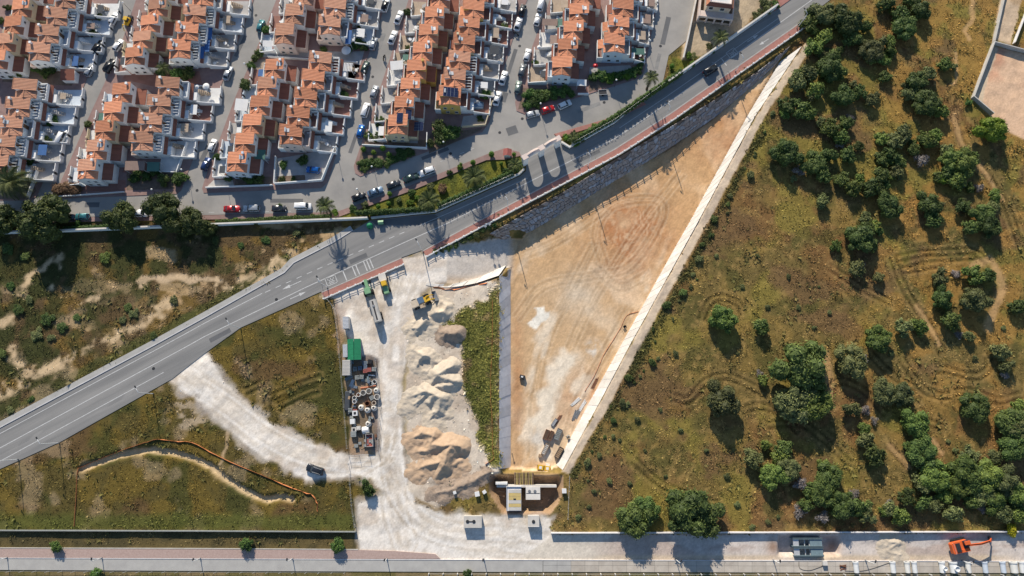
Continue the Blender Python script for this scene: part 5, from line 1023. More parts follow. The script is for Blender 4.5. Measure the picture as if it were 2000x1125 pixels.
# --- orange excavator
t = gthing('excavator', 'orange crawler excavator on the dirt corridor beside the pipes', 'excavator', 1882, 1068, 12, None, 2.2)
for s in (-1, 1):
    k = MB(); k.add([(x,s*1.35-.32,z) for x,z in ((-1.9,.4),(-1.6,.02),(1.6,.02),(1.9,.4),(1.6,.85),(-1.6,.85))]+[(x,s*1.35+.32,z) for x,z in ((-1.9,.4),(-1.6,.02),(1.6,.02),(1.9,.4),(1.6,.85),(-1.6,.85))], [(0,1,2,3,4,5),(11,10,9,8,7,6)]+[(i,6+i,6+(i+1)%6,(i+1)%6) for i in range(6)]); k.build('track', 'rubber', t)
MB().box(-1,1,-1,1,.5,1.05).build('undercarriage', 'metal_dark', t)
loft(MB(), [rring(-2.5,1.6,1.4,.3), rring(-2.45,1.55,1.35,.3)], [1.05,2.0]).build('upper_body', 'orange_paint', t); loft(MB(), [rring(-2.9,-1.9,1.4,.4), rring(-2.8,-1.9,1.3,.4)], [1.1,2.2]).build('counterweight', 'orange_paint', t)
MB().box(-1.85,-.65,-1.05,1.05,2.0,2.14).build('engine_grille', 'metal_dark', t); MB().box(.2,1.5,-.45,.42,2.0,2.06).build('boom_recess_shade', 'metal_dark', t); MB().box(-.5,1.45,-1.3,-.6,2.0,2.2).build('tool_box', 'orange_paint', t); MB().tube([(-2.4,-1.3,2.05),(-2.4,-1.3,2.6),(-2.4,1.3,2.6),(-2.4,1.3,2.05)], .03, 5).build('guard_rail', 'metal_light', t); MB().tube([(1.4,.12,2.1),(4.0,.12,3.35),(6.6,.12,2.75)], .05, 5).build('hose', 'rubber', t); cb = loft(MB(), [rring(.1,1.7,.45,.15), rring(.15,1.55,.42,.15)], [1.95,2.95]).build('cab', 'glass', t, loc=(0,.9,0)); loft(MB(), [rring(.1,1.62,.46,.15), rring(.15,1.55,.42,.15)], [2.95,3.05]).build('cab_roof', 'orange_paint', t, loc=(0,.9,0))  # dark plate at the boom foot stands in for a shaded recess
def beam(t, name, pts, w, mat):
    k = MB()
    for (a, ha), (b_, hb) in zip(pts[:-1], pts[1:]): k.add([(a[0],-w,a[1]-ha),(b_[0],-w,b_[1]-hb),(b_[0],-w,b_[1]+hb),(a[0],-w,a[1]+ha),(a[0],w,a[1]-ha),(b_[0],w,b_[1]-hb),(b_[0],w,b_[1]+hb),(a[0],w,a[1]+ha)], [(0,1,2,3),(7,6,5,4),(3,2,6,7),(0,4,5,1),(1,5,6,2),(0,3,7,4)])
    return k.build(name, mat, t)
beam(t, 'boom', [((1.2,1.7),.3),((4.0,2.9),.36),((6.9,2.4),.2)], .2, 'orange_paint'); beam(t, 'stick', [((6.5,2.6),.24),((8.2,.9),.14)], .17, 'orange_paint'); MB().tube([(2.0,0,1.8),(3.6,0,2.5)], .1, 6).build('ram', 'metal_light', t)
MB().add([(7.9,-.5,.9),(7.9,.5,.9),(8.6,.5,.2),(8.6,-.5,.2),(7.8,.5,.15),(7.8,-.5,.15)], [(0,1,2,3),(2,4,5,3),(1,4,2),(0,3,5),(0,5,4,1)]).build('bucket', 'metal_dark', t)
# --- mini digger in the estate street
t = gthing('mini_digger', 'small yellow backhoe digger parked at a garden wall', 'digger', 249, 40, 75, None, 1.0); loft(MB(), [rring(-1.4,1.0,.65,.25), rring(-1.2,.9,.6,.25)], [.6,1.3]).build('body', 'yellow_paint', t); loft(MB(), [rring(-.6,.5,.55,.15), rring(-.55,.45,.5,.15)], [1.3,2.2]).build('cab', 'glass', t); loft(MB(), [rring(-.7,.6,.6,.15), rring(-.6,.5,.55,.15)], [2.2,2.32]).build('cab_roof', 'yellow_paint', t)
beam(t, 'boom', [((-1.3,1.2),.12),((-2.3,2.2),.12),((-3.2,.5),.08)], .1, 'yellow_paint'); MB().box(1.2,1.9,-.7,.7,.15,.7).build('bucket', 'metal_dark', t)
for x in (-.9,.8):
    for s in (-1, 1): wheel(t, x, s*.75, .4, .3)
# --- sand and soil heaps: ridged cones of tipped material
def heap(label, ridges, mat, seed, slope=.66, step=.24, scoops=()):
    """ridges = (px,py, px,py, height a, height b) tipped crests; scoops = (px,py,depth floor,radius m)"""
    rh = random.Random(seed*13); extra = []
    for a, b_, c, d, h0, h1 in ridges:
        for _ in range(3):
            t_ = rh.random(); x_ = a+(c-a)*t_+rh.uniform(-11, 11); y_ = b_+(d-b_)*t_+rh.uniform(-9, 11); h_ = (h0+(h1-h0)*t_)*rh.uniform(.35, .75); extra.append((x_, y_, x_+rh.uniform(-7, 7), y_+rh.uniform(2, 9), h_, h_*.5))
    ridges = [(a, b_, c, d, h0*.78, h1*.78) for a, b_, c, d, h0, h1 in list(ridges)+extra]; slope *= .82
    cs = [(P(a, b_)[:2], P(c, d)[:2], h0, h1) for a, b_, c, d, h0, h1 in ridges]; rr = max(max(c[2], c[3]) for c in cs)/slope+2.6; A_ = np.array([c[0] for c in cs]+[c[1] for c in cs])
    ax = np.arange(A_[:,0].min()-rr, A_[:,0].max()+rr, step); ay = np.arange(A_[:,1].min()-rr, A_[:,1].max()+rr, step); HX, HY = np.meshgrid(ax, ay)
    wx = HX+(fbm(HX, HY, 2.0, 3, seed)-.5)*.9; wy = HY+(fbm(HX, HY, 2.0, 3, seed+9)-.5)*.9; Hh = np.full(HX.shape, -9.)
    for a, b_, h0, h1 in cs:
        d_ = b_-a; t_ = np.clip(((wx-a[0])*d_[0]+(wy-a[1])*d_[1])/max(1e-6, float(d_@d_)), 0, 1); Hh = np.maximum(Hh, h0+(h1-h0)*t_-slope*np.hypot(wx-a[0]-t_*d_[0], wy-a[1]-t_*d_[1]))
    for a, b_, h0, h1 in cs: Hh = np.maximum(Hh, .34-.17*segdist(wx, wy, a, b_))
    for (sx, sy, f_, sr) in scoops:
        q = P(sx, sy); d_ = np.hypot(wx-q[0], wy-q[1]); Hh = np.minimum(Hh, np.maximum(f_, f_+(d_-sr)*1.3))
    Hh = Hh+(fbm(HX, HY, .9, 4, seed+3, .6)-.5)*.34; gz = np.array([[ground_z(x, y) for x in ax] for y in ay]); top = gz+np.maximum(Hh, -.3); keep = Hh > -.26; idx = -np.ones(HX.shape, int); idx[keep] = np.arange(keep.sum()); cm = A_.mean(0)
    V = np.stack([HX[keep]-cm[0], HY[keep]-cm[1], top[keep]], 1); ii = np.stack([idx[:-1,:-1], idx[:-1,1:], idx[1:,1:], idx[1:,:-1]], -1).reshape(-1, 4); F = [tuple(int(v) for v in q) for q in ii if (q >= 0).all()]
    me = bpy.data.meshes.new('sand_heap'); me.from_pydata(V.tolist(), [], F); me.materials.append(M(mat)); me.polygons.foreach_set('use_smooth', [True]*len(F)); me.update(); o = bpy.data.objects.new('sand_heap', me); o.location = (cm[0], cm[1], 0); link(o); return tag(o, label, 'heap')
heap('ring-shaped pale sand heap with a hollow in front of the loader', [(846,598,852,612,1.3,1.9),(852,612,866,612,1.9,2.2),(866,612,874,600,2.2,1.5),(874,600,862,590,1.5,.7)], 'sand', 1, .8, scoops=((860,600,.3,.7),))
heap('low crescent of grey sand below the loader', [(800,642,818,640,.3,1.5),(818,640,832,628,1.5,1.6),(832,628,842,632,1.6,.8)], 'sand', 2, .7)
heap('brown soil mound beside the green weeds', [(872,652,892,652,2.0,2.5),(868,658,874,650,1.4,2.0)], 'soil_brown', 3, .85)
heap('pale sand heap with sharp ridges, smallest of the row', [(808,684,832,700,.2,2.0),(832,700,842,706,2.0,1.2),(824,702,812,718,1.6,.5),(836,704,828,724,1.8,.5),(842,708,846,726,1.2,.4)], 'sand', 4, scoops=((830,712,.1,1.3),))
heap('pale sand heap with fan-like ridges in the middle of the row', [(884,714,856,732,1.9,2.4),(856,732,848,738,2.4,1.2),(856,734,890,746,2.3,1.8),(856,736,838,758,2.2,.2),(868,752,884,752,1.9,1.6),(868,752,846,760,1.9,.5)], 'sand', 5, .75)
heap('widest pale sand heap with scooped folds', [(806,772,834,764,.4,1.9),(834,764,862,778,1.9,2.4),(862,778,858,800,2.4,1.8),(858,800,838,822,1.8,.3),(834,770,806,790,1.2,.6),(806,790,802,784,.6,.3),(846,776,836,794,2.0,1.0),(852,812,866,816,1.0,.3)], 'sand', 6, .75, scoops=((826,800,.1,1.8),))
heap('reddish sand heap near the pit', [(802,856,826,846,.3,1.3),(826,846,846,852,1.3,2.0),(846,852,840,878,2.0,1.6),(840,878,812,884,1.6,.3),(846,870,876,868,2.0,2.5),(876,868,900,872,2.5,2.3),(882,870,868,906,2.6,2.4),(868,906,856,926,2.4,1.2),(864,900,834,908,2.0,1.0),(834,908,804,920,1.0,.2),(866,916,900,900,1.2,.8)], 'sand_red', 7, .75, scoops=((832,892,.5,1.0),(830,866,.5,.8)))
heap('grey brown spoil bank along the pit rim', [(845,965,905,948,.4,1.2),(905,948,950,926,1.2,1.1)], 'soil_brown', 8, .6)
heap('tan spoil heaped on the dirt corridor', [(1732,1056,1752,1062,.6,.8),(1752,1062,1738,1070,.8,.6),(1730,1078,1756,1082,.5,.6)], 'sand', 9, .5)
# --- sheds and containers of the store yard
def container(label, px, py, w, d, h, mat, ang=0):
    t = gthing('container', label, 'container', px, py, ang, None, h); b_ = MB().box(-w/2,w/2,-d/2,d/2,.05,h)
    b_.build('body', mat, t); rb = MB()
    for k in range(int(d/.35)): rb.box(-w/2+.04,w/2-.04,-d/2+.1+k*.35,-d/2+.24+k*.35,h,h+.03)
    rb.build('roof_rib', mat, t); MB().box(-w/2+.1,w/2-.1,-d/2-.03,-d/2,.15,h-.1).build('door', 'metal_grey', t); return t
container('light grey site container standing alone by the wire fence', 675, 630, 1.5, 3.2, 2.4, 'metal_light', 4); container('pale grey container behind the green shed', 674, 685, 1.2, 3.3, 2.3, 'metal_light', 4); container('beige container with a stained roof in the store yard', 676, 718, 2.0, 4.0, 2.4, 'concrete', 2)
t = gthing('shed', 'store shed with bright green sheet roof', 'shed', 691, 682, 3, None, 2.6)
MB().box(-1.5,1.5,-2.6,2.6,-.05,2.2).build('wall', 'pallet_grey', t)
for s in (-1, 1): 
    for k in range(4): MB().add([(s*.06,-2.75+k*1.375,2.62),(s*1.75,-2.75+k*1.375,2.2),(s*1.75,-1.4+k*1.375,2.2),(s*.06,-1.4+k*1.375,2.62)]+[(s*.06,-2.75+k*1.375,2.57),(s*1.75,-2.75+k*1.375,2.15),(s*1.75,-1.4+k*1.375,2.15),(s*.06,-1.4+k*1.375,2.57)], [(0,1,2,3),(0,4,5,1),(1,5,6,2),(2,6,7,3)]).build('roof_sheet', 'green_sheet', t)
def pallet(px, py, mat, label, ang=0, h=.9, w=1.1, d=1.1, load='sheet'):
    t = gthing('pallet_load', label, 'pallet', px, py, ang, 'palletised goods in the store yard', h)
    k = MB()
    for y in (-.45,0,.45): k.box(-w/2,w/2,y*d-.06,y*d+.06,0,.1)
    k.build('pallet', 'wood_dark', t)
    for a in (-1, 0, 1):
        for b_ in (-1, 0, 1): MB().box(a*w/3-w/6+.02,a*w/3+w/6-.02,b_*d/3-d/6+.02,b_*d/3+d/6-.02,.1,h+random.uniform(-.06,.04)).build('block', mat, t)
    return t
for x_, y_, m_, l_ in [(712,709,'pallet_blue','blue grey block pallet behind the blue crates'),(722,706,'metal_dark','black netted pallet at the yard corner'),(703,719,'pallet_blue','blue grey block pallet next to the beige container'),(693,721,'pallet_grey','grey pallet with white bags beside the beige container'),(713,717,'pallet_blue','blue grey block pallet touching the red blocks'),
   (713,724,'pallet_red','dull red block pallet, duller of two'),(721,722,'pallet_red','bright red block pallet, brighter of two'),(730,721,'pallet_grey','pale rubble pallet at the fence beside red blocks'),(697,737,'pallet_grey','grey slab pallet on the dark ground'),(706,736,'pallet_grey','grey tile pallet on the dark ground, darker side'),(693,803,'pallet_red','red crate pallet beside the concrete rings'),(684,801,'pallet_grey','small grey pallet beside the red crate'),(726,777,'pallet_grey','single grey block among the concrete rings')]:
    pallet(x_, y_, m_, l_, random.uniform(-8, 8) if x_ != 726 else 30)
# concrete well rings and cones
def ring(px, py, r, h, label, mat='concrete_pale', th=.14):
    t = gthing('concrete_ring', label, 'concrete ring', px, py, 0, 'concrete well rings', h); MB().lathe([(r,0),(r,h),(r-th,h),(r-th,.02)], 24).cap(r-th, .03, 24).build('shell', mat, t)
for x_, y_, r_, m_, l_ in [(709,767,.72,'concrete_pale','wide concrete ring touching the ring beside a cone'),(720,764,.75,'concrete_pale','wide concrete ring closest to the orange pipe'),(700,771,.55,'concrete_pale','narrow concrete ring in the middle of the ring row'),(692,777,.57,'concrete_pale','narrow concrete ring at the end of the ring row'),(692,784,.55,'concrete_grey','narrow grey ring leaning under the ring row end'),(736,775,.75,'concrete_pale','wide concrete ring below the lone cone'),(717,788,.68,'rust','ochre stained concrete ring between the cones'),(730,787,.58,'beige_wall','tan concrete ring above the bigger cone')]: ring(x_, y_, r_, 1.0, l_, m_)
for x_, y_, l_ in [(735,763,'white concrete cone at the yard edge above a wide ring'),(705,796,'white concrete cone next to the red crate pallet'),(717.5,801,'white concrete cone, middle one of three'),(730,797,'white concrete cone below the tan ring'),(719,828,'white concrete cone standing alone by the white tank')]:
    t = gthing('concrete_cone', l_, 'concrete cone', x_, y_, 0, 'concrete well cones', .7); MB().lathe([(.8,0),(.8,.35),(.42,1.25),(.27,1.25),(.27,.6)], 24).cap(.27, .62, 24).build('shell', 'concrete_pale', t, True)
def pipe(name, label, px, py, ang, L_, r, mat, group=None, cat='pipe', hollow=True):
    t = gthing(name, label, cat, px, py, ang, group, r); k = MB().tube([(-L_/2,0,r),(L_/2,0,r)], r, 14, None, False)
    if hollow: k.tube([(L_/2,0,r),(-L_/2,0,r)], r*.8, 14, None, False)
    else: k.tube([(-L_/2,0,r),(L_/2,0,r)], r*.99, 14)
    k.build('barrel', mat, t, True); MB().tube([(-L_/2,0,r),(-L_/2+.25,0,r)], r*1.12, 14, None, False).build('collar', mat, t); return t
pipe('plastic_pipe', 'orange plastic sewer pipe lying by the rings, nearest the white pipe', 727, 754, 8, 2.0, .17, 'pvc_orange'); pipe('plastic_pipe', 'orange plastic sewer pipe lying beside its twin', 712, 757, 8, 2.0, .17, 'pvc_orange'); pipe('plastic_pipe', 'short white plastic pipe on the dark ground', 726, 733, -6, 1.8, .16, 'pvc_white')
for x_, y_, l_ in [(725,749,'white coil bundle beside the orange pipe, rounder'),(731,746,'white coil bundle at the yard fence, upright')]:
    t = gthing('hose_coil', l_, 'coil', x_, y_, 0, None, .3); c = MB()
    for k in range(4): c.tube([(.55*math.cos(a*.5236),.55*math.sin(a*.5236),.06+.1*k) for a in range(13)], .05, 5, None, False)
    c.build('coil', 'pvc_white', t)
boxy('water_tank', 'white and teal plastic water tank in the store yard', 'tank', 688, 823, 1.2, 1.3, 1.3, 'white_sheet', 4)
for x_, y_, w_, m_, l_ in [(693,807,1.3,'white_sheet','white lidded bin with a dark ring handle'),(691,839,1.2,'concrete_pale','white manhole block with a dark square opening'),(700,836,1.05,'concrete_pale','white block leaning against the manhole block'),(690,848,1.4,'pallet_grey','grey steel cage below the manhole block')]:
    t = boxy('storage_box', l_, 'box', x_, y_, w_, w_, 1.1, m_, 4); MB().box(-w_*.25,w_*.25,-w_*.25,w_*.25,1.1,1.14).build('lid', 'metal_dark' if 'opening' in l_ or 'ring' in l_ else m_, t)
t = gthing('round_tank', 'white half-round tank cover beside the open skip', 'tank', 713, 840, 10, None, 1.2)
k = MB()
for i in range(8):
    a0, a1 = math.pi*i/8, math.pi*(i+1)/8; k.add([(-.85,math.cos(a0)*.95,math.sin(a0)*1.2),(.85,math.cos(a0)*.95,math.sin(a0)*1.2),(.85,math.cos(a1)*.95,math.sin(a1)*1.2),(-.85,math.cos(a1)*.95,math.sin(a1)*1.2)], [(0,1,2,3)])
k.add([(-.85,math.cos(math.pi*i/8)*.95,math.sin(math.pi*i/8)*1.2) for i in range(9)], [tuple(range(9))[::-1]]).add([(.85,math.cos(math.pi*i/8)*.95,math.sin(math.pi*i/8)*1.2) for i in range(9)], [tuple(range(9))]); k.build('shell', 'white_sheet', t, False)
t = gthing('skip', 'dark maroon open skip with rubbish at the yard end', 'skip', 721, 860, 4, None, 1.2); MB().box(-.9,-.82,-1.6,1.6,0,1.3).box(.82,.9,-1.6,1.6,0,1.3).box(-.82,.82,-1.6,-1.52,0,1.3).box(-.82,.82,1.52,1.6,0,1.3).build('side', 'concrete', t); MB().box(-.82,.82,-1.52,1.52,.05,.75).build('load', 'pallet_red', t)
for k_ in range(7): MB().box(-.15,.15,-.12,.12,.75,.95).build('debris', random.choice(('pallet_grey','steel_blue','white_sheet')), t, loc=(random.uniform(-.6,.6), random.uniform(-1.3,1.3), 0), rz=random.uniform(0,3))
for x_, y_, a_, m_, l_ in [(710,872,25,'wood','pale plank stack beside the maroon skip'),(681,738,30,'pallet_grey','grey beam bundle near the beige container'),(687,748,70,'metal_light','light grey steel channel on the dark ground'),(716,742,15,'pallet_grey','long grey beam bundle above the orange pipe'),(688,758,80,'concrete','square concrete block pair by the yard fence'),(677,772,85,'pallet_grey','long dark tarpaulin bundle along the yard fence'),(693,866,80,'wood','heap of pale offcut boards at the yard end')]:
    t = gthing('timber_bundle', l_, 'bundle', x_, y_, a_, None, .3)
    for k_ in range(4): MB().box(-1.0,1.0,-.09,.09,0,.14).build('board', m_, t, loc=(random.uniform(-.12,.12), -.33+k_*.21, 0), rz=random.uniform(-.08,.08))
t = gthing('tarpaulin_cover', 'dark grey tarpaulin cover along the store yard fence', 'tarpaulin', 678, 783, 0, None, .8); loft(MB(), [rring(-.8,.8,2.6,.3), rring(-.7,.7,2.5,.3), rring(-.55,.55,2.3,.3)], [0,.7,.85]).build('sheet', 'awning_dark', t)
rc = random.Random(77)
for k in range(44):
    y_ = rc.uniform(704, 876); x_ = rc.uniform(680, 740) if y_ < 760 else (rc.uniform(680, 700) if y_ < 815 else rc.uniform(682, 736))
    w_, d_, h_ = rc.uniform(.35, .9), rc.uniform(.35, .9), rc.uniform(.25, .8); t = gthing('crate', 'small crate among the clutter of the store yard', 'crate', x_, y_, rc.uniform(-20, 20), 'small crates of the store yard', h_); m_ = rc.choice(('pallet_grey','metal_dark','pallet_blue','wood_dark','white_sheet','rust','steel_blue','wood'))
    MB().box(-w_/2,w_/2,-d_/2,d_/2,0,h_).build('body', m_, t); MB().box(-w_/2-.03,w_/2+.03,-d_/2-.03,d_/2+.03,h_,h_+.05).build('lid', rc.choice((m_, 'pallet_grey')), t)
# --- basin equipment
t = gthing('wheeled_box', 'small black generator on the basin floor', 'generator', 1020, 736, -20, None, .8); MB().box(-.7,.7,-.45,.45,.25,1.0).build('body', 'metal_dark', t); MB().box(-.3,.2,-.2,.2,1.0,1.06).build('panel', 'sign_white', t); wheel(t, .4, .5, .25, .15); wheel(t, .4, -.5, .25, .15)
def formwork(px, py, ang, w, d, n, label, mat='rust', slat='wood_dark'):
    t = gthing('formwork_stack', label, 'formwork', px, py, ang, 'formwork stacks in the basin', .7)
    for k in range(n):
        z = .08+k*.17; f = MB().box(-w/2,w/2,-d/2,-d/2+.1,z,z+.13).box(-w/2,w/2,d/2-.1,d/2,z,z+.13).box(-w/2,-w/2+.1,-d/2+.1,d/2-.1,z,z+.13).box(w/2-.1,w/2,-d/2+.1,d/2-.1,z,z+.13)
        o = f.build('frame', mat, t)
        if k == n-1:
            for j in range(6): MB().box(-w/2+.1,w/2-.1,-d/2+.15+j*(d-.3)/6,-d/2+.15+j*(d-.3)/6+(d-.3)/9,z,z+.1).build('slat', slat, o)
        else: MB().box(-w/2+.1,w/2-.1,-d/2+.1,d/2-.1,z+.03,z+.06).build('panel', 'wood', o)
formwork(1067,849,-22,1.1,2.7,6,'rusty formwork stack with open ribs, taller of the pair'); formwork(1076,851,-22,1.0,2.6,5,'rusty formwork stack beside the taller ribbed stack'); formwork(1090,848,-24,1.3,3.0,4,'grey formwork stack with flat plywood faces','metal_grey','pallet_grey'); formwork(1065,877,-28,1.0,3.0,5,'pale formwork stack with timber edges','wood','concrete'); formwork(1092,884,-30,1.2,3.0,6,'dark formwork stack next to the concrete liner','metal_dark','wood'); formwork(1083,825,-35,.8,2.2,2,'thin formwork panels scattered above the stacks','metal_grey','metal_light')
for x_, y_, a_, l_ in [(1130,806,64,'bundle of steel tubes leaning along the liner foot'),(1138,792,60,'bundle of white boards along the liner foot'),(1124,785,40,'white plank pair lying on the red soil'),(1123,810,70,'grey steel sheet bundle near the tubes'),(1090,820,55,'short rusty beams near the thin panels'),(1162,748,62,'dark rusted beam group at the liner foot')]:
    t = gthing('beam_bundle', l_, 'bundle', x_, y_, a_, None, .2)
    for k_ in range(5): MB().box(-1.5,1.5,-.06,.06,0,.12).build('beam', 'rust' if 'rust' in l_ else ('white_sheet' if 'white' in l_ else 'metal_grey'), t, loc=(random.uniform(-.3,.3), -.3+k_*.15, 0), rz=random.uniform(-.06,.06))
t = gthing('site_generator', 'yellow twin generator set at the pit edge', 'generator', 1062, 914, -8, None, 1.1); MB().box(-1.6,-.1,-.6,.6,.1,1.2).build('housing', 'yellow_paint', t); MB().box(.2,1.7,-.6,.6,.1,1.3).build('housing', 'yellow_paint', t); MB().box(-1.2,-.5,-.35,.35,1.2,1.26).box(.6,1.3,-.35,.35,1.3,1.36).build('top_panel', 'sign_white', t); MB().box(-1.7,1.8,-.5,.5,0,.12).build('skid', 'metal_dark', t)
boxy('tool_box', 'white tool box beside the yellow generator', 'box', 1070, 909, 1.0, .8, .8, 'white_sheet', -10); boxy('tool_box', 'white slatted crate in front of the formwork', 'box', 1055, 890, .8, .8, .7, 'wood', -10)
t = gthing('concrete_mixer', 'small concrete mixer at the liner foot', 'mixer', 1110, 853, 30, None, .7); MB().lathe([(.15,.35),(.45,.6),(.45,.9),(.25,1.2)], 12).build('drum', 'pallet_grey', t); MB().tube([(-.5,-.4,0),(0,0,.6),(.5,-.4,0)], .05, 5).tube([(-.5,.4,0),(0,0,.6),(.5,.4,0)], .05, 5).build('stand', 'metal_dark', t)
t = gthing('site_barrow', 'small barrow with dark tray by the liner foot', 'barrow', 1220, 638, 40, None, .5); MB().add([(-.4,-.3,.6),(.4,-.3,.6),(.4,.3,.6),(-.4,.3,.6),(-.25,-.2,.25),(.25,-.2,.25),(.25,.2,.25),(-.25,.2,.25)], [(4,5,6,7),(0,1,5,4),(1,2,6,5),(2,3,7,6),(3,0,4,7)]).build('tray', 'metal_dark', t); MB().tube([(-.25,-.25,.35),(-1.1,-.28,.6)], .03, 5).tube([(-.25,.25,.35),(-1.1,.28,.6)], .03, 5).build('handle', 'metal_grey', t); wheel(t, .5, 0, .2, .08)
t = gthing('barrel_post', 'dark post with a lamp at the foot of the grey liner', 'post', 1000, 886, 0, None, .6); MB().tube([(0,0,-.1),(0,0,1.2)], .1, 8).build('post', 'metal_dark', t); MB().box(-.2,.2,-.2,.2,1.2,1.35).build('cap', 'wood', t)
# --- chamber under construction in the pit
pz = -3.4
def site_box(name, label, cat, x0, x1, y0, y1, ztop, zbot, mat):
    a = P(x0, y1, ztop); b_ = P(x1, y0, ztop); cx, cy = (a[0]+b_[0])/2, (a[1]+b_[1])/2; t = thing(name, label, cat, (cx, cy, zbot)); w = (b_[0]-a[0])/2; d = (b_[1]-a[1])/2
    MB().box(-w,w,-d,d,-.05,ztop-zbot).build('body', mat, t); return t, w, d, ztop-zbot
t, w, d, h = site_box('concrete_chamber', 'tall concrete chamber with yellow formwork deck in the pit', 'chamber', 989, 1018, 950, 998, .9, pz, 'concrete_grey')
for k in range(6): MB().box(-w*.7,w*.96,-d+.1+k*(1.72*d/6),-d+.06+(k+1)*(1.72*d/6),h,h+.07).build('deck_board', 'board_yellow' if k in (1,3,4) else 'concrete', t)
MB().box(-.1,.55,-.35,.05,h+.07,h+.09).build('hatch_opening', 'metal_dark', t); MB().box(-w,-w+.14,-d,d,h,h+.25).box(-w+.14,w,d-.14,d,h,h+.25).build('edge_board', 'metal_light', t)
t, w, d, h = site_box('concrete_chamber', 'lower pale concrete chamber with two round openings', 'chamber', 1027, 1055, 951, 976, .3, pz, 'concrete_pale')
for x in (-.9,.5): MB().lathe([(.38,0),(.38,.08),(0,.09)], 16, (x,.5,h)).build('cover', 'metal_grey', t)
MB().box(-w+.1,w-.1,-.06,.06,h,h+.05).build('joint_bar', 'metal_dark', t)
t, w, d, h = site_box('concrete_wall', 'long white concrete wall spanning the pit', 'wall', 970, 1087, 947.5, 952, .1, pz, 'concrete_pale')
t, w, d, h = site_box('scaffold_platform', 'short white scaffold platform beside the tall chamber', 'platform', 968, 991, 942, 946.5, .5, pz, 'white_sheet')
for k in range(7): MB().tube([(-w+.2+k*.45,0,h),(-w+.2+k*.45,0,h+1.0)], .03, 5).build('rail_post', 'metal_light', t)
t = thing('decking', 'yellow timber beams laid over the end of the basin floor', 'decking', tuple(P(1022, 934, -3.0)))
k_ = 0
for x in np.linspace(-2.2, 2.4, 13): MB().box(-.07,.07,-1.9,1.8,.35,.5).build('beam', 'board_yellow' if k_ % 3 else 'wood', t, loc=(float(x), random.uniform(-.25,.25), 2.2), rz=random.uniform(-.04,.04)); k_ += 1
MB().box(-2.4,2.6,-.1,.1,-.5,2.5).box(-2.4,2.6,1.3,1.5,-.5,2.5).build('support', 'wood_dark', t)
for x_, y_, a_, n_ in [(975,960,0,3),(1012,990,90,2)]:
    t = gthing('prop_set', 'steel props bracing the chamber on its '+('open' if n_ == 3 else 'front')+' side', 'props', x_, y_, a_, None, 1)
    for k in range(n_): MB().tube([(-1.6,k*1.1-1,.1),(1.4,k*1.1-1,2.6)], .06, 6).build('prop', 'wood', t)
t, w, d, h = site_box('precast_box', 'large white precast chamber with two round covers on the track', 'chamber', 905.5, 941, 1008, 1031, 1.6, ground_z(*P(923,1025)[:2]), 'concrete_pale')
for x in (-1.3,.3): MB().lathe([(.42,0),(.42,.1),(0,.12)], 18, (x,.1,h)).build('cover', 'metal_dark', t)
MB().box(-.9,0,.0,.2,h,h+.1).build('handle_bar', 'metal_dark', t)
t, w, d, h = site_box('precast_box', 'small white precast chamber with one round cover', 'chamber', 1031, 1053, 1007, 1029, 1.6, ground_z(*P(1042,1022)[:2]), 'concrete_pale'); MB().lathe([(.42,0),(.42,.1),(0,.12)], 18, (0,-.1,h)).build('cover', 'metal_dark', t); MB().box(-w,w,-d,-d+.12,h,h+.06).build('rim', 'concrete_grey', t)
for x_, y_, w_, a_, l_ in [(932,965,1.1,12,'white cabinet on the spoil by the pit'),(946,961,.8,35,'tilted white panel box on the spoil by the pit'),(1102,959,1.05,2,'white meter cabinet at the field edge by the pit'),(888,962,.7,20,'small grey box at the foot of the red sand')]:
    t = boxy('cabinet', l_, 'cabinet', x_, y_, w_, w_, .9, 'white_sheet', a_); MB().box(-w_/2-.03,w_/2+.03,-w_/2-.03,w_/2+.03,.9,.95).build('lid', 'white_sheet', t)
# --- trench shoring boxes, concrete pipes and small things on the corridor
for x_, y_, sh_, l_ in [(1573,1058,0,'blue grey trench shoring box beside the field wall'),(1575,1076,1,'blue grey trench shoring box beside the path')]:
    t = gthing('shoring_box', l_, 'trench box', x_, y_, 0, None, .8); L_ = 3.7
    for s in (-1, 1): MB().box(-L_,L_,s*.95-.08,s*.95+.08,.0,2.3).build('side_plate', 'steel_blue', t); MB().box(-L_,L_,s*.95-.16,s*.95+.16,2.1,2.3).build('top_rail', 'steel_blue', t)
    MB().box(.6,L_-.1,-.87,.87,2.0,2.08).build('cover_plate', 'steel_blue', t); MB().box(-L_+.1,-2.2,-.87,.87,1.95,2.03).build('cover_plate', 'metal_light', t)
    for x in (-2.2,-.6,.6,3.4): MB().tube([(x,-.87,1.6),(x,.87,1.6)], .12, 8).build('strut', 'metal_light', t)
    for k in range(6): MB().box(.8+k*.45,.86+k*.45,-.85,.85,2.08,2.13).build('stiffener', 'steel_blue', t)
def big_pipe(x_, r, mat, label, elbow=False):
    t = gthing('concrete_pipe', label, 'pipe', x_, 1108, 90+random.uniform(-2,2), 'concrete pipes lined up on the path', r)
    MB().tube([(-1.25,0,r),(1.1,0,r)], r, 20, None, False).tube([(1.1,0,r),(-1.25,0,r)], r*.82, 20, None, False).build('barrel', mat, t, True); MB().lathe([(r*.82,1.0),(r*1.16,1.0),(r*1.16,1.35),(r*.82,1.35),(r*.82,1.0)], 20).build('collar', mat, t).matrix_local = Matrix.Translation((0,0,r)) @ Matrix.Rotation(R(90), 4, 'Y')
    if elbow:
        o = MB().lathe([(r*.8,.3),(r*.8,r*1.5),(r*.62,r*1.5),(r*.62,.3)], 20).cap(r*.62, r*1.2, 20).build('manhole_neck', mat, t, True, (-.2,-.3,r)); o['label'] = 'round upright manhole neck'
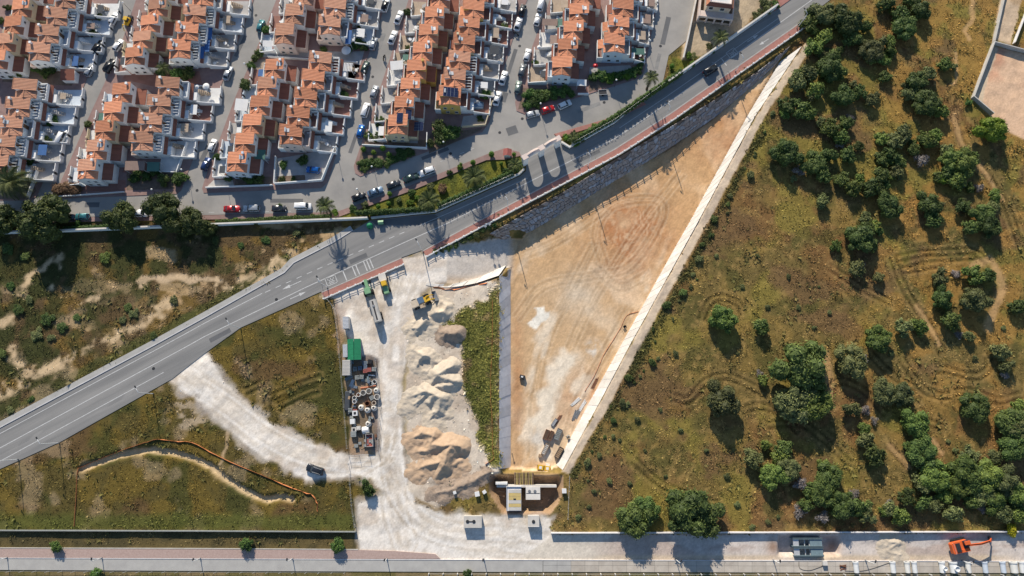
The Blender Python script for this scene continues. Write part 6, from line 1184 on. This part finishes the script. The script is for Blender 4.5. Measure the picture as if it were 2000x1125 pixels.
BP = [(1672,.62,'pvc_white','white pipe nearest the rusty parts, standing apart'),(1744,.62,'pvc_white','white pipe alone between the rusty parts and the pipe pair'),(1772,.6,'pvc_cream','off-white pipe, duller of a close pair'),(1786,.6,'pvc_white','white pipe, brighter of a close pair'),(1840,.65,'pvc_white','white pipe with manhole neck, smaller one'),(1862,.85,'pvc_white','white pipe with manhole neck, larger one'),(1891,.6,'pvc_cream','off-white pipe right below the excavator'),(1924,.6,'pvc_blue','bluish grey pipe next to the excavator pipe'),(1959,.6,'pvc_blue','bluish pipe beside the widest pipe'),(1980,.82,'pvc_cream','widest pale pipe of the line'),(1996,.62,'pvc_white','white pipe touching the widest pipe')]
for x_, r_, m_, l_ in BP: big_pipe(x_, r_, m_, l_, 'neck' in l_)
boxy('counterweight_block', 'square pale concrete block on the new path', 'block', 1612, 1100, 1.1, 1.1, .9, 'concrete_pale', 1)
t = gthing('scrap_pile', 'pile of rusty brown metal parts on the new path', 'scrap', 1646, 1107, 10, None, .2)
for k in range(7): MB().box(-.8,.8,-.1,.1,0,.14).build('bar', 'rust', t, loc=(random.uniform(-.2,.2), random.uniform(-.6,.6), .05*k), rz=random.uniform(-.5,.5))
for pts, l_ in (([(1560,1096),(1562,1110),(1580,1114),(1600,1108),(1612,1103)], 'dark hose curling to the pale block'), ([(1650,1115),(1690,1114),(1740,1098)], 'dark hose behind the first white pipe')):
    MB().tube([(*p, .1) for p in W(smooth_line(pts, 6))], .05, 5).build('hose', 'rubber'); tag(bpy.data.objects[[o.name for o in COL.objects if o.name.startswith('hose') and not o.name.startswith('hose_coil')][-1]], l_, 'hose')
# ------------------------------------------------------------------ walls, fences, street furniture, garden ends
def wall_thing(name, label, cat, pts, w, h, mat, cope=None, z0=-.3):
    wl = W(pts); o = wl[0]; rel = [(p[0]-o[0], p[1]-o[1]) for p in wl]; t = thing(name, label, cat, (o[0], o[1], 0))
    ribbon(rel, w, z0, h, MB()).build('wall', mat, t)
    if cope: ribbon(rel, w+.12, h, h+.1, MB()).build('coping', cope, t)
    return t, rel
BW = [(-90,459),(120,453),(410,441),(720,428)]
wall_thing('boundary_wall', 'long white wall along the weed field under the pines', 'wall', BW, .3, 1.7, 'white_wall', 'concrete_pale')
wall_thing('boundary_wall', 'white wall and kerb between the lawn and the main road', 'wall', [(726,427),(800,419),(850,414),(1014,341),(1024,331)], .35, .9, 'white_wall', 'concrete_pale')
wall_thing('boundary_wall', 'white roadside wall from the arch to the villa', 'wall', [(1096,279),(1112,289),(1200,240),(1224,220),(1300,167)], .35, .9, 'white_wall', 'concrete_pale')
wall_thing('boundary_wall', 'pale roadside wall below the villa', 'wall', [(1302,165.6),(1400,97),(1514,17)], .35, 2.3, 'white_wall', 'concrete_pale')
wall_thing('boundary_wall', 'pale wall between the wide street and the villa plot', 'wall', [(1372,-60),(1357,4),(1341,80),(1332,118)], .3, 1.6, 'beige_wall', 'concrete_pale')
wall_thing('field_wall', 'low grey wall holding the weed field above the pink pavement', 'wall', [(-90,1035),(400,1036.5),(696,1038)], .22, .9, 'pallet_grey', None, -.4)
wall_thing('field_wall', 'grey wall between the dry field and the dirt corridor', 'wall', [(1076,1040),(1500,1039),(2090,1037)], .25, 1.1, 'concrete_grey', None, -.4)
wall_thing('lot_wall', 'thin wall around the pink paved lot', 'wall', [(1936,225),(1897,192),(1937,86),(2080,124)], .25, 1.4, 'concrete', None); wall_thing('lot_wall', 'thin wall of the narrow grey lot', 'wall', [(1938,84),(1968,-50)], .25, 1.2, 'concrete', None); wall_thing('lot_wall', 'dark wall between the two small lots', 'wall', [(1978,86),(2030,-50)], .2, 1.1, 'concrete_grey', None)
# railings with posts
POSTM = MB().box(-.13,.13,-.13,.13,0,1.15).box(-.17,.17,-.17,.17,1.15,1.25).mesh('post', 'white_wall'); BAR1 = {}
def balustrade(label, pts, step=2.3, post=POSTM, rails=(.45,.8,1.05), rmat='white_wall', base=.35, name='balustrade', pmat=None, rr=.05, z=.14):
    wl = resample(W(pts), step); o = wl[0]; t = thing(name, label, name.replace('_', ' '), (o[0], o[1], z)); rel = [p-o for p in wl]
    for p in rel: inst('post', post, t, (p[0], p[1], 0), (0,0,math.atan2(*(rel[-1]-rel[0])[::-1])), mat=pmat)
    if base: ribbon(rel, .3, -.4, base, MB()).build('plinth', 'concrete_pale', t)
    for z_ in rails: MB().tube([(p[0], p[1], z_) for p in rel], rr, 5).build('rail', rmat, t)
    return t
wo = lambda seg, d: [tuple(project(q[0], q[1], np.float64(0))) for q in offset_line(W(seg), d)]
balustrade('pale balustrade of the long red footway above the stone slope', wo([(826,489),(900,449),(1200,291),(1308,222),(1548,54),(1570,38)], -2.2))
balustrade('pale balustrade of the short red footway above the tractor', wo([(628,570),(784,503)], -2.2))
TP = MB().tube([(0,0,-.2),(0,0,1.7)], .045, 6).mesh('post', 'metal_light')
def wire_fence(label, pts, step=2.6, h=1.7, z=0.0): return balustrade(label, pts, step, TP, (.5,1.0,1.6), 'metal_light', 0, 'wire_fence', None, .012, z)
wire_fence('wire fence between the weed field and the dirt yard corner', [(681,905),(684,935),(688,985),(695,1034)]); wire_fence('wire fence between the weed field and the store yard', [(632,578),(655,600),(664,690),(672,780),(680,888)]); wire_fence('wire fence closing the end of the store yard', [(682,890),(734,886)])
wire_fence('wire fence between store yard and sand heaps', [(734,700),(742,790),(738,886)]); wire_fence('wire fence beside the white meter cabinet', [(1112,930),(1110,975),(1108,1034)]); wire_fence('thin metal fence on the lawn wall', [(860,409),(930,378),(1010,342)], 2.0, 1.2, .95); wire_fence('thin metal fence on the wall past the arch', [(1116,286),(1200,239),(1296,169)], 2.0, 1.2, .95)
FP = MB().box(-.09,.09,-.09,.09,-.2,1.2).box(-.09,.09,-.35,-.09,.9,1.05).mesh('post', 'concrete_pale')
balustrade('white post and wire fence along the far side of the new path', [(838,1119.5),(1400,1120.5),(2060,1122)], 3.55, FP, (.5,1.05), 'metal_light', 0, 'post_fence', None, .015, -.05)
balustrade('timber rail fence beside the old grey path', [(-80,1114.5),(400,1117),(690,1118)], 3.2, TP, (.5,), 'metal_grey', 0, 'rail_fence', None, .03, -.05)
# orange safety netting
def netting(label, pts, h=1.0, step=4.0, lean=.25):
    px = smooth_line(pts, 3); wl = [G(a, b_) for a, b_ in px]; o = wl[0]; t = thing('safety_net', label, 'safety net', o); rel = [p-o for p in wl]; k = MB(); r = random.Random(len(pts)); tops = []
    for i, p in enumerate(rel): hh = h*(.55+.45*r.random()); l_ = lean*r.uniform(-1, 1); tops.append((p[0]+l_, p[1]+l_, p[2]+hh))
    for i in range(len(rel)-1): k.add([tuple(rel[i]), tuple(rel[i+1]), tops[i+1], tops[i]], [(0,1,2,3)])
    o2 = k.build('mesh', 'orange_net', t); sm = o2.modifiers.new('thick', 'SOLIDIFY'); sm.thickness = .04
    for i in range(0, len(rel), 2): MB().tube([(rel[i][0], rel[i][1], rel[i][2]-.2), (rel[i][0], rel[i][1], rel[i][2]+h*1.1)], .025, 5).build('stake', 'metal_dark', t)
netting('orange safety net around the curved trench in the weed field', [(146,1028),(150,960),(153,922),(160,912),(230,883),(280,866),(310,858),(340,862),(375,864),(410,882),(450,902),(530,936),(590,960),(612,968),(620,985),(620,1000)], .5, lean=.15)
netting('orange safety net beside the grey basin liner', [(961,586),(962,640),(960,700),(958,760),(961,830),(962,880),(964,896),(948,906)], .5, lean=.1); netting('crumpled orange net under the white ramp wall', [(846,562),(870,566),(900,563),(930,556),(952,552)], .3, lean=.5); netting('orange tape along the foot of the pale liner', [(1247,608),(1224,616),(1212,640),(1192,672),(1178,695),(1160,735),(1142,764)], .22, lean=.08)
# street lamps
def street_lamp(px, py, ang, h, label, arm=1.4, group='street lamps of the main road', mat='sign_white', double=False, z=.0):
    p = P(px, py); t = thing('street_lamp', label, 'street lamp', (p[0], p[1], z), R(ang), group)
    MB().tube([(0,0,-.1),(0,0,h*.9),(.1,0,h*.97),(arm*.5,0,h),(arm,0,h+.05)], .1, 7, .06).build('pole', mat, t); MB().tube([(0,0,-.05),(0,0,.5)], .16, 8).build('base', 'metal_grey', t)
    hd = loft(MB(), [rring(arm-.1,arm+.6,.15,.1), rring(arm-.1,arm+.6,.19,.12), rring(arm,arm+.5,.1,.08)], [h-.02,h+.08,h+.16]).build('lamp_head', 'metal_dark', t); MB().box(arm+.05,arm+.5,-.1,.1,h-.05,h-.02).build('lens', 'sign_white', hd)
ML = [(36,897,'next to the weed field, farthest from the junction'),(116,865,'beside the curved trench field'),(300,769,'at the mouth of the dirt road'),(470,641,'by the triangular weed field'),(640,562,'beside the painted speed box near the tractor'),(826,492,'at the site entrance end of the red footway'),(992,408,'on the red footway facing the lawn palm'),(1148,325,'on the red footway past the arch'),(1298,232,'on the red footway before the black car'),(1436,140,'on the red footway past the black car'),(1556,56,'at the end of the red footway')]
for x_, y_, l_ in ML: street_lamp(x_, y_, 120, 7.5, 'tall grey road lamp '+l_, z=.1)
for i, x_ in enumerate((15,200,392,572,756,945,1320,1510,1690,1878)):
    street_lamp(x_, 1088.5+x_*.0032, 90 if i % 2 else 70, 4.6, 'slim path lamp on the kerb '+('beside the pink pavement' if x_ < 800 else 'beside the dirt corridor'), .35, 'slim lamps along the path')
def globe(px, py, h=4.0, i=0):
    p = P(px, py, h+.2); t = thing('globe_lamp', 'slim lamp post with white globe on an estate pavement', 'street lamp', (p[0], p[1], .1), 0, 'globe lamps of the estate'); MB().tube([(0,0,0),(0,0,h-.1)], .06, 6, .04).build('pole', 'metal_dark', t); MB().lathe([(.01,-.26),(.18,-.2),(.27,0),(.18,.2),(.01,.26)], 12, (0,0,h+.1)).build('globe', 'glow_globe', t, True)
for x_, y_ in [(477,124),(651,287),(726,325),(866,277),(982,114),(1056,202),(1204,156),(1270,79),(354,331),(697,369),(188,60),(430,345),(240,5),(584,-5),(296,370)]: globe(x_, y_)
for x_, y_, l_ in [(949,447,'rear of a white road sign on the bank, lower one'),(957,443,'rear of a white road sign on the bank, higher one'),(628,552,'small dark road sign by the painted speed box')]:
    p = P(x_, y_); t = thing('road_sign', l_, 'sign', (p[0], p[1], ground_z(p[0], p[1])), R(25)); MB().tube([(0,0,-.2),(0,0,2.8)], .04, 6).build('post', 'metal_light', t); MB().lathe([(.01,-.02),(.36,-.02),(.36,.02),(.01,.02)], 16).build('panel', 'sign_white', t, loc=(0,-.07,2.5)).rotation_euler = (R(75),0,0)
p = P(722,441,.9); t = thing('recycling_dome', 'round green recycling dome in the lay-by', 'recycling bin', (p[0], p[1], .03)); MB().lathe([(.75,0),(.85,.4),(.85,1.0),(.65,1.5),(.3,1.75),(.01,1.8)], 16).build('shell', 'green_sheet', t, True); MB().box(-.2,.2,-.9,-.8,1.0,1.2).build('slot', 'metal_dark', t)
p = P(744,435,.7); t = thing('waste_container', 'dark green wheeled waste container in the lay-by', 'bin', (p[0], p[1], .03), R(5)); MB().box(-.7,.7,-.5,.5,.15,1.1).build('body', 'sheet_green', t); MB().add([(-.75,-.55,1.1),(.75,-.55,1.1),(.75,.55,1.1),(-.75,.55,1.1),(-.7,0,1.35),(.7,0,1.35)], [(0,1,5,4),(2,3,4,5),(1,2,5),(3,0,4)]).build('lid', 'green_paint', t)
for x in (-.55,.55):
    for y in (-.4,.4): wheel(t, x, y, .1, .06)
# entrance arch: two segmental arches on three piers
a = P(1021,322)[:2]; b_ = P(1091,283)[:2]; Ls = float(np.linalg.norm(b_-a)); an = math.atan2(*(b_-a)[::-1]); t = thing('entrance_arch', 'white double arch with tiled coping at the estate entrance', 'gateway', (a[0], a[1], 0), an)
for k in range(2):
    x0 = .5+k*(Ls-.5)/2; x0 = x0+.8; x1 = x0+(Ls-.5)/2-1.75; n = 14; k_ = MB(); zs = []
    for i in range(n+1):
        u = i/n; x = x0+(x1-x0)*u; zi = 2.9+1.5*math.sqrt(max(0, 1-(2*u-1)**2)); zo = 5.0+.5*math.sin(math.pi*u); zs.append((x, zi, zo))
    for (xa, ia, oa), (xb, ib, ob) in zip(zs[:-1], zs[1:]): k_.add([(xa,-.5,ia),(xb,-.5,ib),(xb,-.5,ob),(xa,-.5,oa),(xa,.5,ia),(xb,.5,ib),(xb,.5,ob),(xa,.5,oa)], [(0,1,2,3),(7,6,5,4),(3,2,6,7),(0,4,5,1)])
    k_.build('arch', 'white_wall', t)
    for i in range(n):
        (xa, _, oa), (xb, _, ob) = zs[i], zs[i+1]; MB().add([(xa+.03,-.62,oa),(xb-.03,-.62,ob),(xb-.03,0,ob+.3),(xa+.03,0,oa+.3),(xa+.03,.62,oa),(xb-.03,.62,ob)], [(0,1,2,3),(3,2,5,4),(0,3,4),(1,5,2)]).build('coping_tile', 'pink_wall', t)
for x in (-.1, (Ls)/2-.7, Ls-1.3): MB().box(x,x+1.42,-.55,.55,-.1,5.0).build('pier', 'white_wall', t); MB().box(x-.1,x+1.52,-.7,.7,5.0,5.25).build('pier_cap', 'pink_wall', t)
p = P(991,297,2.4); t = thing('kiosk', 'small white kiosk with red gable roof by the arch', 'kiosk', (p[0], p[1], .1), R(-3)); MB().box(-.9,.9,-.75,.75,0,2.2).build('wall', 'white_wall', t)
for s in (-1, 1): MB().add([(0,-1,2.75),(s*1.15,-1,2.15),(s*1.15,1,2.15),(0,1,2.75),(0,-1,2.68),(s*1.15,-1,2.08),(s*1.15,1,2.08),(0,1,2.68)], [(0,1,2,3),(0,4,5,1),(1,5,6,2),(2,6,7,3)]).build('roof_plane', 'pallet_red', t)
# villa beside the wide street
p = P(1392,47); t = thing('villa', 'beige two storey villa with arcade porch and tiled eaves', 'house', (p[0], p[1], 0), R(-8)); w_ = 4.9
MB().box(-w_+1.6,w_-1.4,1.9,14,-.1,6.1).build('wall', 'beige_wall', t); k = MB().box(-w_,w_,0,.3,2.4,3.2).box(-w_,-w_+.3,.3,14,-.1,3.2).box(w_-.3,w_,.3,14,-.1,3.2).box(-w_+.3,w_-.3,.3,1.9,2.9,3.05)
k.build('porch', 'pink_wall', t)
for i in range(5): MB().box(-w_+i*(2*w_-.45)/4,-w_+.45+i*(2*w_-.45)/4,-.05,.32,-.1,2.5).build('pier', 'pink_wall', t)
for i in range(4): MB().box(-w_+.5+i*(2*w_-.45)/4,-w_+i*(2*w_-.45)/4+2.3,.1,.2,0,.9).build('balustrade', 'beige_wall', t)
rf = MB()
X0, X1, Y0, Y1 = -w_+1.1, w_-.9, 1.4, 14.4
MB().add([(X0,Y0,6.0),(X1,Y0,6.0),(X1-.9,Y0+.9,6.8),(X0+.9,Y0+.9,6.8)], [(0,1,2,3)]).build('eave_roof', 'low_roof', t); MB().add([(X0,Y0,6.0),(X0+.9,Y0+.9,6.8),(X0+.9,Y1,6.8),(X0,Y1,6.0)], [(0,1,2,3)]).build('eave_roof', 'roof_tile', t); MB().add([(X1,Y0,6.0),(X1,Y1,6.0),(X1-.9,Y1,6.8),(X1-.9,Y0+.9,6.8)], [(0,1,2,3)]).build('eave_roof', 'roof_tile', t)
MB().box(X0+.9,X1-.9,Y0+.9,Y1,6.1,6.45).build('roof_terrace', 'yard_white', t); MB().box(X0+.85,X0+1.0,Y0+.9,Y1,6.4,7.0).box(X1-1.0,X1-.85,Y0+.9,Y1,6.4,7.0).box(X0+1.0,X1-1.0,Y0+.85,Y0+1.0,6.4,7.0).build('parapet', 'pink_wall', t); MB().box(-1.1,.5,8,10.5,6.4,8.2).build('stair_head', 'pink_wall', t); MB().box(-1.3,.7,7.8,10.7,8.2,8.35).build('stair_roof', 'low_roof', t)
for x in (-2,1.2): window(t, x, 1.88, 4.6, 0, 1.1)
# ---- garden ends of the blocks: paving, beds, walls, canopies
def pad(pts, mat, z=.165): o = MB().prism(W(pts), .0, z).build('paving', mat); o['kind'] = 'structure'
pad([(404,366),(418,352),(455,352),(458,366)], 'concrete', .2); pad([(459,366),(460,347),(531,345),(532,361)], 'soil_dark'); pad([(540,360),(542,310),(568,306),(640,292),(655,292),(632,354)], 'yard_grey', .18); pad([(541,359),(542,345),(596,342),(597,357)], 'soil_dark', .2)
pad([(160,375),(166,350),(246,352),(247,372)], 'yard_red'); pad([(248,372),(248,336),(345,334),(342,369)], 'soil_dark'); pad([(240,337),(243,320),(288,320),(290,337)], 'yard_red', .2); pad([(312,336),(316,305),(352,302),(363,280),(366,284),(348,338)], 'yard_white', .22)
pad([(710,284),(716,266),(833,274),(835,290)], 'soil_dark'); pad([(900,250),(905,228),(955,222),(946,246)], 'yard_grey', .2); pad([(838,300),(840,262),(900,256),(942,250),(938,256)], 'soil_dark'); pad([(698,332),(705,296),(770,298),(800,304),(706,340)], 'soil_dark')
pad([(1012,214),(1022,172),(1110,175),(1122,187)], 'soil_dark'); pad([(1150,180),(1152,148),(1240,140),(1252,132),(1248,148)], 'soil_dark'); pad([(1150,147),(1152,132),(1230,128),(1240,139)], 'yard_grey', .2); pad([(1128,190),(1128,166),(1146,166),(1148,184)], 'yard_red', .2)
pad([(5,160),(12,135),(110,140),(160,140),(140,168)], 'soil_dark'); pad([(100,140),(108,128),(165,128),(160,142)], 'yard_red', .2); pad([(240,155),(250,135),(300,138),(390,140),(400,185),(380,188)], 'yard_red'); pad([(495,112),(520,98),(680,102),(712,100),(704,128),(640,112)], 'yard_grey', .19); pad([(640,113),(704,128),(690,160),(655,165)], 'yard_red', .2); pad([(480,190),(498,118),(530,116),(500,188)], 'yard_tan', .19)
pad([(-80,392),(-80,310),(50,318),(72,372),(60,388)], 'soil_dark')
def gwall(label, pts, h=1.4, mat='white_wall'): wall_thing('garden_wall', label, 'wall', pts, .22, h, mat, None)
gwall('white wall around the corner garden with the blue car', [(538,361),(630,354),(656,290)], 1.5); gwall('white wall dividing the two corner gardens below the gables', [(538,361),(541,308)], 1.5); gwall('low white wall of the pale paved corner garden', [(404,368),(534,363)], 1.1); gwall('white wall of the white paved corner yard', [(314,337),(348,339),(368,280)], 1.3); gwall('low wall below the brown corner hedge', [(118,385),(245,376)], .8)
gwall('white wall of the strip garden below the solar panels', [(709,286),(834,292),(835,262)], 1.5); gwall('cream wall of the corner yard below the yellow house', [(903,250),(948,246),(962,200)], 1.3, 'cream_wall'); gwall('white corner wall beside the big bushy palm', [(58,388),(72,350),(78,330)], 1.4); gwall('white wall behind the round parasols', [(372,170),(410,172)], 1.3); gwall('white wall below the pink end gable', [(525,113),(700,125)], 1.2)
gwall('white wall closing the canopy yard', [(1128,186),(1149,186)], 1.2)
def flat_roof(name, label, cat, px, py, w, d, h, mat, ang=0, slats=0):
    p = P(px, py, h); t = thing(name, label, cat, (p[0], p[1], .1), R(ang))
    if slats:
        for k in range(slats): MB().box(-w/2+k*w/slats,-w/2+(k+.6)*w/slats,-d/2,d/2,h,h+.08).build('slat', mat, t)
        for y in (-d/2, d/2-.08): MB().box(-w/2,w/2,y,y+.08,h-.1,h).build('beam', mat, t)
    else: MB().add([(-w/2,-d/2,h),(w/2,-d/2,h),(w/2,d/2,h+.2),(-w/2,d/2,h+.2),(-w/2,-d/2,h-.06),(w/2,-d/2,h-.06),(w/2,d/2,h+.14),(-w/2,d/2,h+.14)], [(0,1,2,3),(7,6,5,4),(0,4,5,1),(1,5,6,2),(2,6,7,3),(3,7,4,0)]).build('sheet', mat, t)
    for x in (-w/2+.1,w/2-.1):
        for y in (-d/2+.1,d/2-.1): MB().box(x-.05,x+.05,y-.05,y+.05,-.1,h-.05).build('post', 'frame_white', t)
flat_roof('carport', 'brown sheet carport beside the white hatchback', 'carport', 463, 271, 3.4, 2.6, 2.4, 'sheet_brown', -3); flat_roof('carport', 'dark brown carport roof on the avenue', 'carport', 1074, 44, 4.4, 2.0, 2.4, 'sheet_brown', -3); flat_roof('carport', 'black shade roof in a yard of the solar array row', 'carport', 966, 98, 2.8, 2.6, 2.5, 'awning_dark', -3); flat_roof('pergola', 'white slatted pergola in a red paved yard', 'pergola', 676, 131, 3.8, 2.5, 2.6, 'white_sheet', -3, 9)
flat_roof('canopy', 'white canopy at the foot of the blue-white gable', 'canopy', 1136, 162, 2.7, 1.8, 2.4, 'white_sheet', -3); flat_roof('canopy', 'white awning over a yard beside the parked van street', 'canopy', 775, 128, 3.6, 2.6, 2.4, 'white_sheet', 5); flat_roof('canopy', 'white awning below the pale yard wall of the carport row', 'canopy', 472, 205, 3.6, 3.4, 2.2, 'white_sheet', -5); flat_roof('canopy', 'white canopy in the yard left of the pink gable', 'canopy', 526, 86, 3.6, 1.8, 2.2, 'white_sheet', -3); flat_roof('canopy', 'green sheet roof over the patio at the row end', 'canopy', 300, 326, 3.4, 2.6, 2.7, 'sheet_green', 0); flat_roof('canopy', 'maroon sheet roof beside the green patio sheet', 'canopy', 264, 324, 5.4, 2.6, 2.8, 'sheet_brown', 0); flat_roof('canopy', 'dark green sheet roof between the two corner gables', 'canopy', 508, 302, 3.0, 2.7, 3.2, 'sheet_green', -3); flat_roof('canopy', 'green awning in the corner yard of the red parasol row', 'canopy', 1245, 101, 4.0, 1.8, 2.4, 'sheet_green', -3)
for x_, y_, l_ in [(405,90,'navy blue awning over the middle terrace'),(394,103,'navy blue awning over the terrace next to the cross gardens'),(410,66,'navy blue awning over the farther terrace')]: flat_roof('awning', l_, 'awning', x_, y_, 1.4, 3.6, 3.4, 'awning_blue', 0)
flat_roof('awning', 'bright blue awning of the house by the round parasol', 'awning', 681, 73, 1.6, 4.2, 3.6, 'awning_blue', -3)
p = P(133,147,2.2); t = thing('garage', 'small garage with red tiled roof between the garden hedges', 'garage', (p[0], p[1], .1)); MB().box(-1.8,1.8,-1.4,1.4,0,2.1).build('wall', 'white_wall', t); MB().add([(-2,-1.6,2.1),(2,-1.6,2.1),(2,1.6,2.7),(-2,1.6,2.7)], [(0,1,2,3)]).build('roof', 'low_roof', t)
def parasol(px, py, r, mat, label, h=2.4):
    p = P(px, py, h); t = thing('parasol', label, 'parasol', (p[0], p[1], .15)); MB().lathe([(r,h-.25),(r*.5,h-.02),(.02,h+.1)], 16).build('canopy', mat, t, True); MB().tube([(0,0,0),(0,0,h)], .03, 6).build('pole', 'metal_light', t); MB().lathe([(.3,0),(.3,.1),(.01,.12)], 12).build('base', 'concrete', t)
parasol(676,98,1.35,'white_sheet','large round white parasol in the garden of the pink gable'); parasol(402,168,.95,'white_sheet','round white parasol in the dark red yard'); parasol(384,169,.7,'white_sheet','small oval white parasol beside the round one'); parasol(1163,128,.7,'car_red','dark red parasol below the blue-white wall'); parasol(1053,92,.6,'white_sheet','small white parasol table in a grey yard')
def solar(px, py, z, nx, ny, pw, ph, rz, ry, label):
    p = P(px, py, z); t = thing('solar_array', label, 'solar panels', p, rz); t.rotation_euler = (0, ry, rz)
    for i in range(nx):
        for j in range(ny): o = MB().box(-pw/2+.03,pw/2-.03,-ph/2+.03,ph/2-.03,.1,.14).build('panel', 'solar', t, loc=((i-(nx-1)/2)*pw, (j-(ny-1)/2)*ph, 0)); MB().box(-pw/2,pw/2,-ph/2,ph/2,.07,.1).build('frame', 'metal_light', o)
    MB().box(-nx*pw/2,nx*pw/2,-.05,.05,-.1,.07).build('mount', 'metal_grey', t)
solar(880,180,6.75,4,2,1.0,1.35,-.04,.15,'dark solar array covering the roof of the end house'); solar(781,230,6.75,1,3,1.7,.95,-.04,-.15,'grey solar water panels on the end house roof, left of the blue ones'); solar(798,224,6.2,1,3,1.6,.95,-.04,0,'blue solar panels stacked beside the grey ones'); solar(818,247,3.9,2,3,1.3,.85,-.04,-.1,'blue solar panels over the back roof of the end house')
# ------------------------------------------------------------------ grass: many splayed tufts, coloured like the ground they grow in
def cover_mat(name):
    m = bpy.data.materials.new(name); m.use_nodes = True; N = m.node_tree.nodes; L = m.node_tree.links; b = N['Principled BSDF']; b.inputs['Roughness'].default_value = .8; b.inputs['Specular IOR Level'].default_value = .15
    at = N.new('ShaderNodeAttribute'); at.attribute_name = 'cover'; nz = N.new('ShaderNodeTexNoise'); nz.inputs['Scale'].default_value = 1.7; tc = N.new('ShaderNodeTexCoord'); L.new(tc.outputs['Object'], nz.inputs['Vector'])
    hs = N.new('ShaderNodeHueSaturation'); mr = N.new('ShaderNodeMapRange'); mr.inputs[3].default_value = .75; mr.inputs[4].default_value = 1.25; L.new(nz.outputs['Fac'], mr.inputs[0]); L.new(mr.outputs[0], hs.inputs['Value']); L.new(at.outputs['Color'], hs.inputs['Color']); L.new(hs.outputs[0], b.inputs['Base Color']); return m
CM = cover_mat('grass_blades')
NX = len(gx)
def tufts(name, label, n, mask, size, hgt, blades, seed, gain=(.8, 1.7), tint=None, box=(-165, 165, -50, 132), greenmix=None):
    r = np.random.default_rng(seed); x = r.uniform(box[0], box[1], n); y = r.uniform(box[2], box[3], n); i = np.clip(np.searchsorted(gx, x), 0, NX-1); j = np.clip(np.searchsorted(gy, y), 0, len(gy)-1); idx = j*NX+i
    keep = r.random(n) < mask[idx]; x, y, idx = x[keep], y[keep], idx[keep]; z = Z[idx]; n = len(x); s = size*(.5+r.random(n)**2*1.3); h = hgt*(.5+r.random(n)); c = col[idx]*(gain[0]+(gain[1]-gain[0])*r.random(n)[:, None])
    if tint is not None: c = c*.55+np.array(tint)*.45*(.6+.8*r.random(n)[:, None])
    V = []; Cc = []
    for k in range(blades):
        a = r.uniform(0, 2*np.pi, n); w = s*r.uniform(.22, .4, n); l_ = s*r.uniform(.6, 1.0, n); ca, sa = np.cos(a), np.sin(a); zz = h*r.uniform(.35, 1.0, n)
        V.append(np.stack([np.stack([x-sa*w, y+ca*w, z-.02], 1), np.stack([x+sa*w, y-ca*w, z-.02], 1), np.stack([x+ca*l_, y+sa*l_, z+zz], 1)], 1)); f = (.75+.5*r.random(n))[:, None]; Cc.append(np.repeat((c*f)[:, None, :], 3, 1))
    V = np.concatenate(V).reshape(-1, 3).astype(np.float32); Cc = np.concatenate(Cc).reshape(-1, 3); nt = len(V)//3; me = bpy.data.meshes.new(name); me.vertices.add(len(V)); me.vertices.foreach_set('co', V.ravel()); me.loops.add(len(V)); me.loops.foreach_set('vertex_index', np.arange(len(V), dtype=np.int32)); me.polygons.add(nt); me.polygons.foreach_set('loop_start', np.arange(0, len(V), 3, dtype=np.int32))
    ca = me.color_attributes.new('cover', 'FLOAT_COLOR', 'POINT'); ca.data.foreach_set('color', np.concatenate([np.clip(Cc, 0, 1), np.ones((len(V), 1))], 1).astype(np.float32).ravel()); me.update(calc_edges=True); me.materials.append(CM); o = bpy.data.objects.new(name, me); link(o); return tag(o, label, 'grass', kind='stuff')
clump = sst(.42, .62, fbm(X, Y, 2.6, 3, 401)); gmask = grassy*(.25+.75*clump)*(1-apr*.7)*(1-gr)
tufts('dry_grass', 'dry brown and olive grass tufts covering the open fields', 400000, gmask, .34, .22, 3, 1, (.45, 1.95))
tufts('weeds', 'scattered taller weed clumps in the fields', 30000, gmask*sst(.5, .64, fbm(X, Y, 5, 3, 411)), .75, .5, 6, 2, (.7, 1.4), (.13,.13,.04))
tufts('green_weeds', 'dense green weeds between the sand heaps and the grey liner', 110000, gr*(.3+.7*clump), .5, .34, 5, 3, (.9, 2.0), None, (-30, 5, -25, 60))
tufts('dry_litter', 'sparse straw and stones at the edges of the dirt tracks', 60000, np.clip(apr*(1-trk)+mid*(1-gr)*.2, 0, 1)*.4, .2, .1, 3, 4, (.55, .9))
tufts('lawn_grass', 'short lawn grass beside the main road', 60000, gdn*.8, .3, .14, 4, 5, (.8, 1.4), None, (-55, 70, 40, 105))

fr_ = np.clip((1-sst(2, 13, dk+jx*24))*sst(180, 300, PY)*(1-(1-sst(-2, 2, bd))), 0, 1)
tufts('fringe_weeds', 'dark weeds fringing the sandy berm', 120000, fr_*.9, .5, .4, 5, 6, (.8, 1.5), (.05,.06,.02), (-5, 95, -45, 118))
